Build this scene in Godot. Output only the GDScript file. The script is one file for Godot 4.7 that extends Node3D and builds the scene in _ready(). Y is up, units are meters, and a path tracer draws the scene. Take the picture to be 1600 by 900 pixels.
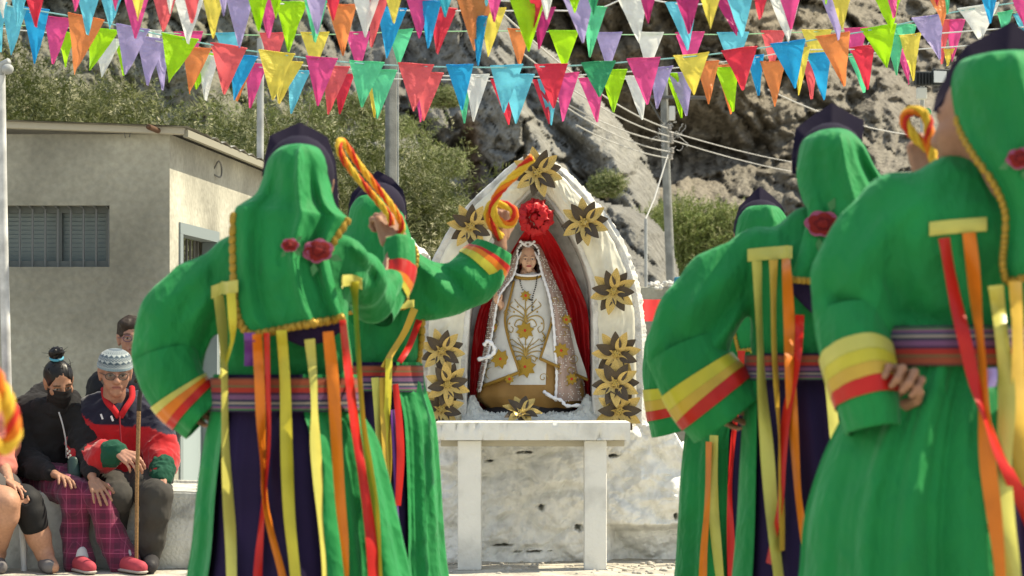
extends Node3D
# A procession of dancers in green before a whitewashed shrine, under bunting, below a rock face.
const F := 3600.0      # the lens: pixels of the 1600 x 900 photograph per unit of x / distance
const EYE := 1.05      # height of the camera
const HOR := 580.0     # row of the horizon in the photograph
const SUN := Vector3(0.70, 1.0, -0.19)

func _ready() -> void:
	var cam := Camera3D.new()
	cam.name = "camera"
	var at := CameraAttributesPhysical.new()
	at.frustum_focal_length = 96.0
	at.frustum_near = 0.1
	at.frustum_far = 900.0
	at.exposure_aperture = 8.0
	at.frustum_focus_distance = 12.4
	cam.attributes = at
	cam.projection = Camera3D.PROJECTION_FRUSTUM
	cam.near = 0.1
	cam.far = 900.0
	cam.size = 900.0 / F * 0.1
	cam.frustum_offset = Vector2(0, (HOR - 450.0) / F * 0.1)
	cam.position = Vector3(0, EYE, 0)
	add_child(cam)
	cam.current = true
	var sky := ProceduralSkyMaterial.new()
	sky.sky_top_color = Color(0.60, 0.66, 0.74)
	sky.sky_horizon_color = Color(0.90, 0.89, 0.83)
	sky.sky_curve = 0.16
	sky.ground_bottom_color = Color(0.60, 0.56, 0.46)
	sky.ground_horizon_color = Color(0.75, 0.75, 0.70)
	sky.sky_energy_multiplier = 1.05
	var env := Environment.new()
	env.background_mode = Environment.BG_SKY
	env.sky = Sky.new()
	env.sky.sky_material = sky
	env.tonemap_mode = Environment.TONE_MAPPER_LINEAR
	env.tonemap_exposure = 1.65
	env.ssao_enabled = true
	env.ssil_enabled = true
	env.sdfgi_enabled = true
	var we := WorldEnvironment.new()
	we.name = "world"
	we.environment = env
	add_child(we)
	var sun := DirectionalLight3D.new()
	sun.name = "sun"
	sun.light_energy = 1.6
	sun.light_angular_distance = 0.5
	sun.light_color = Color(1.0, 0.95, 0.84)
	sun.shadow_enabled = true
	sun.basis = Basis.looking_at(-SUN.normalized())
	add_child(sun)

	make_ground()
	make_cliffs()
	make_house()
	make_shrine()
	make_trees()
	make_poles()
	make_far_things()
	make_table()
	make_niche_things()
	make_statue()
	make_bunting()
	make_dancers()
	make_people()

# ---------------------------------------------------------------- materials
var tex := {}
var mats := {}

func noise(freq: float, octaves := 4, type := FastNoiseLite.TYPE_SIMPLEX_SMOOTH, fractal := FastNoiseLite.FRACTAL_FBM, seed_no := 1) -> FastNoiseLite:
	var n := FastNoiseLite.new()
	n.seed = seed_no
	n.noise_type = type
	n.frequency = freq
	n.fractal_type = fractal
	n.fractal_octaves = octaves
	return n

func ntex(key: String, freq: float, low: float, octaves := 4, type := FastNoiseLite.TYPE_SIMPLEX_SMOOTH, fractal := FastNoiseLite.FRACTAL_FBM, size := 512, mid := -1.0) -> NoiseTexture2D:
	if tex.has(key):
		return tex[key]
	var t := NoiseTexture2D.new()
	t.width = size
	t.height = size
	t.seamless = true
	t.noise = noise(freq, octaves, type, fractal, key.hash() % 1000)
	var g := Gradient.new()
	g.offsets = PackedFloat32Array([0.0, 0.5, 1.0])
	var m := (low + 1.0) * 0.5 if mid < 0.0 else mid
	g.colors = PackedColorArray([Color(low, low, low), Color(m, m, m), Color.WHITE])
	t.color_ramp = g
	tex[key] = t
	return t

# col is a real-world (linear) base colour
func mat(key: String, col: Color, rough := 0.85, t: Texture2D = null, scale := 1.0, bump: Texture2D = null, relief := 0.0, fine: Texture2D = null, fine_scale := 4.0) -> StandardMaterial3D:
	if mats.has(key):
		return mats[key]
	var m := StandardMaterial3D.new()
	m.resource_name = key
	m.albedo_color = col.linear_to_srgb()
	m.roughness = rough
	m.metallic_specular = 0.35
	if t or bump:
		m.uv1_triplanar = true
		m.uv1_world_triplanar = true
		m.uv1_scale = Vector3.ONE * scale
	if t:
		m.albedo_texture = t
	if bump:
		m.heightmap_enabled = true
		m.heightmap_texture = bump
		m.heightmap_scale = relief
	if fine:
		m.detail_enabled = true
		m.detail_albedo = fine
		m.detail_blend_mode = BaseMaterial3D.BLEND_MODE_MUL
		m.detail_uv_layer = BaseMaterial3D.DETAIL_UV_2
		m.uv2_triplanar = true
		m.uv2_world_triplanar = true
		m.uv2_scale = Vector3.ONE * fine_scale
	mats[key] = m
	return m

func cloth(key: String, col: Color, rough := 0.75, sheen := 0.3, through := 0.0) -> StandardMaterial3D:
	if mats.has(key):
		return mats[key]
	var m := mat(key, col, rough, ntex("cloth", 0.01, 0.82, 4), 1.3, ntex("weave", 0.05, 0.0, 3), 0.06)
	m.rim_enabled = sheen > 0.0
	m.rim = sheen
	m.rim_tint = 0.6
	if through > 0.0:
		m.backlight_enabled = true
		m.backlight = Color(through, through, through)
	return m

func vmat(key: String, rough := 0.8, t: Texture2D = null, scale := 1.0, bump: Texture2D = null, relief := 0.0) -> StandardMaterial3D:
	if mats.has(key):
		return mats[key]
	var m := mat(key, Color.WHITE, rough, t, scale, bump, relief)
	m.vertex_color_use_as_albedo = true
	return m

# ---------------------------------------------------------------- ground and rock
func make_ground() -> void:
	var g := Geo.new()
	var n := noise(0.9, 4)
	var zs := PackedFloat32Array()
	for k in 14: zs.append(30.0 - k * 3.2)
	for k in 60: zs.append(-11.6 - k * 0.05)
	for k in 20: zs.append(-14.7 - k * 1.3 - k * k * 0.1)
	for k in 8: zs.append(-90.0 - k * 80.0)
	var nu := 121
	var p := PackedVector3Array()
	for z in zs:
		for a in nu:
			var q := (a - 60) / 60.0
			var x := 3.0 * q + 400.0 * q * q * q * q * q
			p.append(Vector3(x, 0.006 * n.get_noise_2d(x * 3.0, z * 3.0) + 0.012 * n.get_noise_2d(x * 0.6, z * 0.6), z))
	g.grid(p, nu, zs.size())
	structure("ground", g, mat("sandy ground", Color(0.60, 0.56, 0.47), 0.95, ntex("dirt", 0.012, 0.7, 5), 0.5, ntex("grit", 0.06, 0.0, 4), 1.2))
	# grit and pebbles before the wall
	var rng := RandomNumberGenerator.new()
	rng.seed = 5
	var peb := Geo.new()
	for k in 260:
		var r := rng.randf_range(0.003, 0.012) * (1.0 if k > 12 else 1.9)
		peb.ball(Vector3(rng.randf_range(-1.0, 1.4), r * 0.3, -rng.randf_range(11.9, 12.65)), Vector3(r * rng.randf_range(0.9, 1.6), r * 0.75, r * rng.randf_range(0.8, 1.4)), 6, 4)
	var o := obj("pebbles", peb, mat("pebble", Color(0.45, 0.42, 0.36), 0.95))
	tag(o, "small pale pebbles scattered on the ground before the whitewashed wall", "pebbles", "", "stuff")
	for w in [[0.35, 12.12, 3], [1.02, 12.25, 7]]:
		var path := []
		for k in 16:
			var t := k / 15.0
			path.append(Vector3(w[0] + 0.28 * t, 0.006 + 0.02 * sin(t * PI) * absf(sin(t * w[2])), -w[1] - 0.05 * sin(t * w[2] + 1.0)))
		var s := Geo.new()
		s.tube(path, 0.0035, 5)
		tag(obj("string", s, mat("string", Color(0.6, 0.56, 0.46))), "loose pale string on the ground between the table legs" if w[2] == 3 else "loose pale string on the ground right of the altar table", "string")

func ridge(n: FastNoiseLite, q: Vector3) -> float:
	return n.get_noise_3d(q.x, q.y, q.z)

# a rock face: a sheet whose distance is base(px, py) + craggy noise; cut where keep says
func rock(called: String, x0: float, x1: float, y0: float, y1: float, d0: float, nx: int, ny: int, base: Callable, amp: float, grain: Basis, seed_no: int, col: Callable, m: Material, keep = null) -> void:
	var big := noise(0.11, 3, FastNoiseLite.TYPE_SIMPLEX_SMOOTH, FastNoiseLite.FRACTAL_RIDGED, seed_no)
	var mid := noise(0.45, 4, FastNoiseLite.TYPE_SIMPLEX_SMOOTH, FastNoiseLite.FRACTAL_RIDGED, seed_no + 1)
	var blocks := []
	for k in 6:
		var c := noise([0.42, 0.42, 1.25, 1.25, 3.1, 3.1][k], 1, FastNoiseLite.TYPE_CELLULAR, FastNoiseLite.FRACTAL_NONE, seed_no + 2 + k / 2)
		c.cellular_return_type = FastNoiseLite.RETURN_CELL_VALUE if k % 2 == 0 else FastNoiseLite.RETURN_DISTANCE2_SUB
		c.cellular_distance_function = FastNoiseLite.DISTANCE_EUCLIDEAN
		blocks.append(c)
	var warp := noise(0.5, 3, FastNoiseLite.TYPE_SIMPLEX_SMOOTH, FastNoiseLite.FRACTAL_FBM, seed_no + 9)
	var p := PackedVector3Array()
	var cs := PackedColorArray()
	var ok := PackedByteArray()
	for j in ny:
		for a in nx:
			var px := lerpf(x0, x1, float(a) / (nx - 1))
			var py := lerpf(y0, y1, float(j) / (ny - 1))
			var q := P(px, py, d0)
			var s := grain * q
			var wv := Vector3(ridge(warp, s), ridge(warp, s + Vector3(31, 0, 0)), 0.0)
			var b1 := s + wv * 0.9
			var b2 := s + wv * 0.5
			var c1: float = blocks[0].get_noise_3d(b1.x, b1.y, 0.0)
			var k1: float = blocks[1].get_noise_3d(b1.x, b1.y, 0.0) + 1.0
			var c2: float = blocks[2].get_noise_3d(b2.x, b2.y, 0.0)
			var k2: float = blocks[3].get_noise_3d(b2.x, b2.y, 0.0) + 1.0
			var stone := 0.75 * c1 - 0.55 * (1.0 - smoothstep(0.0, 0.22, k1)) + 0.26 * c2 - 0.20 * (1.0 - smoothstep(0.0, 0.25, k2)) + 0.2 * c1 * sin(s.y * 2.0 + c1 * 9.0)
			var k3: float = blocks[5].get_noise_3d(s.x + wv.x * 0.25, s.y * 0.8, 0.0) + 1.0
			stone += 0.11 * blocks[4].get_noise_3d(s.x + wv.x * 0.25, s.y * 0.8, 0.0) - 0.10 * (1.0 - smoothstep(0.0, 0.3, k3))
			var d: float = base.call(px, py)
			d -= amp * (ridge(big, s) * 1.1 + stone + ridge(mid, s) * 0.42 + ridge(mid, s * 2.7) * 0.34 + ridge(mid, s * 6.0) * 0.22)
			p.append(P(px, py, d))
			cs.append(col.call(px, py, s, mid))
			ok.append(1 if keep == null or keep.call(px + 9.0 * ridge(mid, s), py) else 0)
	var g := Geo.new()
	g.grid(p, nx, ny, false, cs)
	if keep != null:
		var left := PackedInt32Array()
		for t in range(0, g.i.size(), 3):
			if ok[g.i[t]] and ok[g.i[t + 1]] and ok[g.i[t + 2]]:
				left.append_array([g.i[t], g.i[t + 1], g.i[t + 2]])
		g.i = left
	structure(called, g, m)

func poly_x(pts: Array, y: float) -> float:
	for k in pts.size() - 1:
		if y <= pts[k + 1][1] or k == pts.size() - 2:
			return remap(y, pts[k][1], pts[k + 1][1], pts[k][0], pts[k + 1][0])
	return 0.0

func make_cliffs() -> void:
	var m := vmat("rock", 0.95, ntex("rock", 0.02, 0.62, 5), 0.22, ntex("crag", 0.02, 0.0, 6, FastNoiseLite.TYPE_SIMPLEX_SMOOTH, FastNoiseLite.FRACTAL_RIDGED), 14.0)
	# far right: a brown cliff, overhanging at the top left, with lit ledges below
	var far_base := func(px: float, py: float) -> float:
		var d := 96.0
		var low := smoothstep(235.0, 330.0, py + 30.0 * sin(px * 0.021))
		var over := smoothstep(260.0, 120.0, py) * smoothstep(1330.0, 1130.0, px)
		d += 5.0 * smoothstep(330.0, 215.0, py)          # the shelf steps back
		d -= 0.016 * maxf(py - 300.0, 0.0)
		d -= over * (4.2 + 0.012 * (215.0 - py))            # then leans out again
		var tower := smoothstep(1170.0, 1330.0, px)
		d += tower * (0.035 * (200.0 - py) - 1.5 * smoothstep(1310.0, 1370.0, px + 0.9 * (py - 60.0)) * 1.0)
		d += 4.5 * smoothstep(1335.0, 1475.0, px - 0.55 * (py - 100.0)) * smoothstep(205.0, 150.0, py)
		d += 3.0 * exp(-pow((px - 1215.0 + 0.3 * (py - 60.0)) / 26.0, 2.0)) * smoothstep(190.0, 120.0, py)
		return d - low * 3.0
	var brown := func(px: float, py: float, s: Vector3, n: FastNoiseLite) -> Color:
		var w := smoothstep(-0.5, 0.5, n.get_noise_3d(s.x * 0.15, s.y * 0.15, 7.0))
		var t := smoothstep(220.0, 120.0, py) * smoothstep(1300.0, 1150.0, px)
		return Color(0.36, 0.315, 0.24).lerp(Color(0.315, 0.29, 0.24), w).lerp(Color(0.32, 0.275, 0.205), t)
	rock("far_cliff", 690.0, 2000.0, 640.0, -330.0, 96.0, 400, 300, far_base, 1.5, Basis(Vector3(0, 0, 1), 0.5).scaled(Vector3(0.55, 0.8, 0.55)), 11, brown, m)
	# left and middle: a grey outcrop that ends in a slanting ridge
	var edge := [[735, -330], [770, -30], [835, 60], [905, 100], [958, 170], [1012, 245], [1036, 292], [1030, 330], [1042, 380], [1075, 450], [1085, 600]]
	var near_base := func(px: float, py: float) -> float:
		var d := 62.0 + 0.028 * (440.0 - py)
		d += 1.3 * pow(smoothstep(50.0, 0.0, poly_x(edge, py) - px), 2.0)
		d += 1.8 * exp(-pow((px - 742.0 - 0.16 * (py - 300.0) + 8.0 * sin(py * 0.06)) / 22.0, 2.0)) * smoothstep(170.0, 260.0, py)
		d += 1.0 * exp(-pow((px - 870.0 - 0.75 * (py - 200.0) + 12.0 * sin(py * 0.045)) / 16.0, 2.0))
		d += 0.9 * exp(-pow((px - 660.0 - 0.3 * (py - 200.0) + 14.0 * sin(py * 0.05)) / 14.0, 2.0))
		d -= 2.2 * exp(-pow((px - 820.0 - 0.5 * (py - 200.0)) / 42.0, 2.0))
		d -= 1.6 * exp(-pow((px - 935.0 - 0.6 * (py - 220.0)) / 30.0, 2.0))
		d += 0.006 * maxf(600.0 - px, 0.0)
		return d
	var grey := func(px: float, py: float, s: Vector3, n: FastNoiseLite) -> Color:
		var w := n.get_noise_3d(s.x * 0.2, s.y * 0.2, 3.0)
		var c := Color(0.355, 0.345, 0.305).lerp(Color(0.26, 0.253, 0.225), smoothstep(-0.3, 0.6, w))
		var rust := exp(-pow((px - 738.0 - 0.1 * (py - 240.0)) / 14.0, 2.0)) * smoothstep(170.0, 200.0, py) * smoothstep(330.0, 290.0, py)
		var soil := smoothstep(560.0, 430.0, px) * 0.7 + smoothstep(300.0, 380.0, py) * smoothstep(740.0, 640.0, px)
		return c.lerp(Color(0.31, 0.20, 0.12), rust * 0.8).lerp(Color(0.26, 0.25, 0.16), clampf(soil, 0.0, 1.0) * 0.8)
	rock("near_outcrop", -420.0, 1140.0, 650.0, -330.0, 62.0, 560, 330, near_base, 0.95, Basis(Vector3(0, 0, 1), -0.66).scaled(Vector3(1.25, 0.62, 0.9)), 23, grey, m, func(px, py): return px < poly_x(edge, py))
	# a low boulder slope behind the shrine, right of its arch
	var low := [[890, 285], [945, 312], [985, 322], [1012, 336], [1045, 365], [1062, 420], [1078, 470], [1090, 600]]
	rock("boulder_slope", 870.0, 1120.0, 665.0, 285.0, 44.0, 110, 120, func(px, py): return 44.0 + 0.02 * (440.0 - py) + 2.5 * pow(smoothstep(50.0, 0.0, poly_x(low, py) - px), 2.0), 0.45, Basis(Vector3(0, 0, 1), -0.6).scaled(Vector3(2.0, 1.1, 1.3)), 31, grey, m, func(px, py): return px < poly_x(low, py))

# ---------------------------------------------------------------- the concrete house on the left
func make_house() -> void:
	var at := P(265, 892, 14.0)
	at.y = 0.0
	var house := thing("concrete_house", "grey cement house with corrugated roof edge and barred window on the left", "house", at)
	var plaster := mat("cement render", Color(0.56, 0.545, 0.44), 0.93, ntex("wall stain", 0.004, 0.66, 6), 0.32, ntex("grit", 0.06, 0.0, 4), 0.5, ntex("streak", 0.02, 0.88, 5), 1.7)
	# front wall: faces the camera, from the corner to beyond the frame; a window opening in it
	var x0 := -7.0
	var x1 := at.x
	var z := at.z
	var top := 2.49
	var wl := P(-60, 0, 14.0).x
	var wr := P(171, 0, 14.0).x
	var wt := P(0, 321, 14.0).y
	var wb := P(0, 417, 14.0).y
	var th := 0.16
	var g := Geo.new()
	var slab := func(xa: float, xb: float, ya: float, yb: float):
		g.box(Vector3((xa + xb) / 2, (ya + yb) / 2, z - th / 2), Vector3(xb - xa, yb - ya, th))
	slab.call(x0, wl, 0.0, top)
	slab.call(wr, x1, 0.0, top)
	slab.call(wl, wr, 0.0, wb)
	slab.call(wl, wr, wt, top)
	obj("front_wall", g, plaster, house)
	# side wall, almost along the line of sight, with a door opening
	var b := at + Vector3(0.28, 0, -2.6) * 1.85
	var dir := (b - at).normalized()
	var out := Vector3(-dir.z, 0, dir.x)
	var bs := Basis(dir, Vector3.UP, -out if dir.cross(Vector3.UP).dot(out) < 0 else out)
	var g2 := Geo.new()
	var along := func(s0: float, s1: float, ya: float, yb: float, gg: Geo, inset: float, thick: float):
		gg.box(at + dir * ((s0 + s1) / 2) + Vector3(0, (ya + yb) / 2, 0) - out * (inset + thick / 2), Vector3(s1 - s0, yb - ya, thick), bs)
	var len := at.distance_to(b)
	var ds := 0.22
	var de := 1.25
	var dh := 1.97
	along.call(0.004, ds, 0.0, top, g2, 0.0, th)
	along.call(de, len, 0.0, top, g2, 0.0, th)
	along.call(ds, de, dh, top, g2, 0.0, th)
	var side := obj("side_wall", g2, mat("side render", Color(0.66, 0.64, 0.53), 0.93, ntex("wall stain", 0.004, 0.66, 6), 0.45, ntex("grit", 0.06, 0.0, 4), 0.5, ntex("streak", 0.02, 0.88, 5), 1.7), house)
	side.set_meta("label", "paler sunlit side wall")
	# corner end of the front wall is closed by the side wall's own thickness
	var fr := Geo.new()
	along.call(ds, ds + 0.07, 0.0, dh - 0.071, fr, -0.012, 0.10)
	along.call(de - 0.07, de, 0.0, dh - 0.071, fr, -0.012, 0.10)
	along.call(ds, de, dh - 0.07, dh, fr, -0.012, 0.10)
	var door := obj("door", fr, mat("door frame", Color(0.21, 0.25, 0.255), 0.6), house)
	var leaf := Geo.new()
	along.call(ds + 0.071, de - 0.071, 0.0, 1.25, leaf, 0.09, 0.03)
	obj("lower_panel", leaf, mat("door leaf", Color(0.30, 0.36, 0.37), 0.6), door)
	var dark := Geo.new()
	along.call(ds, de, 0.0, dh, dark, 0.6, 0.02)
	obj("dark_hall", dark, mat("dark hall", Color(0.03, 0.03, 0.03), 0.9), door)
	for k in 9:
		var bar := Geo.new()
		var s: float = ds + 0.13 + k * (de - ds - 0.26) / 8.0
		along.call(s - 0.008, s + 0.008, 1.251, dh - 0.071, bar, 0.098, 0.014)
		obj("bar", bar, mat("iron", Color(0.16, 0.16, 0.15), 0.6), door)
	# window: frame, glass louvres, bars
	var wf := Geo.new()
	var wx := (wl + wr) / 2
	wf.box(Vector3(wx, wt - 0.02, z - 0.105), Vector3(wr - wl, 0.04, 0.05))
	wf.box(Vector3(wx, wb + 0.02, z - 0.105), Vector3(wr - wl, 0.04, 0.05))
	for s in [wl + 0.018, P(88, 0, 14.0).x, wr - 0.018]:
		wf.box(Vector3(s, (wt + wb) / 2, z - 0.104), Vector3(0.036, wt - wb - 0.081, 0.05))
	var win := obj("window", wf, mat("window frame", Color(0.12, 0.135, 0.13), 0.55), house)
	var pane_mat := mat("louvre glass", Color(0.17, 0.21, 0.215), 0.25)
	for k in 11:
		var pane := Geo.new()
		var y: float = lerpf(wb + 0.055, wt - 0.055, k / 10.0)
		pane.box(Vector3(wx, y, z - 0.135), Vector3(wr - wl - 0.04, 0.036, 0.006), Basis(Vector3.RIGHT, 0.35))
		obj("louvre_pane", pane, pane_mat, win)
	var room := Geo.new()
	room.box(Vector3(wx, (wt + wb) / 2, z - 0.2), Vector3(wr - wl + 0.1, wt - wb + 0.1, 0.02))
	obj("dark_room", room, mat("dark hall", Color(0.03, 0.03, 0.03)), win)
	for k in 12:
		var bar := Geo.new()
		var x := P(8.0 + k * 20.0 - 60.0, 0, 14.0).x
		bar.tube([Vector3(x, wb, z - 0.055), Vector3(x, wt, z - 0.055)], 0.007, 6, false)
		bar.tube([Vector3(x, wt - 0.015, z - 0.05), Vector3(x - 0.012, wt + 0.0, z - 0.012)], 0.007, 5)
		obj("bar", bar, mat("grey bar", Color(0.14, 0.15, 0.15), 0.55), win)
	# roof: a corrugated sheet with a small overhang on both sides, on a thin slab edge
	var rf := Geo.new()
	var nu := 260
	var nv := 40
	var lo := PackedVector3Array()
	for lay in 2:
		var p := PackedVector3Array()
		for j in nv:
			for a in nu:
				var t := float(j) / (nv - 1)
				var s := float(a) / (nu - 1)
				var base: Vector3 = at + dir * (t * (len + 0.25) - 0.09)
				var over := 0.13
				var q: Vector3 = base + out * over - out * 0.0
				q.x = lerpf(-7.3, q.x, s)
				q.y = top + 0.045 + 0.011 * sin((q.z * 2.0) * TAU / 0.17) - 0.004 * lay + 0.035 * (x1 - q.x)
				p.append(q)
		rf.grid(p, nu, nv, false, PackedColorArray(), lay == 1)
	var roof := obj("roof", rf, mat("roof sheet", Color(0.46, 0.45, 0.40), 0.7, ntex("stain", 0.006, 0.72, 5), 1.0), house)
	var fas := Geo.new()
	fas.box(Vector3((x0 + x1 + 0.10) / 2, top + 0.016 + 0.035 * (x1 - x0) / 2, z + 0.04), Vector3(x1 - x0 + 0.10, 0.045, 0.06), Basis(Vector3.BACK, -atan(0.035)), 0.006)
	obj("eave_board", fas, mat("eave board", Color(0.40, 0.38, 0.31), 0.9), roof)
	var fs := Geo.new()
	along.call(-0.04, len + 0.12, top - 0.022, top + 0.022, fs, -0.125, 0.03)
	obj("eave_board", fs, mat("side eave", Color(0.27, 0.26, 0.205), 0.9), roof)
	var pp := Geo.new()
	var pa := P(249, 205, 13.95)
	pp.tube([pa + Vector3(0.05, -0.0, -0.2), pa, P(232, 198, 13.8)], 0.017, 10)
	obj("drain_pipe", pp, mat("rusty pipe", Color(0.11, 0.06, 0.035), 0.8), house)
	var hk := Geo.new()
	hk.tube(smooth_path([P(196, 215, 13.98), P(194, 206, 13.95), P(200, 202, 13.94), P(204, 207, 13.95), P(202, 214, 13.98)], 4), 0.004, 5)
	obj("wire_hook", hk, mat("iron", Color(0.16, 0.16, 0.15)), house)
	var hk2 := Geo.new()
	var h0: Vector3 = at + dir * 1.15 + out * 0.03
	h0.y = 2.38
	hk2.tube(smooth_path([h0 - out * 0.03, h0 + Vector3(0, 0.05, 0), h0 + dir * 0.08 + Vector3(0, 0.02, 0), h0 + dir * 0.06 - Vector3(0, 0.05, 0), h0 - out * 0.03 - Vector3(0, 0.04, 0)], 4), 0.006, 5)
	obj("wire_hook", hk2, mat("iron", Color(0.16, 0.16, 0.15)), house)
	# the low wall that people sit on
	var bw := Geo.new()
	var q0 := P(0, 0, 12.25)
	var hb := 0.41
	var nx := 90
	var prof := [[0.0, 0.0], [0.02, 0.1], [0.012, 0.25], [0.008, 0.385], [-0.006, 0.405], [-0.03, 0.412], [-0.3, 0.415], [-0.78, 0.415], [-0.8, 0.40], [-0.8, 0.0]]
	var rows := []
	for k in prof.size(): rows.append(prof[k])
	var pts := PackedVector3Array()
	var nb := noise(3.0, 3)
	var m := 54
	for j in m:
		var r := row_at(rows, j / (m - 1.0))
		for a in nx:
			var x := lerpf(-6.5, P(322, 0, 12.25).x, float(a) / (nx - 1))
			pts.append(Vector3(x, r[1] + 0.006 * nb.get_noise_2d(x, r[0] * 4.0), q0.z + r[0] + 0.012 * nb.get_noise_2d(x, r[1] * 2.0)))
	bw.grid(pts, nx, m)
	bw.quad(pts[nx - 1], pts[nx - 1] + Vector3(0, 0, -0.8), pts[nx - 1] + Vector3(0, hb, -0.8), pts[nx - 1] + Vector3(0, hb, 0))
	tag(obj("bench_wall", bw, mat("white lime", Color(0.60, 0.60, 0.55), 0.92, ntex("lime", 0.008, 0.62, 5, FastNoiseLite.TYPE_SIMPLEX_SMOOTH, FastNoiseLite.FRACTAL_FBM, 512, 0.93), 1.1, ntex("grit", 0.06, 0.0, 4), 0.5), null, Vector3(-3.5, 0, -12.3)), "low whitewashed wall used as a bench in front of the grey house", "bench wall")

# ---------------------------------------------------------------- the shrine
var arch_out := [[1004, 668], [1006, 560], [1000, 480], [984, 412], [952, 348], [905, 292], [868, 258], [838, 240], [806, 252], [766, 286], [722, 330], [690, 378], [668, 430], [660, 500], [657, 580], [657, 668]]
var arch_in := [[926, 668], [926, 560], [925, 486], [919, 432], [904, 390], [881, 348], [860, 318], [838, 298], [814, 318], [790, 350], [766, 390], [746, 432], [736, 486], [730, 560], [729, 620], [728, 668]]
const DS := 12.75

func arch_loft(prof: Array, nt: int, bump: FastNoiseLite, amp: float, rough_out := 0.0, closed := false) -> Geo:
	# prof: [share from the inner to the outer edge, offset towards the camera, (outset in m)]
	var g := Geo.new()
	var p := PackedVector3Array()
	var ro := noise(26.0, 3, FastNoiseLite.TYPE_CELLULAR)
	for a in nt:
		var t := float(a) / (nt - 1)
		var o := row_at(arch_out, t)
		var q := row_at(arch_in, t)
		for k in prof:
			var s: float = k[0]
			var v := P(lerpf(q[0], o[0], s), lerpf(q[1], o[1], s), DS)
			v.z += k[1]
			var b := Vector3(bump.get_noise_3d(v.x, v.y, v.z), bump.get_noise_3d(v.x + 9.0, v.y, v.z), bump.get_noise_3d(v.x, v.y + 9.0, v.z)) * amp
			if s > 0.97 and rough_out > 0.0 and k[1] < -0.045:
				var dirv := Vector3(o[0] - q[0], q[1] - o[1], 0).normalized()
				b += dirv * rough_out * lerpf(1.3, 0.25, smoothstep(0.38, 0.52, t)) * (absf(ro.get_noise_3d(v.x, v.y, v.z)) + 0.4 * absf(ro.get_noise_3d(v.x * 2.3, v.y * 2.3, v.z * 2.3)))
			p.append(v + b)
	g.grid(p, prof.size(), nt, closed)
	return g

func lerp_rows(keys: Array, m: int) -> Array:
	var out := []
	for k in m:
		var r := row_at(keys, k / (m - 1.0))
		out.append(Array(r))
	return out

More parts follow.
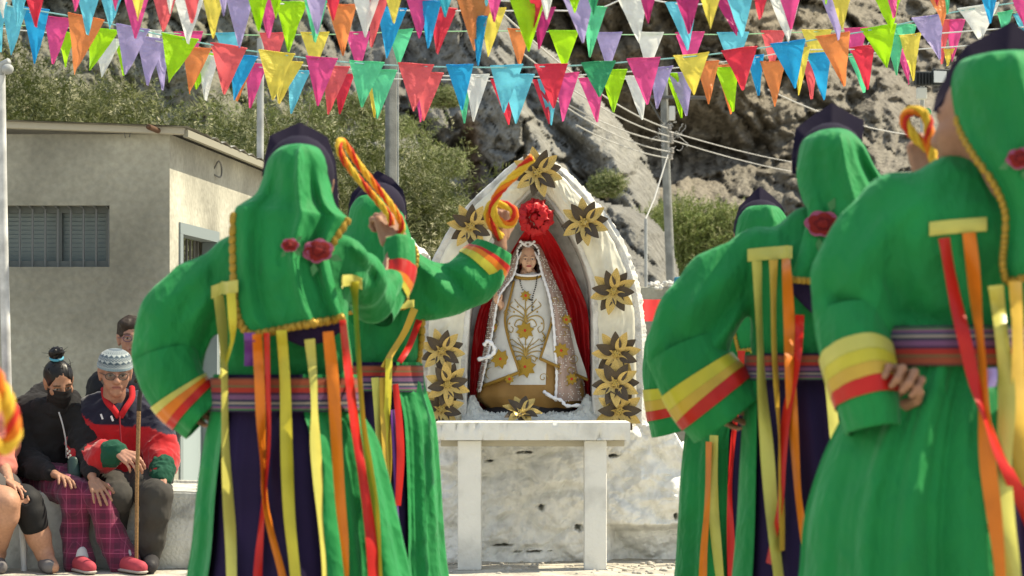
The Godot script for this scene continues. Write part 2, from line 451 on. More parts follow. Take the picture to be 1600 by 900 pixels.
func make_shrine() -> void:
	var white := mat("limewash", Color(0.72, 0.71, 0.66), 0.9, ntex("lime", 0.008, 0.62, 5, FastNoiseLite.TYPE_SIMPLEX_SMOOTH, FastNoiseLite.FRACTAL_FBM, 512, 0.93), 1.4, ntex("grit", 0.06, 0.0, 4), 0.5)
	var at := P(832, 660, DS)
	var shrine := thing("shrine_arch", "white pointed arch niche standing on the whitewashed stone base", "shrine", Vector3(at.x, at.y - 0.02, at.z))
	var bump := noise(5.0, 3)
	var prof := lerp_rows([[1.0, -0.62], [1.0, -0.40], [1.0, -0.2], [1.0, -0.06], [1.0, -0.02], [0.985, 0.0], [0.9, 0.004]], 40)
	prof.append_array(lerp_rows([[0.88, 0.004], [0.5, 0.006], [0.07, 0.004], [0.015, -0.004], [0.0, -0.02]], 14))
	prof.append_array(lerp_rows([[0.0, -0.05], [-0.0, -0.22], [-0.01, -0.41]], 8))
	var body := arch_loft(prof, 380, bump, 0.006, 0.024)
	obj("arch", body, white, shrine)
	# back of the niche
	var bk := Geo.new()
	var p := PackedVector3Array()
	for a in 60:
		var q := row_at(arch_in, a / 59.0)
		for s in 9:
			var t := s / 8.0
			var v := P(lerpf(832.0, q[0], t), lerpf(560.0, q[1], t), DS)
			v.z -= 0.40
			p.append(v)
	bk.grid(p, 9, 60)
	obj("niche_back", bk, mat("niche plaster", Color(0.80, 0.79, 0.77), 0.9, ntex("lime", 0.008, 0.62, 5), 1.4), shrine)
	# cream satin tacked along the face
	var sat := Geo.new()
	var sp := PackedVector3Array()
	var nw := noise(2.2, 3)
	var nt := 300
	for a in nt:
		var t := float(a) / (nt - 1)
		var o := row_at(arch_out, t)
		var q := row_at(arch_in, t)
		for k in 21:
			var u := k / 20.0
			var s := lerpf(0.12, 0.85, u) + 0.03 * nw.get_noise_2d(t * 14.0, 3.0 if k < 10 else 40.0)
			var v := P(lerpf(q[0], o[0], s), lerpf(q[1], o[1], s), DS)
			var f := nw.get_noise_2d(u * 2.4 + 0.6 * sin(t * 40.0), t * 9.0) * 0.016 + nw.get_noise_2d(u * 9.0, t * 22.0) * 0.006
			v.z += 0.018 + (0.020 * sin(PI * u) + f * 0.6) * sin(PI * clampf(u * 1.0, 0.02, 0.98)) + (-0.010 if k == 0 or k == 20 else 0.0)
			sp.append(v)
	sat.grid(sp, 21, nt)
	var sm := cloth("cream satin", Color(0.83, 0.80, 0.65), 0.42, 0.2, 0.15)
	tag(obj("satin_border", sat, sm, null, Vector3(at.x, at.y, at.z)), "cream satin cloth band pinned round the face of the shrine arch", "cloth")
	# rubble base, lime washed
	var wall := Geo.new()
	var wp := PackedVector3Array()
	var cell := noise(1.0, 1, FastNoiseLite.TYPE_CELLULAR, FastNoiseLite.FRACTAL_NONE, 8)
	cell.cellular_return_type = FastNoiseLite.RETURN_DISTANCE2_SUB
	cell.cellular_distance_function = FastNoiseLite.DISTANCE_EUCLIDEAN
	var sm2 := noise(2.0, 4, FastNoiseLite.TYPE_SIMPLEX_SMOOTH, FastNoiseLite.FRACTAL_FBM, 9)
	var fine := noise(14.0, 4, FastNoiseLite.TYPE_SIMPLEX_SMOOTH, FastNoiseLite.FRACTAL_RIDGED, 10)
	var nx := 330
	var ny := 190
	for j in ny:
		for a in nx:
			var px := lerpf(600.0, 1230.0, float(a) / (nx - 1))
			var t := float(j) / (ny - 1)
			var topy := 662.0 + (6.0 + 34.0 * smoothstep(1040.0, 1075.0, px) + 25.0 * smoothstep(1075.0, 1200.0, px)) * smoothstep(995.0, 1025.0, px)
			topy += 7.0 * sm2.get_noise_2d(px * 0.02, 5.0) * smoothstep(990.0, 1030.0, px)
			var v := P(px, lerpf(892.0, topy, minf(t * 1.14, 1.0)), DS)
			var h := v.y
			var wx := v.x + 0.06 * sm2.get_noise_2d(v.x * 2.0, h * 2.0)
			var wy := h + 0.06 * sm2.get_noise_2d(v.x * 2.0 + 7.0, h * 2.0)
			var c := cell.get_noise_2d(wx * 3.1, wy * 4.2) * 0.5 + 0.5
			var bulge := smoothstep(0.0, 0.16, c) * 0.035 + smoothstep(0.0, 0.9, c) * 0.09
			bulge += 0.05 * sm2.get_noise_2d(v.x * 1.2, h * 1.4) + 0.011 * sm2.get_noise_2d(v.x * 5.0, h * 5.0) - 0.010 * smoothstep(0.6, 0.95, fine.get_noise_2d(v.x * 0.55, h * 0.55) * 0.5 + 0.5)
			# holes where plaster fell out between the stones
			for hole in [[846, 792, 7, 4.5], [904, 824, 8, 4.5], [1056, 806, 3.5, 5], [958, 712, 6, 2.2], [764, 720, 6, 1.6], [834, 861, 20, 1.6], [822, 707, 14, 1.3], [786, 851, 16, 1.6]]:
				var q := Vector2((px - hole[0]) / hole[2], (P(px, 0, DS).y * 0.0 + (HOR - (h - EYE) / DS * F) - hole[1]) / hole[3])
				q += Vector2(sm2.get_noise_2d(px * 0.03, h * 8.0), sm2.get_noise_2d(px * 0.03 + 50.0, h * 8.0)) * 1.1
				bulge -= 0.11 * smoothstep(1.3, 0.3, q.length())
			# the foot of the right part is washed out
			var under := smoothstep(945.0, 965.0, px) * smoothstep(0.215, 0.16, h + 0.02 * sm2.get_noise_2d(v.x * 4.0, 2.0))
			bulge -= 0.17 * under
			v.z += 0.02 + bulge - 0.04 * smoothstep(0.15, 0.9, h)
			if t > 0.877:   # over the top and back
				v.z -= (t - 0.877) * 5.0
				v.y += 0.02 * sm2.get_noise_2d(v.x * 5.0, v.z * 5.0) + 0.05 * smoothstep(1000.0, 1040.0, px) * absf(sm2.get_noise_2d(v.x * 3.0, v.z * 3.0)) 
			wp.append(v)
	wall.grid(wp, nx, ny)
	tag(obj("stone_base", wall, mat("thick limewash", Color(0.85, 0.845, 0.79), 0.93, ntex("lime2", 0.012, 0.80, 6, FastNoiseLite.TYPE_SIMPLEX_SMOOTH, FastNoiseLite.FRACTAL_FBM, 512, 0.97), 1.6, ntex("grit2", 0.03, 0.0, 5), 0.35), null, Vector3(at.x, 0, at.z)), "whitewashed bulging rubble base under the shrine behind the table", "stone wall")

func make_table() -> void:
	var white := mat("table paint", Color(0.74, 0.735, 0.68), 0.8, ntex("worn", 0.006, 0.84, 5, FastNoiseLite.TYPE_SIMPLEX_SMOOTH, FastNoiseLite.FRACTAL_FBM, 512, 0.97), 1.0, ntex("grit", 0.06, 0.0, 4), 0.25)
	var d := 12.1
	var a := P(680, 660, d)
	var b := P(985, 688, d)
	var t := thing("altar_table", "plain white concrete altar table with two square legs before the shrine", "table", Vector3((a.x + b.x) / 2, 0, -d - 0.25))
	var n := noise(18.0, 3)
	var slab := Geo.new()
	# slab with chipped edges
	var sx := b.x - a.x
	var sy := a.y - b.y
	var nx := 120
	var pr := [[0.0, -0.5], [0.0, -0.012], [0.0, -0.008], [0.006, 0.0], [0.012, 0.0], [0.5, 0.0], [0.988, 0.0], [0.994, 0.0], [1.0, -0.008], [1.0, -0.012], [1.0, -0.5]]
	var p := PackedVector3Array()
	var rows := []
	for k in pr.size(): rows.append(pr[k])
	var m := pr.size()
	for j in m:
		for k in nx:
			var x := lerpf(a.x, b.x, k / (nx - 1.0))
			var chip := maxf(0.0, n.get_noise_2d(x * 0.7, j * 0.2) - 0.22) * 0.08 if j >= 2 and j <= 8 and j != 5 else 0.0
			p.append(Vector3(x, b.y + sy * pr[j][0] + (chip if j < 5 else -chip) * 0.7 , -d + pr[j][1] - chip))
	slab.grid(p, nx, m)
	for s in [0, nx - 1]:
		var q := Geo.new()
		for j in m - 2:
			var c := [p[s], p[(j + 1) * nx + s], p[(j + 2) * nx + s]]
			var k0 := q.vert(c[0])
			q.vert(c[1])
			q.vert(c[2])
			if s == 0: q.tri(k0, k0 + 1, k0 + 2)
			else: q.tri(k0, k0 + 2, k0 + 1)
		slab.add(q)
	slab.quad(p[nx - 1], p[0], p[(m - 1) * nx], p[m * nx - 1])
	obj("table_top", slab, white, t)
	for l in [[715.0, 752.0], [913.0, 948.0]]:
		var la := P(l[0], 0, d + 0.04)
		var lb := P(l[1], 0, d + 0.04)
		var leg := Geo.new()
		leg.box(Vector3((la.x + lb.x) / 2, (b.y - 0.002) / 2, -d - 0.04 - 0.07), Vector3(lb.x - la.x, b.y - 0.002, 0.14), Basis.IDENTITY, 0.005)
		obj("leg", leg, white, t)
	var ap := Geo.new()
	ap.box(Vector3((a.x + b.x) / 2, b.y - 0.019, -d - 0.30), Vector3(sx - 0.05, 0.034, 0.36), Basis.IDENTITY, 0.004)
	obj("underside_slab", ap, mat("raw concrete", Color(0.42, 0.39, 0.31), 0.95), t)

# ---------------------------------------------------------------- trees and shrubs
func sprig(seed_no: int, leaves: int, len: float, droop: float, wide: float) -> ArrayMesh:
	var rng := RandomNumberGenerator.new()
	rng.seed = seed_no
	var g := Geo.new()
	var p := Vector3.ZERO
	var dir := Vector3(0, 1, 0)
	for k in leaves:
		var t := float(k) / leaves
		dir = (dir + Vector3(0, -droop, 0.05)).normalized()
		p += dir * len / leaves
		var th := rng.randf() * TAU
		var o := (Vector3(cos(th), rng.randf_range(-0.2, 0.7), sin(th)) + dir * 0.6).normalized()
		var l := len * rng.randf_range(0.16, 0.30) * (1.0 - 0.4 * t)
		var side := o.cross(Vector3(rng.randf() - 0.5, 1, rng.randf() - 0.5)).normalized() * wide * rng.randf_range(0.7, 1.3)
		var a := g.vert(p)
		g.vert(p + o * l * 0.5 + side)
		g.vert(p + o * l)
		g.vert(p + o * l * 0.5 - side)
		g.tri(a, a + 1, a + 2)
		g.tri(a, a + 2, a + 3)
	g.normals()
	return g.mesh()

var sprigs := []
func crown(parent: Node, pts: Array, size: float, cols: Array, seed_no: int, which := 0) -> void:
	if sprigs.is_empty():
		sprigs = [sprig(1, 22, 0.34, 0.06, 0.0055), sprig(2, 18, 0.28, 0.02, 0.0075), sprig(3, 18, 0.26, -0.02, 0.0075)]
	var rng := RandomNumberGenerator.new()
	rng.seed = seed_no
	var mm := MultiMesh.new()
	mm.transform_format = MultiMesh.TRANSFORM_3D
	mm.use_colors = true
	mm.mesh = sprigs[which]
	mm.instance_count = pts.size()
	var m := vmat("leaf", 0.6)
	m.backlight_enabled = true
	m.backlight = Color(0.55, 0.62, 0.35)
	for k in pts.size():
		var b := Basis.from_euler(Vector3(rng.randf_range(-1.2, 1.2), rng.randf() * TAU, rng.randf_range(-1.2, 1.2))).scaled(Vector3.ONE * size * rng.randf_range(0.6, 1.35))
		mm.set_instance_transform(k, Transform3D(b, pts[k]))
		var c: Color = cols[0].lerp(cols[1], rng.randf())
		if rng.randf() < 0.13: c = cols[2]
		mm.set_instance_color(k, c)
	var o := MultiMeshInstance3D.new()
	o.name = numbered(parent, "crown")
	o.multimesh = mm
	o.material_override = m
	o.set_meta("kind", "stuff")
	parent.add_child(o, true)
	o.position = -place_of(parent)

func tree(label: String, base: Vector3, height: float, spread: float, count: int, seed_no: int, cols: Array, size: float, group: String, bark := Color(0.20, 0.175, 0.14)) -> void:
	var rng := RandomNumberGenerator.new()
	rng.seed = seed_no
	var t := thing("feathery_tree", label, "tree", base, group)
	var wood := Geo.new()
	var tips := []
	var grow := [[base, Vector3(rng.randf_range(-0.2, 0.2), 1, rng.randf_range(-0.2, 0.2)).normalized(), height * 0.30, 0.022 * height, 0]]
	while grow.size():
		var q: Array = grow.pop_back()
		var p: Vector3 = q[0]
		var dir: Vector3 = q[1]
		var path := [p]
		var rad := [q[3]]
		var n := 5
		for k in n:
			dir = (dir + Vector3(rng.randf_range(-0.22, 0.22), rng.randf_range(-0.1, 0.12) - 0.05 * q[4], rng.randf_range(-0.22, 0.22))).normalized()
			p += dir * q[2] / n
			path.append(p)
			rad.append(q[3] * (1.0 - 0.5 * (k + 1) / n))
			if q[4] >= 2:
				tips.append([p, dir, q[4]])
		wood.tube(path, rad, 7 if q[4] < 2 else 4, q[4] == 0)
		if q[4] < 4:
			for k in [4, 4, 4, 3, 3][q[4]]:
				var s := 0.62 if q[4] else 0.95
				var o := Vector3(rng.randf_range(-1, 1), rng.randf_range(-0.15, 0.55), rng.randf_range(-1, 1)).normalized()
				var at: Vector3 = path[rng.randi_range(3, 5)]
				o.x *= spread
				o.z *= spread
				grow.append([at, (dir * s + o).normalized(), q[2] * rng.randf_range(0.66, 0.88), q[3] * 0.48, q[4] + 1])
	obj("trunk", wood, mat("bark", bark, 0.95, ntex("bark", 0.03, 0.6, 4), 2.0), t)
	for k in 7:
		var q: Array = tips[rng.randi_range(0, tips.size() - 1)]
		var o: Vector3 = q[0]
		var dir: Vector3 = (q[1] + Vector3(rng.randf_range(-0.8, 0.8), rng.randf_range(-0.3, 0.3), 0.9)).normalized()
		var path := [o]
		for s in 6:
			dir = (dir + Vector3(rng.randf_range(-0.3, 0.3), rng.randf_range(-0.28, 0.2), rng.randf_range(-0.2, 0.2))).normalized()
			o += dir * height * 0.045
			path.append(o)
		var bb := Geo.new()
		bb.tube(path, [0.022, 0.02, 0.017, 0.014, 0.011, 0.008, 0.005], 5)
		bb.tube([path[3], path[3] + Vector3(rng.randf_range(-0.2, 0.2), 0.12, 0.1), path[3] + Vector3(rng.randf_range(-0.4, 0.4), 0.3, 0.15)], [0.011, 0.008, 0.004], 4)
		obj("bare_branch", bb, mat("pale bark", Color(0.34, 0.31, 0.26), 0.9), t)
	var pts := []
	var clump := noise(0.5, 2, FastNoiseLite.TYPE_SIMPLEX_SMOOTH, FastNoiseLite.FRACTAL_FBM, seed_no)
	while pts.size() < count:
		var q: Array = tips[rng.randi_range(0, tips.size() - 1)]
		var o := Vector3(rng.randfn(), rng.randfn() * 0.8, rng.randfn()) * 0.055 * height
		var p: Vector3 = q[0] + o
		if p.y < 0.5 or clump.get_noise_3dv(p * 1.4) < -0.28 + 0.2 * rng.randf():
			continue
		pts.append(p)
	crown(t, pts, size, cols, seed_no, 0)

func shrub(called: String, label: String, at: Vector3, r: Vector3, count: int, seed_no: int, cols: Array, size: float, group := "", which := 1) -> void:
	var rng := RandomNumberGenerator.new()
	rng.seed = seed_no
	var t := thing(called, label, "shrub", at, group)
	var pts := []
	var lobes := []
	for k in 9:
		lobes.append([Vector3(rng.randf_range(-0.75, 0.75), rng.randf_range(0.2, 0.9), rng.randf_range(-0.75, 0.75)), rng.randf_range(0.28, 0.5)])
	var stems := Geo.new()
	for l in lobes:
		var e: Vector3 = at + l[0] * r
		stems.tube([at + Vector3(l[0].x * 0.1 * r.x, -0.1 * r.y, 0), at.lerp(e, 0.5) + Vector3(0.05, 0.1, 0) * r, e], [0.02 * r.y, 0.014 * r.y, 0.006 * r.y], 5, false)
	obj("stem", stems, mat("bark", Color(0.2, 0.175, 0.14)), t)
	for k in count:
		var l: Array = lobes[rng.randi_range(0, 8)]
		var o = Vector3(rng.randfn(), rng.randfn(), rng.randfn()).normalized() * pow(rng.randf(), 0.45) * l[1]
		pts.append(at + (l[0] + o) * r)
	crown(t, pts, size, cols, seed_no, which)

func make_trees() -> void:
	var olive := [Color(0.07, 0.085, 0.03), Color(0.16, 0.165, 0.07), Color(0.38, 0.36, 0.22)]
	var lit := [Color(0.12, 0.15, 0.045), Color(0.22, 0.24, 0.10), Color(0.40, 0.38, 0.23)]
	var gl := "feathery trees behind the grey house"
	var list := [
		[-40, 24.0, 5.6, 0.9, 13000, "dark feathery tree behind the far left end of the grey house roof"],
		[110, 26.0, 6.2, 0.85, 14000, "tall dense feathery tree behind the middle of the grey house roof"],
		[255, 23.5, 5.4, 0.9, 13000, "feathery tree with bare pale branches above the corner of the grey house"],
		[370, 27.0, 5.6, 0.9, 12000, "feathery tree behind the slim light pole by the house"],
		[480, 33.0, 5.4, 0.7, 5000, "feathery tree above the hat of the dancer at left"],
	]
	for k in list.size():
		var l: Array = list[k]
		var b := P(l[0], 0, l[1])
		b.y = 0.0
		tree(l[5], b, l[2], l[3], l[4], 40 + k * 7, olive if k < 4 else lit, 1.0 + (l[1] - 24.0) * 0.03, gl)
	# scrub on the slope at left of the outcrop and along its foot
	var scrub := [
		[520, 250, 46.0, 60, 42, "grey green scrub right of the rope held up by the left dancer"],
		[560, 350, 44.0, 70, 60, "scrub bush low on the slope behind the second dancer's hat"],
		[655, 305, 46.0, 52, 48, "bright green bush on the slope right of the tall concrete pole"],
		[690, 265, 52.0, 34, 30, "small tuft of green scrub high on the slope beside the brown cleft"],
		[640, 385, 42.0, 48, 34, "scrub bush at the foot of the slope left of the shrine arch"],
		[700, 340, 46.0, 40, 26, "low dry scrub just above the left shoulder of the shrine arch"],
		[600, 200, 54.0, 46, 30, "scrub on the slope behind the tall concrete pole"],
		[540, 180, 54.0, 50, 34, "pale scrub below the pink and coral pennants on the slope"],
		[948, 298, 56.0, 26, 26, "small green bush growing on the rock right of the shrine apex"],
		[690, 160, 58.0, 26, 20, "tuft of scrub on the rock below the coral pennants"],
	]
	for k in scrub.size():
		var s: Array = scrub[k]
		var w: float = s[3] / F * s[2]
		var h: float = s[4] / F * s[2]
		shrub("scrub_bush", s[5], P(s[0], s[1] + s[4] * 0.5, s[2]), Vector3(w, h, w * 0.8), 2600, 300 + k, lit, 0.8 + 0.25 * h, "scrub on the rocky slope", 1)
	shrub("green_bush", "large pale green bush behind the utility pole, right of the shrine", P(1088, 462, 50.0), Vector3(1.25, 1.55, 1.0), 9000, 77, [Color(0.15, 0.20, 0.055), Color(0.26, 0.29, 0.10), Color(0.36, 0.36, 0.18)], 0.95, "", 2)
	shrub("green_bush", "smaller yellow green bush left of the utility pole below the rocks", P(1022, 405, 52.0), Vector3(0.6, 0.9, 0.6), 2600, 78, [Color(0.17, 0.21, 0.06), Color(0.28, 0.30, 0.11), Color(0.36, 0.36, 0.18)], 0.8, "", 2)

# ---------------------------------------------------------------- poles, wires, things behind
func make_poles() -> void:
	var steel := mat("galvanised", Color(0.52, 0.54, 0.53), 0.5, ntex("stain", 0.006, 0.72, 5), 1.5)
	var conc := mat("pole concrete", Color(0.33, 0.34, 0.32), 0.9, ntex("stain", 0.006, 0.72, 5), 1.5, ntex("grit", 0.06, 0.0, 4), 0.4)
	var a := P(13, 890, 12.75)
	a.y = 0.0
	var t := thing("white_pole", "white metal pole standing at the left edge beside the seated woman", "pole", a)
	var g := Geo.new()
	g.tube([a, P(12, 640, 12.75), P(5, 360, 12.75), P(1, 118, 12.75)], 0.026, 14)
	obj("shaft", g, mat("white paint", Color(0.74, 0.75, 0.73), 0.5, ntex("stain", 0.006, 0.72, 5), 2.0), t)
	var cl := Geo.new()
	cl.ball(P(12, 108, 12.72), Vector3(0.034, 0.03, 0.03), 12, 8)
	cl.tube([P(2, 122, 12.75), P(4, 100, 12.75), P(14, 96, 12.73)], 0.02, 8)
	obj("lamp_cap", cl, steel, t)
	a = P(405, 892, 21.0)
	a.y = 0.0
	t = thing("steel_pole", "slim pale steel pole rising behind the grey house roof", "pole", a)
	g = Geo.new()
	g.tube([a, P(407, 60, 21.0)], 0.032, 12)
	obj("shaft", g, steel, t)
	a = P(611, 892, 24.0)
	a.y = 0.0
	t = thing("concrete_pole", "tall grey square concrete pole behind the second dancer's hat", "pole", a)
	g = Geo.new()
	g.box(a + Vector3(0, 2.25, 0), Vector3(0.10, 4.5, 0.10), Basis(Vector3.UP, 0.5), 0.012)
	obj("shaft", g, conc, t)
	g = Geo.new()
	g.tube([a + Vector3(0.075, 0, 0.05), a + Vector3(0.075, 4.5, 0.05)], 0.010, 6)
	obj("conduit", g, steel, t)
	# the utility pole and its wires
	var d := 32.0
	a = P(1049, 892, d)
	a.y = 0.0
	t = thing("utility_pole", "leaning concrete utility pole with crossarm and wires right of the shrine", "utility pole", a)
	g = Geo.new()
	g.tube([a, P(1049, 455, d), P(1040, 240, d), P(1037, 118, d)], [0.075, 0.068, 0.058, 0.052], 10)
	obj("shaft", g, conc, t)
	g = Geo.new()
	g.box(P(1050, 152, d - 0.07), Vector3(0.98, 0.045, 0.05), Basis(Vector3.BACK, -0.02), 0.006)
	obj("crossarm", g, mat("old iron", Color(0.10, 0.10, 0.095), 0.7), t)
	g = Geo.new()
	g.tube([P(1013, 154, d - 0.07), P(1037, 196, d - 0.06)], 0.012, 6)
	g.tube([P(1075, 154, d - 0.07), P(1040, 196, d - 0.06)], 0.012, 6)
	obj("brace", g, mat("old iron", Color(0.10, 0.10, 0.095)), t)
	g = Geo.new()
	g.box(P(1050, 177, d - 0.1), Vector3(0.085, 0.2, 0.05), Basis.IDENTITY, 0.01)
	obj("label_plate", g, mat("plate", Color(0.6, 0.6, 0.56), 0.6), t)
	var ends := [[1043, 200], [1046, 213], [1046, 222], [1047, 237], [1045, 247]]
	for k in 5:
		g = Geo.new()
		for s in 3:
			g.ball(P(ends[k][0] + 3, ends[k][1] + 1 - s * 3, d - 0.08), Vector3(0.034 - 0.006 * (s % 2), 0.016, 0.034), 10, 5)
		obj("insulator", g, mat("insulator", Color(0.35, 0.33, 0.30), 0.3), t)
	var rng := RandomNumberGenerator.new()
	rng.seed = 12
	g = Geo.new()
	for k in 26:
		var o := P(rng.randf_range(1030, 1066), rng.randf_range(190, 240), d - 0.09)
		var path := [o]
		for s in 4:
			o += Vector3(rng.randf_range(-1, 1), rng.randf_range(-1, 1), rng.randf_range(-0.2, 0.2)) * 0.05
			path.append(o)
		g.tube(smooth_path(path, 3), 0.004, 4)
	obj("loose_wire", g, mat("wire", Color(0.42, 0.42, 0.40), 0.6), t)
	var far := [[560, -40, 14.0], [640, 30, 15.0], [700, 60, 17.0], [560, 130, 18.0], [690, 190, 19.0]]
	var wm := mat("wire", Color(0.42, 0.42, 0.40), 0.6)
	for k in 5:
		var e := P(ends[k][0], ends[k][1], d - 0.1)
		var f := P([700, 800, 820, 860, 900][k], [-60, 70, 120, 150, 195][k], [16.0, 24.0, 25.0, 27.0, 28.0][k])
		var path := []
		for s in 25:
			var u := s / 24.0
			path.append(e.lerp(f, u) - Vector3(0, [0.35, 0.26, 0.25, 0.22, 0.12][k] * 4.0 * u * (1.0 - u) * 0.5, 0))
		g = Geo.new()
		g.tube(path, 0.009, 5)
		tag(obj("power_wire", g, wm), ["topmost", "second", "third", "fourth", "lowest"][k] + " of the five sagging wires running left from the utility pole", "wire", "wires of the utility pole")
	for k in 3:
		var e := P([1045, 1046, 1200][k], [205, 218, 140][k], d - 0.1)
		var f := P([1330, 1330, 1440][k], [262, 278, 212][k], [60.0, 60.0, 40.0][k])
		var path := []
		for s in 19:
			var u := s / 18.0
			path.append(e.lerp(f, u) - Vector3(0, 0.5 * u * (1.0 - u), 0))
		g = Geo.new()
		g.tube(path, 0.008 if k < 2 else 0.010, 5)
		tag(obj("power_wire", g, wm), ["upper faint wire running right from the utility pole", "lower faint wire running right from the utility pole", "wire crossing the rock face above the right dancers"][k], "wire", "wires of the utility pole")
	a = P(1010, 892, 30.0)
	a.y = 0.0
	t = thing("stay_post", "thin grey post joined by a wire to the utility pole", "post", a)
	g = Geo.new()
	g.tube([a, P(1009, 342, 30.0)], 0.021, 8)
	obj("shaft", g, steel, t)
	g = Geo.new()
	g.tube([P(1009, 342, 30.0), P(1022, 312, 30.6), P(1044, 240, d - 0.1)], 0.010, 5)
	obj("stay_wire", g, wm, t)
	# floodlight on a post at the right
	a = P(1443, 892, 17.0)
	a.y = 0.0
	t = thing("floodlight", "black floodlight with a grey box on a post behind the right dancer's rope", "floodlight", a)
	g = Geo.new()
	g.tube([a, P(1441, 115, 17.0)], 0.016, 8)
	obj("post", g, steel, t)
	g = Geo.new()
	g.box(P(1444, 123, 16.93), Vector3(0.145, 0.1, 0.07), Basis.IDENTITY, 0.01)
	for k in 6:
		g.box(P(1431 + k * 5, 123, 16.88), Vector3(0.006, 0.09, 0.03))
	obj("housing", g, mat("black metal", Color(0.03, 0.035, 0.035), 0.6), t)
	g = Geo.new()
	g.box(P(1471, 121, 16.9), Vector3(0.14, 0.12, 0.05), Basis(Vector3.UP, 0.3), 0.008)
	obj("lamp_frame", g, mat("black metal", Color(0.03, 0.035, 0.035)), t)
	g = Geo.new()
	g.box(P(1469, 120, 16.865), Vector3(0.10, 0.085, 0.01), Basis(Vector3.UP, 0.3))
	obj("lamp_glass", g, mat("lamp glass", Color(0.6, 0.63, 0.62), 0.2), t)
	g = Geo.new()
	g.box(P(1440, 146, 16.92), Vector3(0.075, 0.09, 0.05), Basis.IDENTITY, 0.008)
	obj("junction_box", g, mat("grey plastic", Color(0.55, 0.56, 0.50), 0.6), t)
	g = Geo.new()
	g.ball(P(1449, 176, 16.9), Vector3(0.03, 0.035, 0.03), 10, 6)
	obj("cable_gland", g, mat("green plastic", Color(0.05, 0.35, 0.14), 0.6), t)

func make_far_things() -> void:
	# a red awning with a grey wall behind, between the shrine and the right dancers
	var t := thing("market_stall", "red awning of a stall seen between the shrine and the right dancers", "stall", Vector3(P(1040, 0, 24.0).x, 0, -24.0))
	var g := Geo.new()
	var p := PackedVector3Array()
	for j in 7:
		for a in 20:
			var px := lerpf(996.0, 1130.0, a / 19.0)
			var v := P(px, lerpf(502.0, 468.0, j / 6.0), 23.6 + j * 0.05)
			v.z += 0.012 * sin(a * 1.7)
			p.append(v)
	g.grid(p, 20, 7)
	obj("awning", g, cloth("red canvas", Color(0.62, 0.02, 0.018), 0.7, 0.1, 0.2), t)
	g = Geo.new()
	for px in [1004.0, 1120.0]:
		g.tube([Vector3(P(px, 0, 23.95).x, 0, -23.95), P(px, 470, 23.95)], 0.02, 8)
	obj("pole", g, mat("galvanised", Color(0.5, 0.5, 0.5)), t)
	g = Geo.new()
	var wa := P(990, 468, 27.0)
	var wb := P(1180, 449, 27.0)
	g.box(Vector3((wa.x + wb.x) / 2, wb.y / 2, -27.0), Vector3(wb.x - wa.x, wb.y, 0.2), Basis.IDENTITY, 0.01)
	tag(obj("grey_wall", g, mat("cement render", Color(0.35, 0.325, 0.25)), null, Vector3((wa.x + wb.x) / 2, 0, -27.0)), "grey cement yard wall behind the red stall awning", "wall")
	var rng := RandomNumberGenerator.new()
	rng.seed = 3
	g = Geo.new()
	for k in 40:
		g.ball(P(rng.randf_range(1014, 1052), rng.randf_range(441, 451), 27.0 + rng.randf_range(-0.1, 0.3)), Vector3(rng.randf_range(0.02, 0.04), rng.randf_range(0.015, 0.03), 0.03), 7, 5)
	tag(obj("white_stones", g, mat("pale stone", Color(0.62, 0.6, 0.55), 0.9)), "heap of white stones on the grey yard wall beside the utility pole", "stones", "", "stuff")
	t = thing("water_drum", "small blue drum on the yard wall right of the utility pole", "drum", P(1062, 449, 26.5))
	g = Geo.new()
	g.tube([P(1062, 450, 26.5), P(1062, 447, 26.5), P(1062, 436, 26.5), P(1062, 433, 26.5)], [0.06, 0.066, 0.066, 0.058], 16)
	obj("barrel", g, mat("blue plastic", Color(0.03, 0.22, 0.36), 0.5), t)
	g = Geo.new()
	g.tube([P(1062, 443, 26.5), P(1062, 441, 26.5)], 0.071, 16)
	obj("hoop", g, mat("blue plastic", Color(0.03, 0.22, 0.36)), t)
	# white tent cloth behind the second dancer
	t = thing("white_tent", "white tent cloth on a frame seen behind the second dancer's shoulder", "tent", Vector3(P(640, 0, 19.0).x, 0, -19.0))
	g = Geo.new()
	p = PackedVector3Array()
	for j in 9:
		for a in 9:
			var u := a / 8.0 * 2.0 - 1.0
			var w := j / 8.0 * 2.0 - 1.0
			var h := 1.0 - maxf(absf(u), absf(w))
			p.append(P(634, 402, 19.0) + Vector3(u * 0.20, 0.18 * h - 0.03 * sin(u * 6.0) * sin(w * 5.0), -w * 0.22))
	g.grid(p, 9, 9)
	obj("canopy", g, cloth("white canvas", Color(0.75, 0.76, 0.76), 0.7, 0.0, 0.3), t)
	g = Geo.new()
	for s in [[-0.19, -0.2], [0.19, -0.2], [0.19, 0.2], [-0.19, 0.2]]:
		var q := P(634, 402, 19.0) + Vector3(s[0], 0, s[1])
		g.tube([Vector3(q.x, 0, q.z), q], 0.012, 6)
	obj("frame", g, mat("galvanised", Color(0.5, 0.5, 0.5)), t)

# ---------------------------------------------------------------- decoration of the niche
func leaf_geo(len: float, wide: float, cup: float) -> Geo:
	var g := Geo.new()
	var p := PackedVector3Array()
	for j in 8:
		var t := j / 7.0
		var w := wide * pow(sin(PI * pow(t, 0.8) * 0.98 + 0.02), 0.8)
		for a in 5:
			var u := a / 2.0 - 1.0
			p.append(Vector3(u * w, 0.01 + len * t, cup * t * t * 0.0 + 0.35 * w * absf(u) + len * cup * sin(t * 2.6) * 0.22 + 0.0016 * sin(t * 34.0) * absf(u)))
	g.grid(p, 5, 8)
	return g

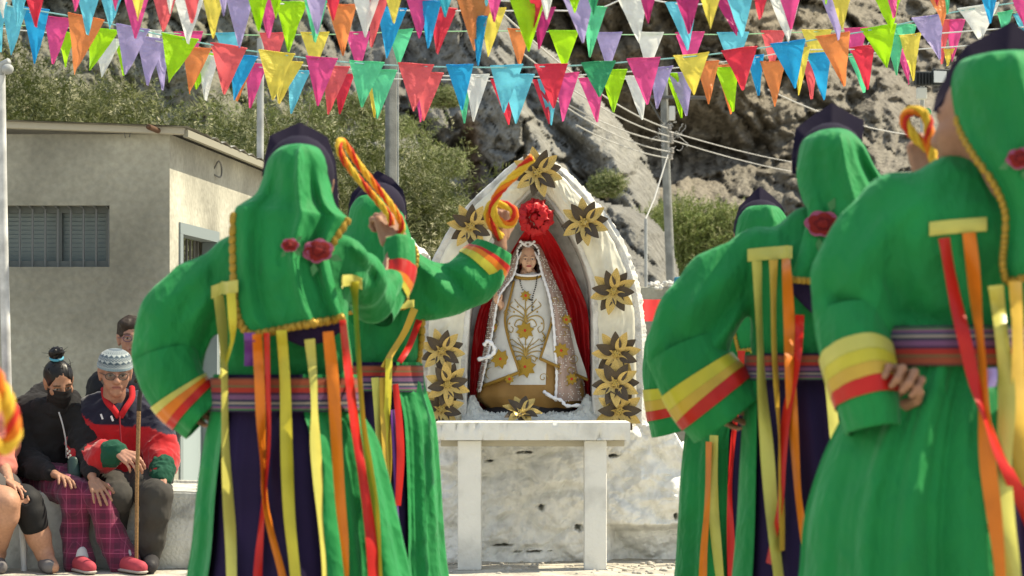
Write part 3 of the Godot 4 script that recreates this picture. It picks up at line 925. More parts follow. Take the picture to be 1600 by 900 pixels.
var flower0: Node3D
func flower(at: Vector3, turn: float, size: float, tilt: Vector3, label: String) -> void:
	var grp := "gold and dark poinsettias pinned on the shrine"
	if flower0 == null:
		flower0 = thing("poinsettia_flower", label, "fabric flower", Vector3.ZERO, grp)
		var gold := mat("gold leaf", Color(0.86, 0.61, 0.19), 0.34, ntex("glitter", 0.12, 0.55, 3), 3.0)
		gold.metallic = 0.2
		var dark := mat("smoky organza", Color(0.13, 0.098, 0.065), 0.5, ntex("glitter", 0.12, 0.55, 3), 3.0)
		dark.metallic = 0.25
		var gl := leaf_geo(0.122, 0.029, 0.4).mesh()
		var dl := leaf_geo(0.116, 0.030, 0.5).mesh()
		for k in 6:
			var o := obj("gold_leaf", gl, gold, flower0)
			o.transform = Transform3D(Basis(Vector3.BACK, k * TAU / 6.0 + 0.1 * sin(k * 5.0)) * Basis(Vector3.RIGHT, 0.12 + 0.1 * sin(k * 3.0)), Vector3(0, 0, 0.014 + 0.001 * k))
			o = obj("dark_leaf", dl, dark, flower0)
			o.transform = Transform3D(Basis(Vector3.BACK, (k + 0.5) * TAU / 6.0 + 0.13 * sin(k * 7.0)) * Basis(Vector3.RIGHT, 0.20 + 0.16 * cos(k * 4.0)), Vector3(0, 0, 0.006 + 0.001 * k))
		var c := Geo.new()
		var rng := RandomNumberGenerator.new()
		rng.seed = 4
		for k in 14:
			var r := 0.018 * sqrt(k / 14.0)
			var e := Vector3(cos(k * 2.4) * r, sin(k * 2.4) * r, 0.035 + 0.008 * rng.randf())
			c.tube([Vector3(e.x * 0.3, e.y * 0.3, 0.01), e], 0.0012, 4, false)
			c.ball(e, Vector3.ONE * 0.0042, 6, 4)
		obj("berry_centre", c, mat("gold bead", Color(0.55, 0.40, 0.10), 0.3), flower0)
		flower0.position = at
	else:
		var r: Node3D = flower0.duplicate()
		r.name = numbered(self, "poinsettia_flower")
		add_child(r, true)
		r.set_meta("label", label)
		r.position = at
		_turn(r, turn, size * 1.1, tilt)
		return
	_turn(flower0, turn, size * 1.1, tilt)

func _turn(o: Node3D, turn: float, size: float, tilt: Vector3) -> void:
	o.basis = (Basis.from_euler(tilt) * Basis(Vector3.BACK, turn)).scaled(Vector3.ONE * size)

func make_niche_things() -> void:
	var d := DS - 0.05
	var list := [
		[838, 270, 0.2, 1.0, "gold and dark poinsettia at the very top of the arch"],
		[735, 354, 0.5, 0.92, "poinsettia on the upper left side of the arch"],
		[914, 348, 0.1, 0.95, "poinsettia on the upper right side of the arch, above two others"],
		[959, 455, 0.9, 0.92, "poinsettia halfway up the right side of the arch"],
		[690, 549, 0.3, 0.9, "upper poinsettia of the three low on the left side of the arch"],
		[698, 600, 1.2, 0.9, "middle poinsettia of the three low on the left side"],
		[689, 640, 0.7, 0.9, "lowest poinsettia on the left side, beside the table top"],
		[964, 552, 0.6, 0.95, "upper poinsettia of the three low on the right side of the arch"],
		[962, 600, 0.0, 0.95, "middle poinsettia of the three low on the right side"],
		[966, 641, 1.0, 0.95, "lowest poinsettia on the right side, beside the table top"],
	]
	for k in list.size():
		var l: Array = list[k]
		flower(P(l[0], l[1], d - 0.01 * (k % 3)), l[2], l[3], Vector3(0.12 * sin(k * 3.0), 0.15 * cos(k * 5.0), 0), l[4])
	flower(P(815, 648, DS - 0.16), 0.3, 0.78, Vector3(-0.75, 0.1, 0), "single poinsettia lying at the statue's feet behind the table top")
	# red satin: a rosette with two swags
	var red := cloth("red satin", Color(0.50, 0.008, 0.012), 0.38, 0.25)
	var at := P(836, 340, DS - 0.02)
	var t := thing("red_bow", "red satin rosette at the peak of the niche with long swags", "bow", at)
	var rng := RandomNumberGenerator.new()
	rng.seed = 9
	for k in 17:
		var g := Geo.new()
		var p := PackedVector3Array()
		var ring := 0 if k < 9 else 1
		var th := TAU * k / 9.0 + (0.35 if ring else 0.0) if k < 15 else rng.randf() * TAU
		var r := [0.046, 0.026][ring] as float if k < 15 else 0.01
		var c := at + Vector3(cos(th) * r, sin(th) * r, 0.0 + 0.022 * ring)
		var b := Basis(Vector3.BACK, th) * Basis(Vector3.UP, 0.3 + rng.randf_range(-0.3, 0.3))
		for j in 9:
			for a in 7:
				var u := a / 6.0 * 2.0 - 1.0
				var w := j / 8.0
				var loop := Vector3(sin(w * PI) * 0.042, u * (0.030 + 0.012 * sin(w * PI)), 0.030 - cos(w * TAU * 0.5 + 0.3) * 0.020)
				loop += Vector3(0.006 * sin(u * 7.0 + k), 0, 0.006 * sin(u * 5.0 + w * 6.0 + k))
				p.append(c + b * loop)
		g.grid(p, 7, 9)
		obj("loop", g, red, t)
	var kn := Geo.new()
	kn.ball(at + Vector3(0, 0, 0.03), Vector3(0.03, 0.028, 0.022), 12, 8)
	kn.wrinkle(noise(30.0, 2), 0.006, Vector3.ONE)
	obj("knot", kn, red, t)
	var nf := noise(5.0, 3)
	for s in 2:
		# [left px, right px, py, distance]
		var rows: Array = [[[826, 842, 352, 12.84], [812, 838, 372, 12.96], [792, 822, 405, 13.06], [768, 800, 445, 13.07], [747, 790, 490, 13.07], [738, 782, 540, 13.06], [735, 768, 590, 13.05], [735, 752, 640, 13.04]],
			[[828, 850, 352, 12.84], [830, 866, 372, 12.94], [838, 884, 405, 13.06], [850, 904, 445, 13.07], [864, 918, 485, 13.07], [872, 921, 540, 13.06], [890, 921, 590, 13.05], [906, 921, 640, 13.04]]][s]
		var g := Geo.new()
		var p := PackedVector3Array()
		var nv := 90
		for j in nv:
			var w := j / (nv - 1.0)
			var r := row_at(rows, w)
			for a in 33:
				var u := a / 32.0
				var v := P(lerpf(r[0], r[1], u), r[2], r[3])
				var f := sin(u * 13.0 + w * 3.0 + 1.2 * sin(w * 4.0)) * 0.014 + sin(u * 29.0 - w * 5.0) * 0.005 + nf.get_noise_2d(u * 0.8, w * 0.9) * 0.02
				v.z += f * (0.4 + w)
				p.append(v)
		g.grid(p, 33, nv, false, PackedColorArray(), true)
		var o := obj("swag", g, red, t)
		o.set_meta("label", "left red swag" if s == 0 else "right red swag")
	var gk := Geo.new()
	p_back(gk)
	tag(obj("red_backcloth", gk, cloth("red cloth", Color(0.42, 0.008, 0.012), 0.7, 0.2), null, P(832, 640, DS - 0.0)), "red cloth hung behind the robed statue in the niche", "cloth")
	# white satin heaped on the floor of the niche
	var sg := Geo.new()
	var sp := PackedVector3Array()
	var n1 := noise(6.0, 3, FastNoiseLite.TYPE_SIMPLEX_SMOOTH, FastNoiseLite.FRACTAL_RIDGED, 21)
	for j in 50:
		for a in 150:
			var px := lerpf(722.0, 932.0, a / 149.0)
			var w := j / 49.0
			var v := P(px, 660, DS + 0.1)
			v.z = -DS + 0.08 - w * 0.42
			var h := 0.012 + 0.055 * sin(PI * minf(w * 1.6, 1.0)) * (0.55 + 0.45 * n1.get_noise_2d(v.x * 1.6 + w * 0.6, w * 0.7))
			h += 0.13 * (exp(-pow((px - 738.0) / 13.0, 2.0)) + exp(-pow((px - 918.0) / 14.0, 2.0))) * smoothstep(0.1, 0.6, w)
			h += 0.014 * n1.get_noise_2d(v.x * 4.0, w * 2.2)
			v.y = P(0, 662, DS).y + h * (1.0 - 0.5 * smoothstep(0.7, 1.0, w))
			sp.append(v)
	sg.grid(sp, 150, 50)
	tag(obj("white_satin", sg, cloth("white satin", Color(0.72, 0.73, 0.66), 0.4, 0.2), null, P(832, 662, DS)), "crumpled white satin heaped on the niche floor round the statue", "cloth")

func p_back(g: Geo) -> void:
	var p := PackedVector3Array()
	for j in 40:
		var w := j / 39.0
		for a in 60:
			var u := a / 59.0
			var half := lerpf(12.0, 97.0, smoothstep(0.0, 0.75, w))
			var v := P(832.0 + (u * 2.0 - 1.0) * half, lerpf(372.0, 655.0, w), DS + 0.365)
			v.z += 0.012 * sin(u * 40.0 + 2.0 * sin(w * 3.0)) + 0.01 * sin(u * 17.0 + w * 4.0)
			p.append(v)
	g.grid(p, 60, 40, false, PackedColorArray(), true)

# ---------------------------------------------------------------- the robed statue
const DV := 12.98
var robe_rows := [[830, 4, 0.04, 425], [829, 24, 0.07, 432], [829, 39, 0.09, 447], [830, 50, 0.105, 475], [830, 61, 0.12, 510], [829, 70, 0.135, 550], [828, 77, 0.145, 592], [828, 78, 0.148, 612]]

func robe_point(px: float, py: float, lift: float) -> Vector3:
	var t := 0.0
	for k in robe_rows.size() - 1:
		if py >= robe_rows[k][3]:
			t = (k + clampf(inverse_lerp(robe_rows[k][3], robe_rows[k + 1][3], py), 0.0, 1.0)) / (robe_rows.size() - 1)
	var r := row_at(robe_rows, t)
	if py > 538.0 and absf(px - 824.0) < 31.0: lift += 0.010
	var u := clampf((px - r[0]) / r[1], -0.98, 0.98)
	var v := P(px, py, DV)
	v.z += r[2] * sqrt(1.0 - u * u) + lift
	return v

func make_statue() -> void:
	var at := P(824, 645, DV)
	var t := thing("robed_statue", "small robed female statue with white embroidered gown and lace veil in the niche", "statue", at)
	# head, neck and trunk are one carved figure
	var skin := Color(0.58, 0.36, 0.24)
	var hg := head_geo(0.0065, skin, Color(0.42, 0.10, 0.09), Color(0.06, 0.04, 0.03), 0.94)
	var body := Geo.new()
	var hx := Transform3D(Basis(Vector3.UP, 0.10).scaled(Vector3(0.65, 0.65, 0.65)), P(825, 406, DV - 0.02))
	body.add(hg, hx)
	var tr := sdf([[P(825, 430, DV), 0.05, P(825, 600, DV), 0.08], [P(800, 445, DV), 0.03, P(850, 445, DV), 0.03], [P(800, 445, DV), 0.03, P(785, 480, DV - 0.05), 0.022], [P(785, 480, DV - 0.05), 0.022, P(779, 470, DV - 0.12), 0.016]], 0.012, 0.02)
	for k in tr.c.size(): tr.c[k] = skin
	body.add(tr)
	var hb := sdf(hand_bones(frame(P(781, 476, DV - 0.11), P(772, 462, DV - 0.15), Vector3(0.6, 0, 0.6)), 1.0, 0.25, 1.0, 0.5), 0.0035, 0.004)
	for k in hb.c.size(): hb.c[k] = skin
	body.add(hb)
	obj("figure", body, vmat("painted plaster", 0.45), t)
	var hair := Geo.new()
	hair.ball(P(825, 398, DV + 0.01), Vector3(0.053, 0.057, 0.060), 16, 10)
	for s in [-1.0, 1.0]:
		hair.tube(smooth_path([P(825 + s * 13, 388, DV - 0.03), P(825 + s * 16, 404, DV - 0.02), P(825 + s * 17, 424, DV - 0.02), P(825 + s * 15, 438, DV - 0.03)], 4), 0.013, 8)
	obj("hair", hair, mat("dark hair", Color(0.03, 0.02, 0.016), 0.5), t)
	# gown
	var loft := func(rows: Array, amp: float, folds: float) -> Geo:
		var g := Geo.new()
		var p := PackedVector3Array()
		for j in 60:
			var r := row_at(rows, j / 59.0)
			for a in 72:
				var th := TAU * a / 72.0
				var f := 1.0 + amp * (j / 59.0) * sin(th * folds + 0.5)
				var v := P(r[0] + r[1] * cos(th) * f, r[3], DV)
				v.z += r[2] * sin(th) * f
				p.append(v)
		g.grid(p, 72, 60, true, PackedColorArray(), true)
		return g
	var ivory := cloth("ivory satin", Color(0.74, 0.73, 0.68), 0.5, 0.2)
	obj("gown", loft.call(robe_rows, 0.012, 9.0), ivory, t)
	var under := [[829, 70, 0.135, 548], [829, 79, 0.150, 590], [829, 83, 0.156, 614], [829, 80, 0.15, 625], [828, 62, 0.13, 640]]
	var cp := Geo.new()
	var cpp := PackedVector3Array()
	for jj in 12:
		for aa in 15: cpp.append(robe_point(lerpf(797.0 - jj * 0.2, 852.0 + jj * 0.2, aa / 14.0), lerpf(601.0, 540.0, jj / 11.0), -0.001))
	cp.grid(cpp, 15, 12)
	obj("front_panel", cp, ivory, t)
	obj("brown_hem", loft.call(under, 0.03, 12.0), cloth("brown gold brocade", Color(0.36, 0.20, 0.055), 0.45, 0.3), t)
	obj("dark_pedestal", loft.call([[826, 50, 0.12, 630], [826, 70, 0.15, 640], [826, 80, 0.17, 652], [826, 80, 0.17, 662]], 0.0, 1.0), mat("dark plinth", Color(0.02, 0.018, 0.02), 0.5), t)
	# side panels of the cape: left and right, white with gold edge
	var gold := mat("gold thread", Color(0.50, 0.29, 0.045), 0.45, ntex("glitter", 0.12, 0.55, 3), 6.0)
	var panels := [
		[[[790, 803, 440], [777, 796, 470], [767, 789, 502], [757, 796, 540], [750, 808, 578], [747, 811, 594]], 0.03],
		[[[856, 866, 440], [860, 878, 470], [862, 892, 502], [853, 903, 538], [845, 914, 566], [843, 918, 577]], 0.03]]
	for s in 2:
		var g := Geo.new()
		var p := PackedVector3Array()
		var inner := []
		var lower := []
		var rows: Array = panels[s][0]
		for j in 40:
			var w := j / 39.0
			var r := row_at(rows, w)
			for a in 15:
				var u := a / 14.0
				var px := lerpf(r[0], r[1], u)
				var py := r[2] + (24.0 * w * w * (0.5 - u) if s == 0 else 33.0 * w * w * (u - 0.5))
				var v := P(px, py, DV - 0.02)
				var q := u if s == 0 else 1.0 - u
				v.z = maxf(robe_point(px, py, 0.0).z, v.z) + 0.01 + panels[s][1] * sin(q * PI * 0.6) * w
				p.append(v)
				if (s == 0 and a == 14) or (s == 1 and a == 0): inner.append(v + Vector3(0, 0, 0.003))
				if j == 39: lower.append(v + Vector3(0, 0, 0.003))
		g.grid(p, 15, 40, false, PackedColorArray(), true)
		var o := obj("cape_panel", g, ivory, t)
		var e := Geo.new()
		e.tube(inner, 0.007, 6)
		e.tube(lower, 0.010, 6)
		obj("gold_edge", e, gold, o)
	# collar, beads
	var g := Geo.new()
	var ring := []
	for k in 25:
		var th := lerpf(-0.3, PI + 0.3, k / 24.0)
		ring.append(P(825 + 20 * cos(th), 431 + 5 * sin(th), DV) + Vector3(0, 0, 0.03 + 0.055 * sin(th)))
	g.tube(ring, 0.010, 8)
	obj("gold_collar", g, gold, t)
	g = Geo.new()
	var lace_ring := []
	for q in ring: lace_ring.append(q + Vector3(0, 0.014, 0.004))
	g.tube(lace_ring, 0.007, 6)
	obj("lace_collar", g, mat("lace", Color(0.78, 0.78, 0.8), 0.8), t)
	g = Geo.new()
	for side in 2:
		var path := smooth_path([robe_point(812 if side == 0 else 839, 432, 0.014), robe_point(814 if side == 0 else 837, 447, 0.008), robe_point(824 if side == 0 else 832, 466, 0.008), robe_point(831, 486 if side == 1 else 470, 0.010)], 6)
		for q in path:
			g.ball(q, Vector3.ONE * 0.0042, 6, 4)
	obj("bead_necklace", g, mat("black bead", Color(0.02, 0.02, 0.02), 0.3), t)
	# embroidered flowers: eight gold petals round a red heart
	var yellow := mat("gold satin", Color(0.58, 0.36, 0.035), 0.45, ntex("glitter", 0.12, 0.55, 3), 6.0)
	var ruby := mat("red bead", Color(0.5, 0.03, 0.015), 0.35)
	for f in [[821, 463, 9, 0.02], [820, 517, 15, 0.0], [820, 573, 18, 0.0], [782, 561, 16, 0.04], [876, 548, 13, 0.055], [772, 512, 8, 0.03], [884, 500, 9, 0.055], [796, 592, 8, 0.04], [892, 592, 10, 0.06]]:
		g = Geo.new()
		var r: float = f[2] / F * DV
		for k in 8:
			var th := k * TAU / 8.0 + 0.2
			var o := Vector3(cos(th), sin(th), 0)
			var w := Vector3(-sin(th), cos(th), 0) * r * 0.30
			var c := robe_point(f[0], f[1], 0.010 + f[3])
			var a := g.vert(c + Vector3(0, 0, 0.004))
			g.vert(c + o * r * 0.55 - w + Vector3(0, 0, 0.001))
			g.vert(c + o * r - Vector3(0, 0, 0.005))
			g.vert(c + o * r * 0.55 + w + Vector3(0, 0, 0.001))
			g.vert(c + o * r * 0.55 + Vector3(0, 0, 0.006))
			for q in 4:
				g.tri(a + 4, a + [0, 1, 2, 3][q], a + [1, 2, 3, 0][q])
		var o2 := obj("embroidered_flower", g, yellow, t)
		var hg2 := Geo.new()
		hg2.ball(robe_point(f[0], f[1], 0.014 + f[3]), Vector3(0.008, 0.008, 0.004), 8, 5)
		obj("red_heart", hg2, ruby, o2)
	# scrolls of gold thread, mirrored about the middle
	g = Geo.new()
	for s in [-1.0, 1.0]:
		for v in [[[0, 506], [3, 494], [16, 484], [24, 478], [20, 472]], [[0, 506], [5, 497], [18, 494], [27, 500], [28, 514], [22, 520], [19, 514], [23, 510]], [[0, 500], [2, 485], [11, 476], [17, 468]], [[0, 506], [8, 500], [14, 502], [17, 509], [12, 512]],
				[[0, 556], [4, 544], [14, 536], [21, 530]], [[0, 556], [6, 547], [18, 541], [27, 538]], [[0, 557], [8, 551], [20, 549], [28, 553]], [[0, 556], [2, 545], [8, 535], [12, 528]], [[0, 560], [9, 556], [16, 559], [14, 565], [10, 562]], [[26, 520], [30, 528], [26, 534], [22, 530]]]:
			var path := []
			for q in v: path.append(robe_point(821 + s * q[0], q[1], 0.004))
			path = smooth_path(path, 5)
			var rad := []
			for k in path.size(): rad.append(0.0042 * (1.0 - 0.6 * k / path.size()))
			g.tube(path, rad, 5)
		for v in [[18, 488], [25, 506], [12, 480], [18, 560], [24, 545], [10, 525], [28, 528]]:
			g.ball(robe_point(821 + s * v[0], v[1], 0.004), Vector3(0.006, 0.006, 0.003), 7, 4)
	g.tube([robe_point(821, 470, 0.004), robe_point(821, 505, 0.004)], 0.003, 5)
	g.tube([robe_point(821, 530, 0.004), robe_point(821, 560, 0.004)], 0.003, 5)
	obj("gold_scrollwork", g, mat("old gold thread", Color(0.36, 0.24, 0.06), 0.5), t)
	# scrolls on the two side panels and the veil
	g = Geo.new()
	var rng := RandomNumberGenerator.new()
	rng.seed = 17
	for v in [[768, 585, 1.0], [764, 560, 0.8], [775, 530, 0.9], [772, 505, 0.7], [795, 585, 0.6], [790, 525, 0.7], [792, 490, 0.6], [800, 550, 0.6], [756, 600, 0.7], [848, 590, 0.7], [866, 470, 0.6], [872, 575, 0.8], [890, 580, 1.0], [880, 520, 0.9], [872, 500, 0.7], [896, 560, 0.8], [884, 595, 0.7], [900, 590, 0.8]]:
		var path := []
		for k in 14:
			var th = k * 0.55 + v[0]
			var r: float = (15.0 - k) * 0.75 * v[2]
			path.append(robe_point(v[0] + r * cos(th), v[1] - r * sin(th), 0.02 if v[0] < 830 else 0.05))
		g.tube(path, 0.0026, 4)
	obj("panel_scrollwork", g, mat("old gold thread", Color(0.36, 0.24, 0.06)), t)
	# mantle of pinkish lace down the right side, a strip on the left, with white edge and beads
	var lace := cloth("pink lace", Color(0.50, 0.36, 0.30), 0.7, 0.2)
	var veils := [[[[812, 842, 377, 0.03], [838, 852, 400, 0.03], [848, 865, 432, 0.06], [858, 879, 465, 0.115], [864, 891, 505, 0.14], [867, 902, 550, 0.15], [869, 911, 590, 0.155], [867, 916, 626, 0.16]], "right_lace_mantle"], [[[811, 836, 377, 0.03], [800, 812, 400, 0.03], [786, 802, 432, 0.07], [770, 780, 465, 0.12], [762, 772, 505, 0.11], [755, 765, 545, 0.10], [749, 757, 580, 0.10], [744, 750, 612, 0.09]], "left_lace_mantle"]]
	for s in 2:
		g = Geo.new()
		var p := PackedVector3Array()
		var edge := []
		var spots := []
		var back := []
		for j in 90:
			var w := j / 89.0
			var r := row_at(veils[s][0], w)
			for a in 25:
				var u := a / 24.0
				var px := lerpf(r[0], r[1], u)
				var q := u if s == 0 else 1.0 - u
				var v := P(px, r[2], DV)
				v.z += r[3] + 0.035 * sin(q * 2.2) * w - q * q * (0.05 + 0.16 * w) + 0.006 * sin(q * 16.0 + w * 5.0) * w
				p.append(v)
				if (s == 0 and a == 0) or (s == 1 and a == 24): edge.append(v + Vector3(0, 0, 0.006))
				if rng.randf() < 0.16 and j > 12: spots.append(v + Vector3(0, 0, 0.003))
		g.grid(p, 25, 90, false, PackedColorArray(), true)
		var o := obj("lace_mantle", g, lace, t)
		var e := Geo.new()
		var rad := []
		for k in edge.size(): rad.append(0.0062 + 0.002 * sin(k * 1.9) + (0.002 if s == 0 else 0.0))
		e.tube(edge, rad, 7)
		if s == 0:
			var tail := smooth_path([edge[-3], P(858, 618, DV) + Vector3(0, 0, 0.19), P(850, 612, DV) + Vector3(0, 0, 0.2), P(862, 620, DV) + Vector3(0, 0, 0.22), P(876, 625, DV) + Vector3(0, 0, 0.22), P(884, 633, DV) + Vector3(0, 0, 0.23), P(905, 632, DV) + Vector3(0, 0, 0.2)], 6)
			var tr2 := []
			for k in tail.size(): tr2.append(0.009 + 0.003 * sin(k * 1.7))
			e.tube(tail, tr2, 7)
		else:
			var tail := smooth_path([P(757, 540, DV) + Vector3(0, 0, 0.2), P(764, 534, DV) + Vector3(0, 0, 0.22), P(773, 545, DV) + Vector3(0, 0, 0.22), P(768, 556, DV) + Vector3(0, 0, 0.21), P(748, 562, DV) + Vector3(0, 0, 0.17)], 6)
			var tr2 := []
			for k in tail.size(): tr2.append(0.011 + 0.003 * sin(k * 1.7))
			e.tube(tail, tr2, 7)
		obj("lace_edge", e, mat("lace", Color(0.78, 0.78, 0.8)), o)
		var bd := Geo.new()
		for q in spots: bd.ball(q, Vector3.ONE * 0.0035, 5, 3)
		var bo := obj("beads", bd, mat("pearl", Color(0.8, 0.78, 0.72), 0.2), o)
		bo.set_meta("kind", "stuff")
	# lace over the hair
	g = Geo.new()
	var p := PackedVector3Array()
	for j in 12:
		var ph := j / 11.0 * PI * 0.5
		for a in 30:
			var th := lerpf(-0.25, PI + 0.25, a / 29.0)
			var rr := 0.060 + 0.002 * sin(a * 2.5)
			p.append(P(825, 397, DV + 0.005) + Vector3(rr * cos(th) * cos(ph) * (0.9 + 0.1), rr * sin(th) * 1.02 * cos(ph) + 0.0, 0.04 - 0.10 * sin(ph)))
	g.grid(p, 30, 12)
	obj("lace_cap", g, cloth("grey lace", Color(0.36, 0.35, 0.33), 0.7, 0.2), t)
	g = Geo.new()
	var lp := []
	for k in 41:
		var th := lerpf(-0.35, PI + 0.35, k / 40.0)
		lp.append(P(825, 397, DV + 0.005) + Vector3(0.061 * cos(th), 0.063 * sin(th), 0.040))
	var lr := []
	for k in 41: lr.append(0.006 + 0.003 * sin(k * 2.1))
	g.tube(lp, lr, 6)
	obj("lace_trim", g, mat("lace", Color(0.78, 0.78, 0.8)), t)

# ---------------------------------------------------------------- bunting
# each pennant: colour, left x, right x, top left y, top right y, tip x, tip y (pixels of the photograph)
const PENNANTS := {
	"B": "w 232 253 50 51 241 96;p 271 318 53 53 296 112;s 337 381 55 54 360 112;c 406 447 55 55 426 112;y 470 515 54 54 492 112;p 540 580 53 53 561 113;m 606 646 51 49 623 102;o 793 829 48 49 812 105;l 857 905 51 51 882 108;v 930 972 54 54 950 111;w 994 1037 54 54 1012 113;p 1055 1101 54 53 1078 113;s 1120 1170 54 54 1146 113;c 1189 1227 51 52 1207 106;y 1252 1299 50 50 1277 111;p 1318 1356 48 46 1335 105;m 1396 1433 43 41 1412 100;c 1462 1487 35 34 1472 100;y 1474 1490 80 80 1481 103;p 1478 1508 34 34 1488 96;m 1557 1582 24 19 1568 62;s 1583 1612 26 22 1604 66",
	"C3": "l 90 118 52 56 102 105;w 150 192 62 66 161 122;l 180 198 68 70 192 117;v 238 266 75 80 254 141;l 298 334 84 88 308 141;w 310 342 88 92 321 157;o 366 399 100 102 371 159;p 383 418 101 104 391 169;s 450 485 113 114 456 179;r 520 554 118 120 532 180;y 572 594 122 123 586 185;p 645 664 124 124 657 191;m 708 738 125 125 726 194;r 766 806 127 127 795 195;s 840 874 128 129 861 196;r 832 860 128 129 858 195;p 904 944 126 125 933 192;w 976 1014 123 122 1003 188;v 1043 1084 118 116 1072 182;l 1040 1068 119 118 1065 184;o 1116 1144 106 104 1142 178;c 1252 1277 96 94 1267 156;m 1324 1353 88 86 1350 145;p 1398 1421 80 78 1419 132",
	"C2": "s 3 42 12 18 20 88;b 34 79 14 20 55 100;p 69 113 28 34 84 101;l 138 187 46 52 141 111;v 214 260 60 65 230 133;o 286 331 76 80 297 147;b 359 403 89 92 367 158;y 428 474 99 101 436 163;c 504 547 106 108 514 180;m 578 621 112 114 590 186;c 649 693 117 118 662 189;w 726 765 120 120 740 191;s 784 835 121 120 806 193;p 866 905 120 117 880 189;l 938 980 115 112 958 177;v 1014 1051 110 107 1026 171;o 1086 1123 101 99 1106 164;l 1116 1154 110 108 1144 176;b 1166 1193 91 89 1184 151;o 1187 1226 100 99 1210 167;y 1238 1265 80 77 1248 148;b 1260 1298 88 85 1288 156;r 1328 1366 78 74 1357 139;m 1382 1413 60 57 1400 119;y 1404 1438 60 55 1424 128",
	"C1": "s -30 12 4 8 -2 80;o 106 164 23 36 118 118;v 182 234 41 50 196 117;l 254 311 56 66 267 131;c 329 386 70 79 349 147;y 405 461 82 88 427 158;p 478 528 91 96 497 166;m 546 601 98 102 566 169;c 622 678 102 105 647 176;b 697 740 105 105 722 173;s 766 817 106 105 787 176;r 835 887 104 104 865 171;g 908 962 102 99 936 154;p 979 1032 96 93 1012 163;y 1052 1107 91 86 1084 148;r 1127 1183 83 76 1161 141;b 1203 1258 73 65 1242 138;o 1274 1327 61 54 1320 134;l 1345 1400 49 41 1386 106;v 1423 1473 33 25 1465 95;w 1496 1560 17 8 1534 62",
	"T2": "s 10 52 -40 -38 30 42;s 116 164 -28 -25 138 55;p 190 240 -20 -18 212 61;w 270 322 -12 -9 296 70;v 354 396 0 3 375 76;l 431 480 6 8 451 82;o 511 558 10 12 536 87;b 590 636 15 17 605 91;r 672 714 16 17 683 84;y 750 791 17 17 763 88;d 834 868 17 16 842 77;m 910 948 16 14 922 88;w 962 1012 -4 -4 998 68;s 1039 1089 8 6 1074 79;d 1117 1156 4 2 1150 57;w 1200 1252 -6 -9 1231 67;v 1276 1322 -14 -16 1311 61;l 1356 1412 -18 -22 1391 51;o 1440 1490 -26 -30 1471 42;w 1520 1570 -38 -42 1546 30",
	"T1": "r 34 80 -38 -37 57 43;s 150 200 -32 -30 174 47;c 232 284 -26 -25 257 51;y 312 360 -22 -20 334 61;p 400 442 -14 -13 420 61;m 472 516 -12 -12 492 67;c 578 610 -6 -6 579 72;w 546 602 -20 -21 572 61;b 656 690 6 6 669 76;p 628 684 -22 -22 655 60;s 714 772 -20 -20 742 65;o 712 776 -4 -4 741 80;b 738 762 30 30 747 105;r 806 858 -26 -26 832 50;l 796 852 2 3 826 79;v 876 930 -8 -8 911 68;d 1046 1100 -24 -25 1077 53;s 1128 1180 -20 -21 1159 58;p 1206 1258 -30 -31 1235 47;y 1288 1336 -30 -32 1316 46;p 1372 1410 -50 -52 1395 30;m 1460 1488 -54 -56 1480 22;b 1520 1564 -40 -42 1546 37;p 1568 1626 -36 -40 1600 46",
	"T0": "w -18 24 -55 -54 2 26;p 98 140 -62 -62 119 19;p 162 204 -60 -60 182 17;y 194 240 -50 -50 216 33;w 246 290 -58 -58 267 22;c 276 328 -46 -46 301 38;v 330 374 -54 -54 351 27;l 378 430 -36 -36 404 48;l 410 456 -50 -50 432 30;v 470 518 -32 -32 494 51;r 498 546 -48 -48 521 33;y 590 640 -46 -46 615 36;t 672 722 -50 -50 696 30;p 750 796 -46 -46 772 36;w 832 876 -54 -54 854 30;g 902 952 -56 -56 926 26;d 988 1036 -46 -46 1012 37;l 884 910 -10 -10 898 20;y 1084 1136 -38 -38 1109 46;r 1164 1212 -50 -50 1187 31;l 1276 1300 -50 -50 1289 8;r 1440 1480 -75 -76 1462 12",
}

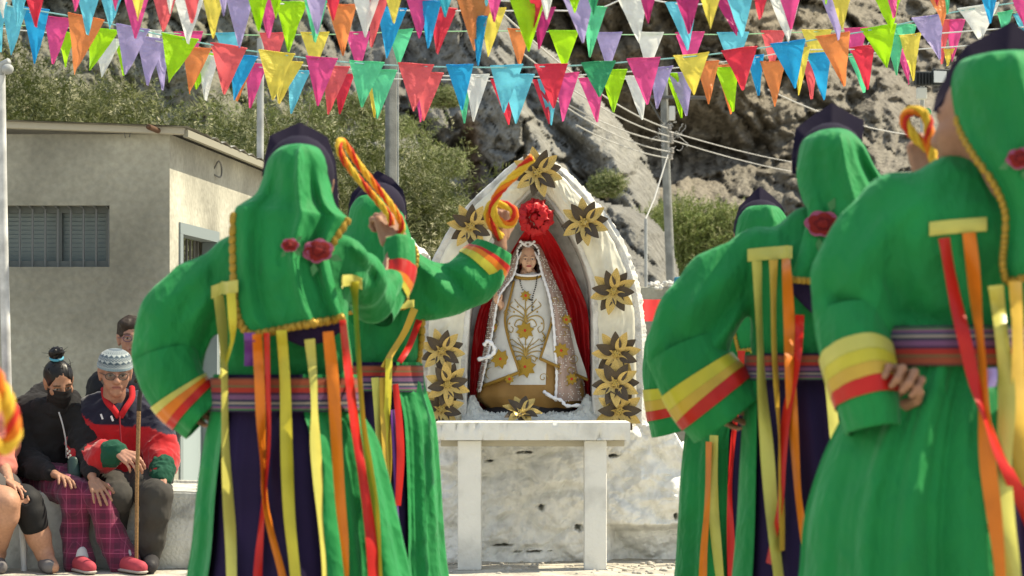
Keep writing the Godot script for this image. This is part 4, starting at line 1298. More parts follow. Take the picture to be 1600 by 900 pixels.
func make_bunting() -> void:
	var hues := {
		"p": Color(0.84, 0.10, 0.34), "c": Color(0.88, 0.15, 0.17), "r": Color(0.80, 0.05, 0.09), "o": Color(0.90, 0.31, 0.10), "y": Color(0.90, 0.76, 0.12), "l": Color(0.45, 0.84, 0.015), "m": Color(0.14, 0.72, 0.38),
		"g": Color(0.05, 0.36, 0.17), "s": Color(0.17, 0.66, 0.84), "b": Color(0.03, 0.42, 0.82), "t": Color(0.05, 0.45, 0.58), "v": Color(0.48, 0.41, 0.72), "w": Color(0.88, 0.90, 0.86), "d": Color(0.55, 0.045, 0.21)}
	var dist := {"T0": 7.6, "T1": 8.3, "T2": 9.0, "C1": 9.7, "C2": 10.4, "C3": 11.1, "B": 13.0}
	var cord := {"T0": Color(0.7, 0.7, 0.68), "T1": Color(0.7, 0.7, 0.68), "T2": Color(0.72, 0.72, 0.7), "C1": Color(0.25, 0.5, 0.5), "C2": Color(0.6, 0.62, 0.6), "C3": Color(0.6, 0.62, 0.6), "B": Color(0.35, 0.62, 0.35)}
	var says := {"T0": "nearest bunting string, only its pennant tips hanging into the frame", "T1": "second nearest bunting string along the top edge of the photo", "T2": "third bunting string from the top, its cord just below the top edge", "C1": "lowest nearest bunting string sagging across the middle, orange pennant at left",
		"C2": "bunting string just behind the lowest one, ending in a yellow pennant at right", "C3": "farther bunting string whose pennants peep out below the others", "B": "farthest level bunting string of small pennants on a green cord"}
	var n := noise(1.0, 2)
	for key in PENNANTS:
		var d: float = dist[key]
		var list: Array = PENNANTS[key].split(";")
		var tops := []
		for e in list:
			var w: PackedStringArray = e.split(" ")
			tops.append([w[0], float(w[1]), float(w[2]), float(w[3]), float(w[4]), float(w[5]), float(w[6])])
		tops.sort_custom(func(a, b): return a[1] < b[1])
		var mid: Array = tops[tops.size() / 2]
		var t := thing("bunting_string", says[key], "bunting", P(mid[1], mid[3], d), "strings of bunting across the square")
		var line := []
		var y0: float = tops[0][3]
		var y1: float = tops[-1][4]
		line.append(P(-420, y0 - 50, d))
		line.append(P(-160, y0 - 22, d))
		var lastx := -100.0
		for q in tops:
			var x: float = (q[1] + q[2]) / 2
			if x - lastx > 45.0:
				line.append(P(x, (q[3] + q[4]) / 2, d))
				lastx = x
		line.append(P(1760, y1 - 26, d))
		line.append(P(2020, y1 - 60, d))
		line = smooth_path(line, 5)
		var g := Geo.new()
		g.tube(line, 0.0032, 6)
		obj("cord", g, mat("cord " + key, cord[key], 0.7), t)
		for q in tops:
			var hue: Color = hues[q[0]]
			var m := mat("pennant " + q[0], hue, 0.42, ntex("paper", 0.008, 0.86, 4), 3.0, ntex("crease", 0.012, 0.0, 3, FastNoiseLite.TYPE_SIMPLEX_SMOOTH, FastNoiseLite.FRACTAL_RIDGED), 0.5)
			m.backlight_enabled = true
			m.backlight = Color(0.95, 0.95, 0.95)
			g = Geo.new()
			var p := PackedVector3Array()
			var s: float = q[1] * 0.37 + d * 10.0
			var sway := 0.03 * n.get_noise_2d(s, 0.0)
			for j in 10:
				var w := j / 9.0
				var a := lerpf(q[1], q[5] - 1.2, w)
				var b := lerpf(q[2], q[5] + 1.2, w)
				for k in 6:
					var u := k / 5.0
					var v := P(lerpf(a, b, u), lerpf(lerpf(q[3], q[4], u) - 2.5, q[6], w), d)
					v.z += 0.012 + (sway + 0.022 * n.get_noise_2d(s + u * 0.5, w * 0.8 + 9.0)) * w * 2.0 + 0.010 * sin(u * 5.0 + s) * (1.0 - 0.4 * w) + 0.012 * n.get_noise_2d(s + u * 2.0, w * 2.5)
					p.append(v)
			g.grid(p, 6, 10, false, PackedColorArray(), true)
			var hem := []
			for k in 6: hem.append(p[k] + Vector3(0, 0.001, -0.005))
			g.tube(hem, 0.0042, 6)
			obj("pennant", g, m, t)

# ---------------------------------------------------------------- the dancers
var GREEN := Color(0.012, 0.235, 0.055)
var NAVY := Color(0.018, 0.009, 0.048)

func hue(c: String) -> StandardMaterial3D:
	var hues := {"y": Color(0.62, 0.54, 0.045), "g": Color(0.62, 0.40, 0.05), "o": Color(0.74, 0.20, 0.012), "r": Color(0.56, 0.018, 0.012), "v": Color(0.16, 0.045, 0.28), "l": Color(0.48, 0.38, 0.75), "n": Color(0.60, 0.56, 0.12)}
	return cloth("ribbon " + c, hues[c], 0.34, 0.15, 0.12)

# distances of the nearest cloth, on a coarse raster of pixels
func splat(r: Dictionary, g: Geo) -> void:
	for v in g.v:
		var q := pix(v)
		var key := Vector2i(int(q.x / 8.0), int(q.y / 8.0))
		var d := -v.z
		if d < r.get(key, 1e9):
			r[key] = d

func near_d(r: Dictionary, px: float, py: float, other: float) -> float:
	var best := 1e9
	for a in [-1, 0, 1]:
		for b in [-1, 0, 1]:
			best = minf(best, r.get(Vector2i(int(px / 8.0) + a, int(py / 8.0) + b), 1e9))
	return best if best < 1e8 else other

# rows: [left px, left py, right px, right py, middle towards camera (m), edges towards camera (m)]
func sheet(rows: Array, d: float, nu: int, nv: int, folds: Array, n: FastNoiseLite, amp: float, back := 0.0) -> Geo:
	var g := Geo.new()
	var p := PackedVector3Array()
	for j in nv:
		var w := j / (nv - 1.0)
		var r := row_at(rows, w)
		for a in nu:
			var u := a / (nu - 1.0) * 2.0 - 1.0
			var h := (u + 1.0) / 2.0
			var v := P(lerpf(r[0], r[2], h), lerpf(r[1], r[3], h), d)
			v.z += r[5] + (r[4] - r[5]) * sqrt(maxf(0.0, 1.0 - u * u * 0.98)) - back
			for f in folds:   # [u at top, u at bottom, width, height, from w, to w]
				var c := lerpf(f[0], f[1], w)
				v.z += f[3] * exp(-pow((u - c) / f[2], 2.0)) * smoothstep(f[4], f[5], w)
			v.z += amp * n.get_noise_2d(u * 60.0, w * 14.0 + u * 8.0) * smoothstep(0.08, 0.5, w)
			p.append(v)
	g.grid(p, nu, nv, false, PackedColorArray(), true)
	return g

func braid(path: Array, r: float) -> Geo:
	var p := smooth_path(path, 4)
	var total := 0.0
	for k in p.size() - 1: total += p[k].distance_to(p[k + 1])
	var m := maxi(8, int(total / (r * 0.55)))
	var out := []
	var rad := []
	for k in m + 1:
		var x: float = float(k) / m * (p.size() - 1)
		var q := mini(int(x), p.size() - 2)
		out.append(p[q].lerp(p[q + 1], x - q) + Vector3(0, 0.35 * r * (1.0 if k % 4 < 2 else -1.0), 0))
		rad.append(r * [0.72, 1.1, 1.15, 0.8][k % 4])
	var g := Geo.new()
	g.tube(out, rad, 7)
	return g

func embroidered_rose(parent: Node, r: Dictionary, px: float, py: float, size: float, d: float, turn: float) -> void:
	var c := P(px, py, near_d(r, px, py, d) - 0.005)
	var s := size * d / F
	var layers := [[1.0, "rose pink", Color(0.52, 0.13, 0.25), 6, 0.10, 0.0], [0.82, "rose red", Color(0.36, 0.022, 0.018), 5, 0.12, 0.004], [0.52, "rose crimson", Color(0.22, 0.01, 0.012), 5, 0.14, 0.008], [0.30, "rose red", Color(0.36, 0.022, 0.018), 3, 0.14, 0.012]]
	var first: Node = null
	for l in layers:
		var g := Geo.new()
		var p := PackedVector3Array()
		for j in 5:
			for a in 40:
				var th := TAU * a / 40.0
				var rr: float = s * l[0] * (1.0 + l[4] * (1.6 * absf(sin(th * l[3] * 0.5 + turn + l[0] * 3.0)) - 0.8) + 0.05 * sin(th * 2.0 + turn)) * j / 4.0
				var v := c + Vector3(cos(th) * rr, sin(th) * rr * 0.82, 0)
				var dd := near_d(r, pix(v).x, pix(v).y, -c.z)
				v.z = lerpf(c.z, -dd + 0.006, 0.5 * j / 4.0) + l[5] * 0.6 + 0.004 * (1.0 - pow(j / 4.0, 3.0))
				p.append(v)
		g.grid(p, 40, 5, true, PackedColorArray(), true)
		var o := obj("embroidered_rose" if first == null else "petals", g, mat(l[1], l[2], 0.8, ntex("thread", 0.08, 0.5, 3), 9.0, ntex("weave", 0.05, 0.0, 3), 0.2), first if first else parent)
		if first == null: first = o
	for k in 3:
		var g := Geo.new()
		var th: float = turn + [2.6, 4.0, 5.4][k]
		var o := Vector3(cos(th), sin(th), 0)
		var w := Vector3(-sin(th), cos(th), 0) * s * 0.28
		var b := c + o * s * 0.85 + Vector3(0, 0, -0.001)
		g.quad(b - w * 0.4, b + o * s * 0.4 - w, b + o * s * 0.95, b + o * s * 0.4 + w)
		obj("embroidered_leaf", g, mat("leaf thread", Color(0.06, 0.20, 0.07), 0.8), first)

func skirt_geo(rows: Array, d: float, th0: float, th1: float, n: FastNoiseLite, amp: float, out := 0.0, nu := 160, nv := 60) -> Geo:
	# rows: [centre px, half width px, half depth m, py]
	var g := Geo.new()
	var p := PackedVector3Array()
	var full := th1 - th0 > TAU - 0.01
	for j in nv:
		var w := j / (nv - 1.0)
		var r := row_at(rows, w)
		for a in nu:
			var th = th0 + (th1 - th0) * a / (nu if full else nu - 1.0)
			var cs := cos(th)
			var f := amp * (0.25 + 0.75 * w) * (n.get_noise_2d(cs * 62.0 + 40.0 * signf(sin(th)), w * 4.0) + 0.5 * n.get_noise_2d(cs * 150.0, w * 6.0 + 20.0 * signf(sin(th))) + 0.35 * sin(th * 11.0 + 2.0 * sin(th * 3.0)))
			var v := P(r[0] + (r[1] + out * F / d) * cs, r[3], d)
			v.x += f * cs
			v.z += (r[2] + out) * sin(th) + f * sin(th) * 1.6
			p.append(v)
	g.grid(p, nu, nv, full, PackedColorArray(), true)
	return g

# a bell cuff: rings along a path [px, py, d, radius px across, radius m in depth]
func cuff_geo(rows: Array, t0: float, t1: float, out: float, n: FastNoiseLite, amp: float, nv: int, lip := false) -> Geo:
	var g := Geo.new()
	var p := PackedVector3Array()
	var nu := 64
	var m := nv * 2 if lip else nv
	for j in m:
		var w := lerpf(t0, t1, minf(j, nv - 1) / (nv - 1.0))
		var back := 0.0
		if j >= nv:   # the inside of the sleeve
			w = lerpf(t1, t0, (j - nv) / (nv - 1.0))
			back = 0.006
		var r := row_at(rows, w)
		var ra := row_at(rows, maxf(w - 0.08, 0.0))
		var rb := row_at(rows, minf(w + 0.08, 1.0))
		var c := P(r[0], r[1], r[2])
		var dir := (P(rb[0], rb[1], rb[2]) - P(ra[0], ra[1], ra[2])).normalized()
		var across := dir.cross(Vector3.BACK).normalized()
		var deep := across.cross(dir)
		for a in nu:
			var th := TAU * a / nu
			var f := 1.0 + amp * (0.4 + 0.6 * w) * n.get_noise_2d(cos(th) * 20.0 + 9.0, sin(th) * 20.0 + w * 6.0)
			p.append(c + across * cos(th) * (r[3] * r[2] / F * f + out - back) + deep * sin(th) * (r[4] * f + out - back))
	g.grid(p, nu, m, true)
	return g

func ribbon(parent: Node, r: Dictionary, colour: String, pts: Array, d: float, lift := 0.012) -> void:
	# pts: [px, py, width px]
	var rows := pts
	var m := maxi(10, int(absf(pts[-1][1] - pts[0][1]) / 14.0))
	var ds := []
	var q := []
	for k in m + 1:
		var w := row_at(rows, float(k) / m)
		q.append(w)
		ds.append(minf(near_d(r, w[0] - w[2] * 0.4, w[1], d), minf(near_d(r, w[0], w[1], d), near_d(r, w[0] + w[2] * 0.4, w[1], d))) - lift)
	for it in 3:
		var c := ds.duplicate()
		for k in range(1, m): ds[k] = minf(c[k], (c[k - 1] + c[k + 1] + c[k]) / 3.0)
	var g := Geo.new()
	var p := PackedVector3Array()
	var full := 6.0
	for w in q: full = maxf(full, w[2])
	for k in m + 1:
		var w: PackedFloat32Array = q[k]
		var tw = acos(clampf(w[2] / full, 0.25, 1.0)) * 0.5 * full * ds[k] / F
		var side := 1.0 if int(pts[0][0]) % 2 else -1.0
		var t := Vector2(q[mini(k + 1, m)][0] - q[maxi(k - 1, 0)][0], q[mini(k + 1, m)][1] - q[maxi(k - 1, 0)][1]).normalized()
		for a in 4:
			var u := a / 3.0 * 2.0 - 1.0
			var v := P(w[0] + u * w[2] * 0.5 * t.y, w[1] - u * w[2] * 0.5 * t.x, ds[k])
			v.z += u * tw * side + tw * 0.5 + 0.003 * (1.0 - u * u) + u * w[2] * ds[k] / F * 0.35 * sin(k * 0.32 + pts[0][0]) + 0.004
			p.append(v)
	g.grid(p, 4, m + 1, false, PackedColorArray(), true)
	obj("ribbon", g, hue(colour), parent)

func bar(parent: Node, r: Dictionary, pts: Array, wide: float, d: float) -> void:
	# a sewn band from which ribbons hang: [px, py] along its middle
	var g := Geo.new()
	var p := PackedVector3Array()
	var rows := []
	for q in pts: rows.append([q[0], q[1]])
	for k in 13:
		var w := row_at(rows, k / 12.0)
		for a in 5:
			var u := a / 4.0 - 0.5
			var y := w[1] + u * wide
			p.append(P(w[0], y, near_d(r, w[0], y, d) - 0.006 - 0.002 * (1.0 - 4.0 * u * u)))
	for it in 2:
		for k in range(1, 12):
			for a in 5: p[k * 5 + a].z = maxf(p[k * 5 + a].z, (p[(k - 1) * 5 + a].z + p[(k + 1) * 5 + a].z) / 2.0)
	g.grid(p, 5, 13)
	obj("ribbon_yoke", g, hue("n"), parent)

func belt_tex() -> ImageTexture:
	if tex.has("belt"): return tex.belt
	var rows := [Color(0.10, 0.04, 0.03), Color(0.26, 0.06, 0.03), Color(0.30, 0.07, 0.03), Color(0.27, 0.065, 0.03), Color(0.16, 0.10, 0.04), Color(0.34, 0.03, 0.02), Color(0.34, 0.03, 0.02), Color(0.05, 0.02, 0.05), Color(0.16, 0.07, 0.15), Color(0.16, 0.07, 0.15), Color(0.03, 0.03, 0.06), Color(0.28, 0.24, 0.20), Color(0.04, 0.05, 0.10), Color(0.20, 0.08, 0.16), Color(0.05, 0.16, 0.05), Color(0.03, 0.02, 0.05)]
	var im := Image.create(64, 256, false, Image.FORMAT_RGBA8)
	for y in 256:
		for x in 64:
			var c: Color = rows[y / 16]
			c = c * (0.78 + 0.22 * float((x / 2 + y / 3) % 2)) * (1.0 if y % 16 > 1 else 0.8)
			c.a = 1.0
			im.set_pixel(x, y, c.linear_to_srgb())
	tex.belt = ImageTexture.create_from_image(im)
	return tex.belt

func belt_mat(flip: bool) -> StandardMaterial3D:
	var key := "woven belt %s" % flip
	if mats.has(key): return mats[key]
	var m := mat(key, Color.WHITE, 0.85)
	m.albedo_texture = belt_tex()
	m.uv1_scale = Vector3(6, 1 if flip else -1, 1)
	m.rim_enabled = true
	m.rim = 0.2
	return m

# three twisted strands of yellow, orange and red wool
func rope(called: String, label: String, path: Array, r: float, twist := 9.0) -> void:
	var p := smooth_path(path, 8)
	var t := thing(called, label, "rope", p[0], "braided wool ropes the dancers hold")
	var cols := [["rope yellow", Color(0.80, 0.50, 0.04)], ["rope orange", Color(0.80, 0.20, 0.012)], ["rope red", Color(0.62, 0.03, 0.012)], ["rope yellow", Color(0.80, 0.50, 0.04)]]
	var total := 0.0
	var at := [0.0]
	for k in p.size() - 1:
		total += p[k].distance_to(p[k + 1])
		at.append(total)
	var m := maxi(20, int(total / (r * 0.5)))
	var q := []
	for k in m + 1:
		var s := total * k / m
		var j := 0
		while j < at.size() - 2 and at[j + 1] < s: j += 1
		q.append(p[j].lerp(p[j + 1], clampf((s - at[j]) / maxf(at[j + 1] - at[j], 1e-6), 0.0, 1.0)))
	for c in 4:
		var line := []
		for k in m + 1:
			var dir: Vector3 = (q[mini(k + 1, m)] - q[maxi(k - 1, 0)]).normalized()
			var u := dir.cross(Vector3.BACK if absf(dir.z) < 0.9 else Vector3.UP).normalized()
			var w := dir.cross(u)
			var th := total * k / m / r * twist * 0.055 + c * TAU / 4.0
			line.append(q[k] + (u * cos(th) + w * sin(th)) * r * 0.56)
		var g := Geo.new()
		var rad := []
		for k in m + 1: rad.append(r * (0.54 + 0.07 * sin(k * 1.9 + c)))
		g.tube(line, rad, 7)
		obj("strand", g, cloth(cols[c][0], cols[c][1], 0.8, 0.4), t)

func hat(parent: Node, top: Array, base: Vector2, d: float, n := 0.08) -> void:
	# a stiff navy cap front with a pointed upper edge; top: outline from left to right in pixels
	var g := Geo.new()
	var rows := []
	for q in top: rows.append([base.x + (q[0] - base.x) * 1.05, base.y + (q[1] - base.y) * 1.03])
	var nu := 61
	for lay in 2:
		var p := PackedVector3Array()
		for j in 8:
			var w := j / 7.0
			for a in nu:
				var x := float(a) / (nu - 1)
				var k := x * (rows.size() - 1)
				var q := mini(int(k), rows.size() - 2)
				var f := k - q
				var a0 := Vector2(rows[q][0], rows[q][1]).lerp(Vector2(rows[q + 1][0], rows[q + 1][1]), f)
				var low := base.lerp(a0, 0.62)
				low.y = maxf(low.y, a0.y)
				var e := low.lerp(a0, w)
				var u := x * 2.0 - 1.0
				p.append(P(e.x, e.y, d + n * (1.0 - u * u * 0.95) * (0.6 + 0.4 * w) + (0.012 if lay else 0.0)))
		g.grid(p, nu, 8, false, PackedColorArray(), lay == 1)
	var o := obj("cap", g, cloth("navy felt", Color(0.010, 0.006, 0.024), 0.9, 0.0), parent)
	var s := Geo.new()
	s.ball(P(base.x, base.y + 0.004 * F / d, d - 0.012), Vector3(0.087, 0.098, 0.102), 20, 12)
	obj("cap_crown", s, cloth("navy felt", Color(0.010, 0.006, 0.024)), o)

func body_of(parent: Node, j: Dictionary, hands: Array, head_at: Vector3, facing: Basis, skin: Color, fine := 0.012) -> void:
	var g := sdf(body_bones(j, 0.6), 0.02, 0.03)
	for k in g.c.size(): g.c[k] = skin
	var hg := head_geo(fine, skin, skin * Color(0.9, 0.55, 0.55), Color(0.03, 0.02, 0.02))
	g.add(hg, Transform3D(facing, head_at))
	for h in hands:
		var q := sdf(h, 0.0045, 0.005)
		for k in q.c.size(): q.c[k] = skin
		g.add(q)
	obj("body", g, vmat("skin", 0.55, ntex("skin", 0.03, 0.86, 3), 3.0), parent)

# folds of cloth on the side towards the camera: [x0, y0, x1, y1 in pixels, width in pixels, height in m]
func crease(g: Geo, list: Array, d: float) -> void:
	for k in g.v.size():
		var v := g.v[k]
		if v.z < -d - 0.05: continue
		var q := pix(v)
		for f in list:
			var a := Vector2(f[0], f[1])
			var b := Vector2(f[2], f[3]) - a
			var t := clampf((q - a).dot(b) / b.length_squared(), 0.0, 1.0)
			var e: float = (q - a - b * t).length() / f[4]
			if e < 2.6: v.z += f[5] * exp(-e * e) * sqrt(sin(PI * clampf(t, 0.03, 0.97)))
		g.v[k] = v

# the parts that all dancers share, from measurements in pixels
func dancer(c: Dictionary) -> Dictionary:
	var d: float = c.d
	var s := d / F
	var base := P(c.cx, 0, d)
	base.y = 0.0
	var t := thing("person", c.label, "person", base, "dancers in green costume seen from behind")
	var n := noise(0.035, 3, FastNoiseLite.TYPE_SIMPLEX_SMOOTH, FastNoiseLite.FRACTAL_FBM, c.seed)
	var wr := noise(4.5, 3, FastNoiseLite.TYPE_SIMPLEX_SMOOTH, FastNoiseLite.FRACTAL_RIDGED, c.seed + 1)
	var soft := noise(3.0, 2, FastNoiseLite.TYPE_SIMPLEX_SMOOTH, FastNoiseLite.FRACTAL_FBM, c.seed + 2)
	var green := cloth("green satin", GREEN, 0.68, 0.9, 0.10)
	green.metallic_specular = 0.3
	green.heightmap_texture = ntex("crumple", 0.009, 0.0, 4, FastNoiseLite.TYPE_SIMPLEX_SMOOTH, FastNoiseLite.FRACTAL_RIDGED)
	green.heightmap_scale = 2.2
	green.uv1_scale = Vector3(1.1, 0.6, 1.1)
	var r := {}
	# body
	var top := P(c.cx, c.belt[0], d)
	var j := {}
	j.chest = P(c.neck[0], c.neck[1] + 0.15 / s, d)
	j.neck = P(c.neck[0], c.neck[1], d)
	j.hip = P(c.cx, c.belt[1] + 0.06 / s, d)
	for q in ["sl", "el", "wl", "sr", "er", "wr"]: j[q] = P(c[q][0], c[q][1], c[q][2])
	for q in [["l", -1.0], ["r", 1.0]]:
		var hx: Vector3 = j.hip + Vector3(q[1] * 0.085, -0.07, 0)
		j["h" + q[0]] = hx
		j["k" + q[0]] = Vector3(hx.x + q[1] * 0.01, 0.50, hx.z - 0.02)
		j["a" + q[0]] = Vector3(hx.x + q[1] * 0.015, 0.085, hx.z + 0.02)
		j["t" + q[0]] = Vector3(hx.x + q[1] * 0.03, 0.045, hx.z - 0.12)
	var hands := []
	for h in c.hands:   # [wrist px, py, d, towards px, py, d, palm, side, curl]
		hands.append(hand_bones(frame(P(h[0], h[1], h[2]), P(h[3], h[4], h[5]), h[6]), h[7], h[8], 0.8, 0.95, 0.8))
	body_of(t, j, hands, P(c.head[0], c.head[1], d), Basis(Vector3.UP, PI + c.get("turn", 0.0)), Color(0.36, 0.19, 0.115), 0.009)
	for q in ["l", "r"]:
		var sh := sdf([[j["a" + q] - Vector3(0, 0.03, -0.03), 0.042, j["t" + q], 0.036]], 0.014, 0.02)
		for k in sh.v.size(): sh.v[k].y = maxf(sh.v[k].y, 0.004)
		obj("shoe", sh, mat("dark shoe", Color(0.03, 0.028, 0.03), 0.6), t)
	# tunic
	var bones := pb(c.torso)
	for k in [0, 2]:
		var b0: Array = bones[k]
		var b1: Array = bones[k + 1]
		bones.append([b0[0].lerp(b1[0], 0.5), b0[1] * 1.0, b0[2].lerp(b1[2], 0.5), b0[3] * 1.0])
	for ch in c.arms:
		for b in chain(ch):
			b.append(Vector3(1.0, 1.0, 0.72))
			b[1] *= 0.93
			b[3] *= 0.93
			bones.append(b)
	var tu := sdf(bones, c.get("cell", 0.014), 0.034)
	for q in c.flat:   # flatten the trunk a little in depth
		for k in tu.v.size():
			var v := tu.v[k]
			v.z = -d + (v.z + d) * q
			tu.v[k] = v
	tu.wrinkle(soft, 0.012, Vector3(1.0, 0.6, 1.0))
	crease(tu, c.creases, d)
	tu.wrinkle(wr, 0.004, Vector3(1.4, 0.7, 1.4))
	obj("tunic", tu, green, t)
	splat(r, tu)
	# cuffs with their three bands
	for cu in c.cuffs:
		var cg := cuff_geo(cu.rows, 0.0, 1.0, 0.0, n, 0.16, 26, true)
		var o := obj("sleeve_end", cg, green, t)
		splat(r, cg)
		for b in cu.bands:
			var bg := cuff_geo(cu.rows, b[0], b[1], 0.004, n, 0.16, 6)
			obj("ribbon_band", bg, hue(b[2]), o)
	# skirts
	var sk := skirt_geo(c.skirt, d, 0.0, TAU, n, 0.024)
	obj("navy_skirt", sk, cloth("navy cloth", NAVY, 0.85, 0.0), t)
	splat(r, sk)
	var ov := skirt_geo(c.skirt, d, deg_to_rad(c.open[1]), deg_to_rad(c.open[0] + 360.0), n, 0.028, 0.02, 240, 60)
	obj("green_overskirt", ov, green, t)
	splat(r, ov)
	# belt
	var bl := skirt_geo(c.beltrows, d, 0.0, TAU, n, 0.004, 0.034, 90, 8)
	obj("woven_belt", bl, belt_mat(c.get("belt_flip", false)), t)
	splat(r, bl)
	# cap and veil
	if c.has("hat"): hat(t, c.hat, Vector2(c.get("crown", c.head[0]), c.head[1] - 0.03 / s), d, 0.08)
	if c.has("veil"):
		var vl := sheet(c.veil, d, 61, 90, c.folds, n, 0.004, -0.026)
		var vo := obj("veil", vl, green, t)
		var fine := {}
		splat(r, vl)
		splat(fine, vl)
		if c.has("lining"):
			var li := sheet(c.lining, d, 41, 40, [], n, 0.004)
			obj("veil_lining", li, cloth("navy lining", NAVY, 0.85, 0.0), vo)
			splat(r, li)
		var gold := mat("gold braid", Color(0.62, 0.38, 0.05), 0.4, ntex("glitter", 0.12, 0.55, 3), 6.0)
		gold.metallic = 0.4
		for tr in c.trim:   # [from row share, to row share, u]
			var path := []
			for k in 25:
				var w := lerpf(tr[0], tr[1], k / 24.0)
				var u := lerpf(tr[2], tr[3], k / 24.0)
				path.append(vl.v[clampi(roundi(w * 89), 0, 89) * 61 + clampi(roundi((u + 1.0) * 30), 0, 60)] + Vector3(0, 0, 0.004))
			obj("gold_trim", braid(path, c.get("braid", 0.007)), gold, vo)
		for ro in c.roses:
			embroidered_rose(vo, r, ro[0], ro[1], ro[2], d, ro[3])
	for b in c.get("bars", []): bar(t, r, b[0], b[1], d)
	for rb in c.ribbons: ribbon(t, r, rb[0], rb[1], d, rb[2] if rb.size() > 2 else 0.012)
	return {"node": t, "raster": r}

